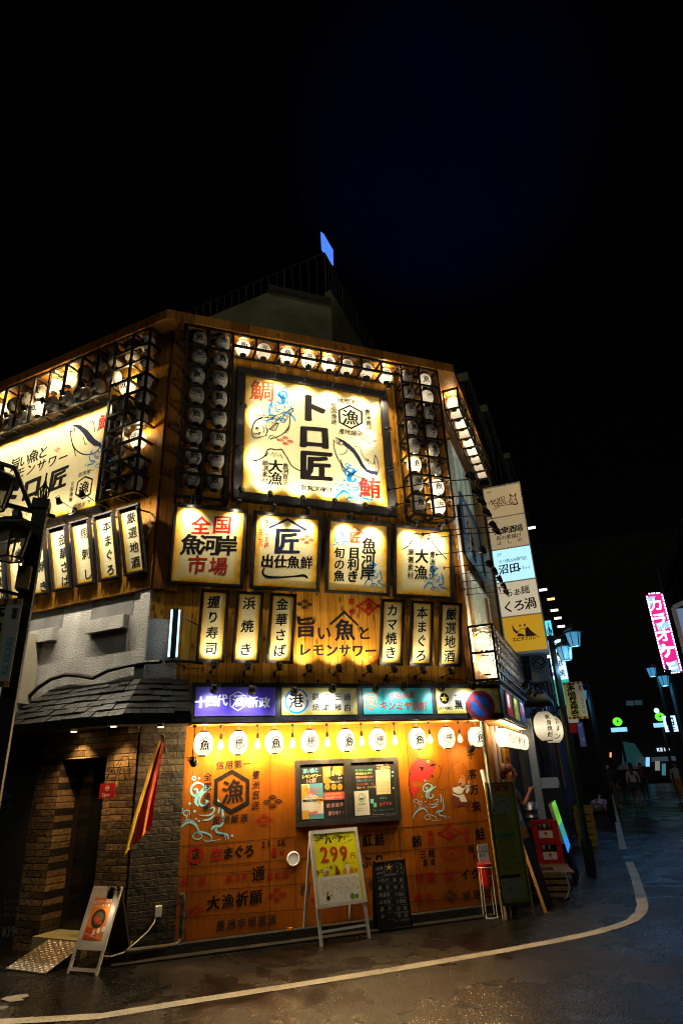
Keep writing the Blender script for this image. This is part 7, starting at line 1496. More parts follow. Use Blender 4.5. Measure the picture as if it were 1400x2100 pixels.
for i, (k, c, e, s_) in enumerate(PC5):
    z1 = ztp - (ztp - hbt) * i / 5; z0 = ztp - (ztp - hbt) * (i + 1) / 5; p = MB().box(xl_ + .002, xr_ - .002, -.006, .003, z0 + .03, z1 - .005, mat('floor_sign_' + k, c, .4, emit=e, strength=s_)).build('sign_face', ST); b = Art(MS_, -.0075, 'R'); b2 = b
    if i == 0:
        for s2, p0, p1, hh in (('DISCO', (390, 925), (452, 905), 32), ('DEVIL', (410, 945), (470, 925), 34)): b.text(s2, p0, p1, hh, M_RED, .01, True, .15)
        b.text('4F', (358, 870), (376, 868), 22, M_INK, 0, False); b.stroke([(395, 975), (450, 950), (545, 938)], 4, M_RED); b.stroke([(365, 945), (375, 925), (395, 930), (380, 950)], 4, M_RED)
        b.stroke([(490, 925), (500, 900), (492, 880), (508, 892), (522, 890), (530, 875), (530, 905), (540, 935), (525, 945), (505, 938), (490, 925)], 5, M_RED); b.stroke([(500, 915), (512, 920)], 4, M_RED); b.stroke([(520, 915), (530, 910)], 4, M_RED); b.stroke([(505, 932), (522, 932)], 4, M_RED)
    elif i == 1:
        b.text('3F', (395, 1060), (412, 1058), 22, M_INK, 0, False); b.text('大衆酒場', (420, 1108), (550, 1088), 46, M_INK, .03); b.text('鳥の素揚げ', (425, 1152), (550, 1132), 30, M_INK, .01); b.text('ほしの', (430, 1183), (555, 1160), 28, M_INK, .01)
    elif i == 2:
        b.text('2F', (420, 1254), (436, 1252), 26, M_INK, 0, False); b.text('もつ煮込み専門店', (438, 1295), (585, 1272), 24, M_INK, 0); b.text('沼田', (455, 1342), (522, 1332), 62, M_INK, .02); b.text('2nd', (575, 1332), (612, 1328), 26, M_INK, 0); b.dot((556, 1338), 6, M_RED)
    elif i == 3:
        b.text('らぁ麺', (490, 1488), (588, 1468), 54, M_INK, .01); b.text('くろ渦', (485, 1575), (620, 1550), 74, M_INK, .02)
    else:
        RB = mat('rhino_brown_print', (.12, .03, .015), .5)
        for q_ in ([(505, 1680), (515, 1720), (535, 1740), (548, 1730), (528, 1715)], [(535, 1755), (548, 1735), (575, 1740), (590, 1755)], [(590, 1755), (588, 1705), (603, 1695), (625, 1720), (665, 1750)], [(550, 1690), (556, 1678), (562, 1690), (556, 1698)], [(578, 1688), (586, 1672), (592, 1684), (584, 1696)]): b.poly(q_, RB)
        b.stroke([(540, 1730), (560, 1712), (588, 1705)], 3, RB); b.text('エピタフカレー', (522, 1775), (668, 1758), 27, RB, .03, False, .0)
    b.b.build('lettering', p)
b = MB()
for z in (hbt + .4, ztp - .4): b.bar((xl_ - .02, .13, z), (-.46, .13, z), .05, M_BLACK)
b.build('bracket', ST)
def flat_sign(name, label, s, corners, faces, depth=.16, cat='sign', art=None, zo='Q'):
    M = perp(s, 0, 0); P = [on_plane(M, *c) for c in corners]; x0, x1 = (P[0][0] + P[3][0]) / 2, (P[1][0] + P[2][0]) / 2; z1, z0 = (P[0][1] + P[1][1]) / 2, (P[2][1] + P[3][1]) / 2
    t = thing(name, label, cat, perp(s, (x0 + x1) / 2, z0)); w, h = (x1 - x0) / 2, z1 - z0; MB().box(-w - .02, w + .02, .004, depth, -.02, h + .02, M_FRAME).build('case', t); zc = h
    for (fr_, m) in faces: MB().box(-w, w, -.004, .0035, zc - h * fr_ + .004, zc - .004, m).build('sign_face', t); zc -= h * fr_
    MB().bar((-w - .02, depth / 2, h * .8), (-max((x0 + x1) / 2, w + .05), depth / 2, h * .8), .04, M_BLACK).build('bracket', t)
    if art:
        a = Art(perp(s, (x0 + x1) / 2, z0), -.0055, zo); art(a); a.b.build('lettering', t)
    return t
PK = mat('unlit_grey_sign', (.20, .19, .17), .5, var=.1, scale=5)
def kak(a): a.ring((765, 460), 60, 9, M_INK, 26); a.stroke([(720, 480), (745, 430), (790, 420), (815, 460), (785, 490)], 12, M_INK); a.stroke([(735, 440), (760, 470), (800, 480)], 9, M_INK); a.stroke([(750, 490), (780, 505), (810, 490)], 7, M_INK); a.text('KAKIBI', (748, 552), (812, 552), 22, M_INK, 0, False)
flat_sign('projecting_sign', 'grey unlit sign with a round wave crest reading KAKIBI', 5.4, [(1083, 1342), (1118, 1338), (1126, 1396), (1092, 1399)], [(1, PK)], art=kak)
CY = mat('cyan_lit_sign', (.1, .4, .45), .5, emit=(.10, .62, .80), strength=1.0); WB = mat('blue_white_lit_sign', (.4, .5, .6), .5, emit=(.42, .70, 1), strength=1.5); GRS = mat('green_lit_sign', (.02, .3, .22), .5, emit=(.02, .50, .38), strength=.7); GYS = mat('dim_grey_lit_sign', (.3, .3, .3), .5, emit=(.6, .5, .42), strength=.22)
flat_sign('projecting_sign', 'small cyan lit sign above the white izakaya sign', 8.3, [(1116, 1274), (1128, 1271), (1134, 1305), (1121, 1307)], [(1, CY)], art=lambda a: (a.text('OVA', (835, 150), (862, 152), 16, M_INK, 0, False), a.text('魚', (878, 160), (878, 160), 34, M_INK, .02)))
flat_sign('projecting_sign', 'tall blue-white lit sign with ink characters over a green panel', 7.6, [(1121, 1313), (1149, 1311), (1175, 1445), (1143, 1448)], [(.62, WB), (.38, GRS)], art=lambda a: (a.text('炭火串焼', (925, 300), (985, 560), 62, M_INK, .02), a.text('焼鳥大衆', (870, 330), (905, 570), 42, M_INK, .02), a.text('3.F', (892, 606), (925, 602), 24, M_INK, 0, False), a.ring((995, 580), 22, 4, M_RED, 4), a.ring((940, 680), 20, 7, M_PW, 14), a.text('居酒屋', (935, 745), (950, 840), 30, M_PW, .01)))
flat_sign('projecting_sign', 'dim grey lit sign with a white ring under the green panel', 7.8, [(1146, 1450), (1182, 1456), (1185, 1482), (1152, 1484)], [(1, GYS)], art=lambda a: (a.ring((975, 940), 26, 7, M_PW, 16), a.text('UGO', (1050, 1015), (1105, 1010), 24, M_PW, .02, False), a.ring((1075, 955), 24, 8, M_PW, 12, a0=200, a1=340)))
flat_sign('parking_sign', 'dark parking sign with a white P and an arrow further down the street', 13, [(1184, 1482), (1194, 1481), (1200, 1530), (1188, 1532)], [(1, mat('navy_sign', (.05, .06, .12), .5, emit=(.12, .16, .4), strength=.12))], zo='K', art=lambda a: (a.text('P', (476, 1345), (476, 1345), 42, M_PW, .02, False), a.stroke([(478, 1470), (515, 1470)], 7, M_PW, smooth=False), a.stroke([(500, 1455), (518, 1470), (502, 1488)], 7, M_PW, smooth=False)))
flat_sign('projecting_sign', 'small dark red sign under the grey ring sign', 9.5, [(1157, 1487), (1180, 1483), (1182, 1500), (1166, 1506)], [(1, mat('deep_red_sign', (.22, .01, .015), .5, emit=(.5, .01, .02), strength=.10))])
M_BIGL = lantern_paper('big_lantern_paper', (.55, .49, .36), (1, .82, .52), .95)
# two big paper lanterns
for (px, py, s_, wd, lab, r, h) in ((1117, 1489, 5.4, '刺身焼酎', 'big white paper lantern with ink characters nearer the restaurant, before the beef tongue one', .30, .72), (1134, 1496, 6.6, '牛タン', 'big paper lantern reading 牛タン half hidden behind the nearer big lantern', .30, .72)):
    x, z = perp_at(s_, px, py); lantern(perp(s_, x, z) @ Matrix.Rotation(R_(28), 4, 'Z'), lab, 'w', M_BIGL, 'big paper lanterns', r=r * .78, h=h * .82, words=wd, cord=.3)
slab('lantern_bar', 'dark timber bar carrying the two big paper lanterns', 'bar', 4.6, 7.6, .02, .62, 3.02, 3.10, M_BLACK)
# right-hand street lamp with its banner
P = sight(1132, 1330, 12.3); c1, c2 = sight(1157, 1336, 12.3), sight(1175, 1307, 12.2); rel = lambda q: Vector((q.x - P.x, q.y - P.y, q.z)); TZ = sight(1128, 1305, 12.3).z
sl = street_lamp('street_lamp', 'street lamp on the restaurant side with two cyan lit lanterns and a white banner', P, TZ, [rel(c1) + Vector((0, 0, .1)), rel(c2) + Vector((0, 0, .1))], [(Vector((0, 0, TZ - .25)), rel(sight(1159, 1318, 12.3))), (Vector((0, 0, TZ - .1)), rel(sight(1177, 1290, 12.2)))], True, .66, .078)
for c in (rel(c1), rel(c2)): glow(sl, tuple(c + Vector((0, 0, -.32))), 7, .06, (.25, .58, 1))
q = sight(1152, 1400, 12.2); banner(Matrix.Translation(q) @ Matrix.Rotation(R_(-30), 4, 'Z') @ Matrix.Translation((.17, 0, 0)), 'pale shopping street banner hanging on the cyan-lit street lamp', .17, .64, None)
for (px, py, hd, lab, s_) in ((1193, 1427, 22, 'distant street lamp with a single blue lantern on the restaurant side', .75), (1336, 1380, 24, 'distant street lamp across the street under the karaoke sign, the higher lantern', .75), (1361, 1398, 21, 'distant street lamp across the street nearest the picture edge, the lower lantern', .75)):
    P = sight(px, py, hd); t_ = street_lamp('street_lamp', lab, P + Vector((.35, .1, 0)), P.z + .35, [Vector((-.35, -.1, P.z + .18))], [(Vector((0, 0, P.z + .3)), Vector((-.35, -.1, P.z + .42)))], True, s_, .1)
    glow(t_, (-.35, -.1, P.z - .18), 18, .08, (.16, .45, 1))
# karaoke sign across the street
s_ = 18; corners = [(1322, 1221), (1356, 1216), (1399, 1379), (1363, 1381)]; MAG = mat('karaoke_magenta', (.5, .02, .2), .5, emit=(.95, .02, .30), strength=.70); LTB = mat('karaoke_light_blue', (.2, .4, .7), .5, emit=(.30, .60, 1), strength=.9); WHT = mat('karaoke_white', (.8, .8, .8), .5, emit=(.75, .88, 1), strength=1.25); DOT = emat('karaoke_border_bulb', (.55, .80, 1), 5)
def kara(a):
    for pts in ([(1075, 195), (1150, 185), (1120, 260), (1090, 300)], [(1150, 350), (1230, 330), (1225, 400)], [(1150, 430), (1270, 410), (1275, 470), (1180, 500)], [(1180, 640), (1215, 610), (1240, 690)], [(1245, 790), (1340, 760), (1370, 860), (1270, 860)]): a.poly(pts, LTB)
    a.y -= .003
    a.text('カラオケ', (1150, 260), (1258, 675), 125, mat('karaoke_outline', (.01, .01, .03), .5), .10, False)
    a.y -= .003; a.text('カラオケ', (1150, 260), (1258, 675), 125, WHT, .06, False); a.text('Ban', (1262, 795), (1312, 782), 46, WHT, .04, True, .1); a.text('Ban', (1285, 832), (1335, 818), 46, WHT, .04, True, .1); a.stroke([(1175, 480), (1200, 440), (1215, 495), (1240, 450)], 5, WHT, smooth=False)
    for (p0, p1, n) in (((1070, 185), (1240, 870), 30), ((1208, 165), (1385, 860), 30), ((1085, 165), (1195, 155), 5), ((1255, 878), (1370, 868), 5)):
        for i in range(n): f_ = (i + .2) / n; f2 = (i + .75) / n; a.stroke([(p0[0] + (p1[0] - p0[0]) * f_, p0[1] + (p1[1] - p0[1]) * f_), (p0[0] + (p1[0] - p0[0]) * f2, p0[1] + (p1[1] - p0[1]) * f2)], 10, DOT, smooth=False)
flat_sign('karaoke_sign', 'tall magenta neon sign reading カラオケ framed by blue-white bulbs', s_, corners, [(1, MAG)], .3, art=kara, zo='K')
kx = [c for c in COL.objects if c.name.startswith('karaoke_sign')][0]
for c in list(kx.children):
    if c.name.startswith('bracket'): bpy.data.objects.remove(c)
MB().bar((.31, .1, 2.5), (2.6, .1, 2.5), .06, M_BLACK).bar((.31, .1, .5), (2.6, .1, .5), .06, M_BLACK).bar((.36, .1, -5), (.36, .1, 4.2), .07, M_POLE).build('bracket', kx)
# pale lit bay window at the right picture edge
p0 = sight(1388, 1260, 14.5); t = thing('lit_display_case', 'pale blue lit glass bay cut by the right picture edge', 'window', Matrix.Translation((p0.x, p0.y, p0.z)) @ Matrix.Rotation(R_(-38), 4, 'Z')); MB().box(-.02, 1.6, 0, .08, -2.0, .12, mat('pale_lit_bay', (.25, .3, .4), .4, emit=(.35, .5, .9), strength=.22, var=.2, scale=3)).build('pane', t); MB().bar((-.05, -.02, -2.0), (-.05, -.02, .15), .08, M_SILVER).bar((-.05, -.02, .15), (1.6, -.02, .75), .08, M_SILVER).build('frame', t)
# ------------------------------------------------------------------ far end of the street
CX = sight(1330, 1560, 62); MFar = Matrix.Translation((CX.x, CX.y, 0)) @ Matrix.Rotation(R_(-36), 4, 'Z')
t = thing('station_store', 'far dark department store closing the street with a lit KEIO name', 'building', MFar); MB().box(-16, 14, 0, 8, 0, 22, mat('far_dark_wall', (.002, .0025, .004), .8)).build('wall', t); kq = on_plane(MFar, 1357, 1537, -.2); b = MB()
for k, ch in enumerate('KEIO'): b.glyph(ch, (kq[0] - .30 + k * .24, kq[1]), .36, -.2, emat('white_sign_letters', (.7, .85, 1), .8), 0, .06, False, 1.0)
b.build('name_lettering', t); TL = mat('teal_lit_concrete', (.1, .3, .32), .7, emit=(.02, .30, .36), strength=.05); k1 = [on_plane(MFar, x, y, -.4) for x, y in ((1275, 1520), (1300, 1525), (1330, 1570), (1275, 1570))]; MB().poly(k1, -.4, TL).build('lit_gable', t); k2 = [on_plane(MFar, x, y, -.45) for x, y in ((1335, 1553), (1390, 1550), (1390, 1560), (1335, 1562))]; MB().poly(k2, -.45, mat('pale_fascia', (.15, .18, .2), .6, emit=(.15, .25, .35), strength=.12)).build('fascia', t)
for (x0, y0, x1, y1, c, s_) in ((1323, 1553, 1331, 1572, (.25, .65, 1), .8), (1342, 1561, 1352, 1580, (.6, .6, .5), .25), (1356, 1566, 1364, 1590, (.1, .4, .5), .3), (1381, 1570, 1386, 1580, (1, .35, .05), .7), (1249, 1543, 1253, 1553, (1, .4, .1), .8), (1283, 1437, 1298, 1447, (.10, .22, .30), .12), (1300, 1436, 1316, 1446, (.10, .22, .30), .10), (1303, 1552, 1320, 1571, (.2, .35, .45), .07)):
    q = [on_plane(MFar, x, y, -.5) for x, y in ((x0, y1), (x1, y1), (x1, y0), (x0, y0))]; MB().poly(q, -.5, emat('far_window_%d' % x0, c, s_)).build('window', t)
def far_sign(px, py, hd, label, cat, build):
    P = sight(px, py, hd); t = thing('lit_mascot_free_sign' if False else 'lit_street_sign', label, cat, Matrix.Translation(P) @ Matrix.Rotation(R_(-38), 4, 'Z')); build(t, hd / F_PX); return t
GB = emat('green_lit_ball', (.12, .85, .03), 1.0); BLB = emat('blue_lit_bar', (.18, .45, 1), 1.3); WHB = emat('white_blue_lit_panel', (.45, .65, 1), 1.4)
def ball_sign(t, k): MB().ball((0, 0, 0), 8.0 * k, GB, 16, (1, .6, .9)).build('green_ball', t); MB().lathe([(1.6 * k, 0), (1.6 * k, .05)], (0, -4.75 * k, .5 * k), M_BLACK, 12, (0, -1, 0)).build('dark_disc', t); MB().box(-13 * k, 13 * k, -2 * k, 2 * k, -17 * k, -10 * k, BLB).build('blue_bar', t); MB().tube([(0, 0, -17 * k), (0, 0, -150 * k * 0 - t.matrix_world.translation.z)], .08, M_POLE, 6).build('pole', t)
far_sign(1265, 1480, 48, 'green lit ball over a blue bar down the street, left of two', 'sign', ball_sign); far_sign(1352, 1470, 42, 'green lit ball with a small blue ball above it, right of two', 'sign', lambda t, k: (ball_sign(t, k), MB().ball((-3 * k, 0, 10.5 * k), 4.5 * k, WHB, 10).build('top_ball', t)))
def rail_sign(t, k):
    MB().box(-10 * k, 10 * k, -.05, .05, -14 * k, 12 * k, WHB).build('panel', t); b = MB(); nvy = mat('sign_navy_print', (.01, .03, .2), .5); b.box(-6 * k, 6 * k, -.06, -.051, -4 * k, 9 * k, nvy); b.box(-4.5 * k, 4.5 * k, -.07, -.061, 2 * k, 6.5 * k, WHB).box(-4 * k, -2.5 * k, -.07, -.061, -2 * k, 0, WHB).box(2.5 * k, 4 * k, -.07, -.061, -2 * k, 0, WHB); b.box(-6 * k, 6 * k, -.06, -.051, -8 * k, -6.5 * k, nvy).box(-6 * k, 6 * k, -.06, -.051, -11 * k, -9.5 * k, nvy); b.build('train_symbol', t); MB().tube([(0, .1, -14 * k), (0, .1, -t.matrix_world.translation.z)], .07, M_POLE, 6).build('pole', t)
far_sign(1373, 1483, 40, 'blue and white lit station entrance sign with a train symbol', 'sign', rail_sign)
# blue rooftop neon far behind, seen nearly edge on
P = sight(667, 508, 30); t = thing('rooftop_neon', 'blue glowing rooftop billboard seen almost edge on above the dark railing', 'billboard', Matrix.Translation(P)); NB = emat('blue_neon_panel', (.07, .22, 1), .9); qs = [sight(657, 475, 30) - P, sight(677, 509, 32.5) - P, sight(677.5, 541, 32.5) - P, sight(659, 512, 30) - P]; b = MB(); b.prism(qs, (.25, .1, 0), NB); b.build('panel', t); b = MB()
for i in range(3): f_ = .25 + i * .25; a_, c_ = qs[0].lerp(qs[1], f_), qs[3].lerp(qs[2], f_); b.bar(a_.lerp(c_, .1) + Vector((-.02, -.06, 0)), a_.lerp(c_, .9) + Vector((-.02, -.06, 0)), .08, emat('white_neon_stroke', (.45, .7, 1), 1.3))
b.build('neon_stroke', t); b = MB(); b.tube([qs[3] + Vector((.3, .3, 0)), qs[3] + Vector((.3, .3, -P.z + 6))], .1, M_BLACK, 6).tube([qs[2] + Vector((.2, .2, 0)), qs[2] + Vector((.2, .2, -P.z + 6))], .1, M_BLACK, 6); b.build('mast', t)
# dark tower far behind the restaurant
# ------------------------------------------------------------------ crates, bags and walkers down the street
p = on_ground(1204, 1734); YC = mat('yellow_crate_plastic', (.30, .17, .02), .5, var=.2, scale=8)
for i in range(6): crate(Matrix.Translation((p.x + .02 * (i % 2), p.y, .002 + i * .133)) @ Matrix.Rotation(R_(-34 + 3 * (i % 3)), 4, 'Z'), 'yellow plastic crate, %s from the bottom of the tall stack down the street' % ORD[i], YC, 'stacked yellow crates', w=.20, d=.15, h=.13, star=False)
def bag(px, py, s, col, label, nm):
    p = on_ground(px, py); m = mat(nm, col, .35); b = MB(); b.ball((0, 0, s * .55), s, m, 14, (1.1, .9, .62)); r_ = random.Random(px)
    for i in range(len(b.v)): v = b.v[i]; n_ = noise.noise(Vector(v) * 7 / s * .4) * .18 * s; b.v[i] = (v[0] * (1 + n_ / s), v[1] * (1 + n_ / s), max(0, v[2] + n_ * .5))
    b.tube([(0, 0, s * 1.1), (.02, 0, s * 1.3), (.06, .02, s * 1.42)], [s * .12, s * .05, s * .16], m, 8); o = b.build('rubbish_bag', None, True); o.location = p; tag(o, label, 'bag')
bag(1232, 1662, .36, (.35, .35, .42), 'pale plastic rubbish bag heaped by the wall down the street', 'pale_bag'); bag(1240, 1667, .26, (.5, .10, .22), 'pink plastic rubbish bag in the heap down the street', 'pink_bag'); bag(1225, 1668, .30, (.12, .10, .06), 'brown rubbish bag behind the yellow crates', 'brown_bag')
def walker(px, py, label, top, legs, hair, face, step, arms=.1, hgt=1.62, skirt=None, lean=0.0, long_hair=True, side=0):
    p = on_ground(px, py); k = hgt / 1.7; t = thing('person', label, 'person', Matrix.Translation(p) @ Matrix.Rotation(R_(face), 4, 'Z'))
    V = lambda x, y, z: (x * k, y * k, z * k)
    J = dict(pelvis=(V(0, 0, .92), (.12 * k, .15 * k)), waist=(V(lean * .3, 0, 1.08), (.10 * k, .125 * k)), chest=(V(lean, 0, 1.30), (.11 * k, .16 * k)), neckb=(V(lean * 1.1, 0, 1.44), .055 * k), neck=(V(lean * 1.2 + .01, 0, 1.49), .045 * k), head0=(V(lean * 1.3 + .02, 0, 1.55), .072 * k), head1=(V(lean * 1.3 + .02, 0, 1.63), .082 * k),
        shl=(V(lean, .17, 1.38), .056 * k), ell=(V(lean - arms * .5, .22, 1.12), .043 * k), wrl=(V(lean + arms * .8, .21, .90), .028 * k), hal=(V(lean + arms * 1.1, .21, .82), .024 * k), shr=(V(lean, -.17, 1.38), .056 * k), elr=(V(lean + arms * .2, -.23, 1.12), .043 * k), wrr=(V(lean + arms, -.22, .92), .028 * k), har=(V(lean + arms * 1.3, -.22, .84), .024 * k),
        hipl=(V(0, .09, .88), .09 * k), knl=(V(step * .6 + .03, .09, .48), .06 * k), anl=(V(step, .09, .09), .038 * k), tol=(V(step + .14, .10, .035), .034 * k), hipr=(V(0, -.09, .88), .09 * k), knr=(V(-step * .4 + .04, -.09, .48), .06 * k), anr=(V(-step, -.09, .10), .038 * k), tor=(V(-step + .13, -.10, .035), .034 * k))
    Bn = [('pelvis', 'waist'), ('waist', 'chest'), ('chest', 'neckb'), ('neckb', 'neck'), ('neck', 'head0'), ('head0', 'head1'), ('chest', 'shl'), ('shl', 'ell'), ('ell', 'wrl'), ('wrl', 'hal'), ('chest', 'shr'), ('shr', 'elr'), ('elr', 'wrr'), ('wrr', 'har'), ('pelvis', 'hipl'), ('hipl', 'knl'), ('knl', 'anl'), ('anl', 'tol'), ('pelvis', 'hipr'), ('hipr', 'knr'), ('knr', 'anr'), ('anr', 'tor')]
    for sd, hn in ((1, 'hal'), (-1, 'har')):
        hp = Vector(J[hn][0]) / k
        for i in range(5):
            q = hp + (Vector((-.022 + i * .014, 0, -.045)) if i < 4 else Vector((.034, -.012 * sd, -.018))); e_ = q + (Vector((.004, -.012 * sd, -.042 + abs(i - 1.4) * .006)) if i < 4 else Vector((.012, -.004 * sd, -.030)))
            J['%sf%da' % (hn, i)] = (V(*q), .0095 * k); J['%sf%db' % (hn, i)] = (V(*e_), .008 * k); Bn += [(hn, '%sf%da' % (hn, i)), ('%sf%da' % (hn, i), '%sf%db' % (hn, i))]
    def pm(a_, b_, c):
        if a_[:3] in ('hal', 'har'): return 0
        if b_ in ('head0', 'head1', 'neck', 'hal', 'har'): return 0
        if b_ in ('tol', 'tor'): return 3
        if b_ in ('knl', 'knr', 'anl', 'anr', 'hipl', 'hipr') or (b_ == 'waist' and c.z < .98 * k): return 2
        return 1
    skin_person('body', J, Bn, [SKIN, top, legs, SHOE], pm, t, 'pelvis', 1)
    h_ = MB().ball(V(lean * 1.3 + .005, 0, 1.64), .095 * k, hair, 12, (1, .92, .95))
    if long_hair: h_.tube([V(lean * 1.3 - .06, 0, 1.60), V(lean - .10, 0, 1.48), V(lean - .12, 0, 1.30)], [.07 * k, .075 * k, .03 * k], hair, 8)
    h_.build('hair', t, True); return t, k
BEI = mat('beige_jacket', (.42, .30, .19), .8, var=.1, scale=10); BRN = mat('brown_trousers', (.20, .09, .035), .8); BLK = mat('black_clothes', (.012, .012, .014), .8); HBK = mat('black_hair', (.008, .007, .007), .5); OLI = mat('dark_brown_trousers', (.07, .04, .02), .8); WTS = mat('white_top', (.55, .48, .40), .8); ORT = mat('orange_trousers', (.55, .16, .03), .8); RDD = mat('dark_red_coat', (.12, .01, .012), .8)
t, k = walker(1310, 1661, 'woman in a beige top and brown trousers walking away carrying a dark bag', BEI, BRN, HBK, 50, .22, .05); MB().box(-.16, .12, -.22, .20, .80 * k, 1.0 * k, BLK).tube([(-.02, -.18, 1.0 * k), (-.10, 0, 1.42 * k), (0, .17, 1.3 * k)], .012, BLK, 6).build('shoulder_bag', t)
walker(1262, 1662, 'dark-clothed man walking ahead near the rubbish bags', BLK, OLI, HBK, 50, .18, .06, 1.72, long_hair=False); walker(1326, 1640, 'figure in a dark red coat far down the street', RDD, BLK, HBK, 230, .15, .05, 1.6)
walker(1399, 1646, 'person in a white top and orange trousers cut by the right picture edge', WTS, ORT, HBK, 215, .16, .05, 1.62)
t, k = walker(1285, 1636, 'figure under a clear umbrella walking far down the street', BLK, BLK, HBK, 50, .15, .05, 1.66, long_hair=False)
up_ = sight(1285, 1570, math.hypot(*(on_ground(1285, 1636).xy))); u_ = thing('umbrella', 'clear plastic umbrella catching the street light far down the street', 'umbrella', Matrix.Translation((up_.x, up_.y, up_.z - .18))); GLU = mat('clear_umbrella_film', (.5, .58, .7), .15, alpha=.45)
MB().lathe([(.56, 0), (.50, .12), (.36, .23), (.18, .29), (.01, .31)], (0, 0, 0), GLU, 16, close=False).build('canopy', u_, True); b = MB(); b.tube([(0, 0, -.75), (0, 0, .36)], .01, M_SILVER, 6)
for i in range(8): c_, s2 = math.cos(i * .785), math.sin(i * .785); b.tube([(0, 0, .31), (.36 * c_, .36 * s2, .225), (.56 * c_, .56 * s2, 0)], .005, M_SILVER, 4)
b.build('frame', u_)

# added dim glowing windows and shop doors, to lift the dark facades on both sides
rw_ = random.Random(4)
for i, (fr_, x0, z0, w_, h_, c, s_, y0_) in enumerate(((FR, 10.2, 5.6, .9, 1.0, (.9, .75, .5), .05, -.13), (FR, 13.4, 8.3, .9, 1.0, (.6, .75, .9), .05, -.13), (FR, 17.5, 3.9, 1.3, 1.1, (.5, .7, .9), .06, -.13), (FR, 21.0, 6.7, 1.3, 1.1, (.9, .7, .4), .05, -.13), (FR, 24, 1.2, 1.8, 1.6, (.6, .85, 1), .10, -.06), (FR, 18.2, .9, 1.6, 1.7, (1, .65, .3), .10, -.06), (FR, 12.2, 1.0, .8, 1.5, (1, .5, .15), .12, -.26), (FO, 24.5, 1.2, 2.2, 1.6, (.5, .8, 1), .12, .06), (FO, 28.5, 1.1, 2.0, 1.7, (1, .8, .55), .10, .06), (FO, 26, 5.0, 1.4, 1.2, (.6, .7, .9), .05, .13))):
    host = blk3 if fr_ is FO else blk1 if x0 < 15.5 else blk2; b = MB()
    for xx in (-w_ / 2, 0, w_ / 2): b.box(xx - .03, xx + .03, -.03, .03, -.03, h_ + .03, M_WFR)
    b.box(-w_ / 2 - .03, w_ / 2 + .03, -.031, .031, h_, h_ + .05, M_WFR).box(-w_ / 2 - .03, w_ / 2 + .03, -.031, .031, -.05, 0, M_WFR)
    f_ = part_at(b, 'window', fr_.M @ Matrix.Translation((x0, y0_, z0)), host); MB().box(-w_ / 2, w_ / 2, -.012, .012, 0, h_, emat('added_glow_pane_%d' % i, c, s_)).build('pane', f_)
# small working lights, conduits and shop fittings down the restaurant side of the street
for i, (px, py, hd, c) in enumerate(((1090, 1083, 19, (.75, .85, 1)), (1113, 1210, 19, (.7, .8, 1)), (1129, 1229, 20, (1, .45, .12)), (1136, 1252, 20, (1, .9, .7)), (1143, 1268, 21, (.85, .92, 1)), (1150, 1285, 21, (.85, .92, 1)), (1131, 1346, 15, (1, .7, .4)))):
    P = sight(px, py, hd); t = thing('wall_lamp', 'small glowing wall lamp high on the dark neighbouring building, %s from the top' % ORD[i], 'lamp', Matrix.Translation(P) @ Matrix.Rotation(R_(-41), 4, 'Z'), 'small lamps on the neighbouring buildings')
    MB().box(-.11, .11, -.05, .0, -.03, .03, emat('wall_lamp_glow_%d' % i, c, 2.2)).build('tube', t); MB().bar((0, .0, .04), (-.9, .35, .06), .03, M_BLACK).box(-.12, .12, -.055, .01, .031, .05, M_BLACK).build('hood_and_arm', t)
for i in range(7):
    x0 = 9.0 + i * 1.35; h0 = 3.1 + (i % 3) * .5; slab('shutter_rib', 'blue-grey ribbed shutter pier, %s along the far shopfronts' % ORD[i], 'pier', x0, x0 + .55, .02, .22, 0, h0, mat('blue_grey_pier', (.05, .06, .09), .5, var=.3, scale=3)).__setitem__('group', 'ribbed piers of the far shopfronts')
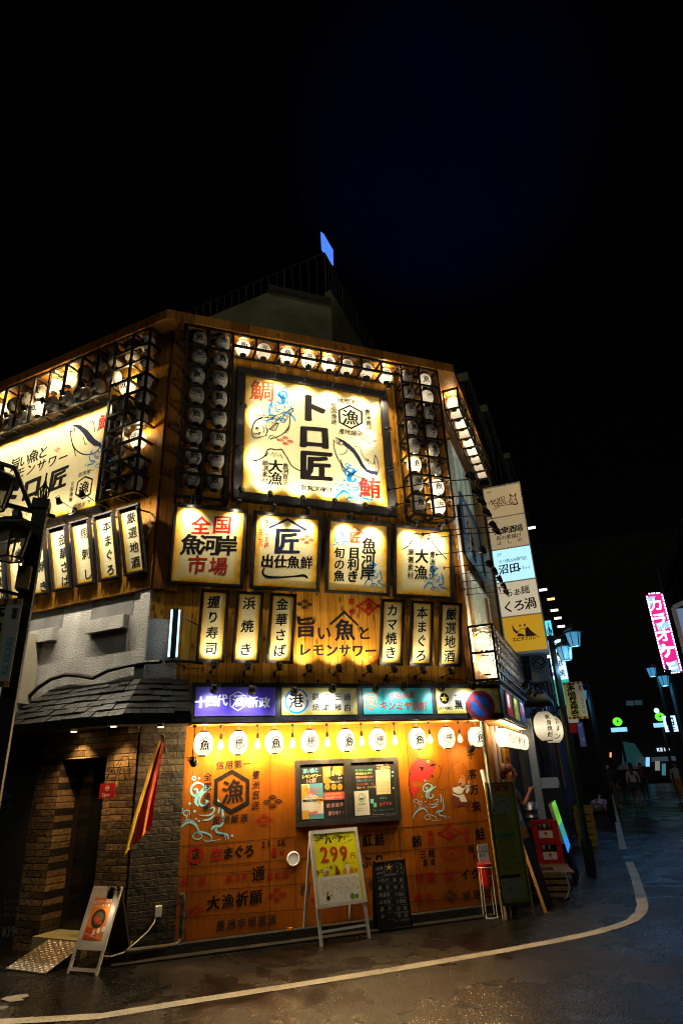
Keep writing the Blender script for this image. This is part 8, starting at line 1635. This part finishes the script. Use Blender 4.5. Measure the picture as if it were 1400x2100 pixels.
for i, (x0, z0) in enumerate(((5.9, 5.6), (9.6, 4.4), (11.8, 5.8))):
    t = thing('air_conditioner', 'dim outdoor air conditioner bracketed to the neighbouring wall, %s along the street' % ORD[i], 'air conditioner', FR.at(x0, z0, .02), 'air conditioners on the neighbouring walls'); AC = mat('aged_white_casing', (.30, .30, .28), .5, var=.2, scale=5); MB().box(-.38, .38, -.32, 0, 0, .55, AC).build('casing', t); MB().lathe([(.22, 0), (.22, .006), (.05, .012)], (-.1, -.3205, .27), M_FRAME, 20, (0, -1, 0)).build('fan_grille', t); MB().bar((-.3, 0, -.03), (-.3, -.3, -.03), .03, M_BLACK).bar((.3, 0, -.03), (.3, -.3, -.03), .03, M_BLACK).build('bracket', t)
for i, (a_, b_) in enumerate((((7.9, 7.3, .2), (16, 6.6, .5)), ((8.0, 6.1, .3), (16, 5.5, .6)), ((4.0, 5.2, .1), (9.5, 5.6, .25)))):
    pts = [FR.M @ Vector((a_[0] + (b_[0] - a_[0]) * k / 12, -(a_[2] + (b_[2] - a_[2]) * k / 12), a_[1] + (b_[1] - a_[1]) * k / 12 - .35 * math.sin(math.pi * k / 12))) for k in range(13)]
    o = MB().tube(pts, .014, M_BLACK, 5).build('street_cable'); tag(o, ('upper', 'middle', 'lower')[i] + ' black cable sagging along the dark neighbouring buildings', 'cable')
# menu board and stool by the entrance
bd = thing('menu_easel', 'small brown menu board propped on the wooden box by the red crates', 'sign', Matrix.Translation((5.83, 8.28, 0)) @ Matrix.Rotation(R_(-28), 4, 'Z') @ Matrix.Rotation(-R_(14), 4, 'X')); MB().box(-.11, .11, 0, .02, .02, .36, mat('brown_menu_board', (.09, .045, .02), .6)).build('board', bd); b = MB()
for i in range(4):
    for k, ch in enumerate('本日鮮魚'): b.glyph(ch, (-.07 + k * .045, .31 - i * .07), .045, -.002, CK, 0, 0)
b.build('chalk_writing', bd)
wb = mat('pale_cloth', (.40, .38, .36), .8); t = thing('rolled_paper', 'rolled white paper standing upright beside the no-parking post', 'paper roll', Matrix.Translation((*sight(995, 1600, 9.1).xy, 0))); zq = sight(995, 1600, 9.1).z; MB().tube([(0, 0, zq - .12), (-.03, .0, zq + .13)], .03, M_PW, 12).build('sheet', t); MB().tube([(0, 0, 0), (0, 0, zq - .10)], .015, M_BLACK, 6).build('stick', t)
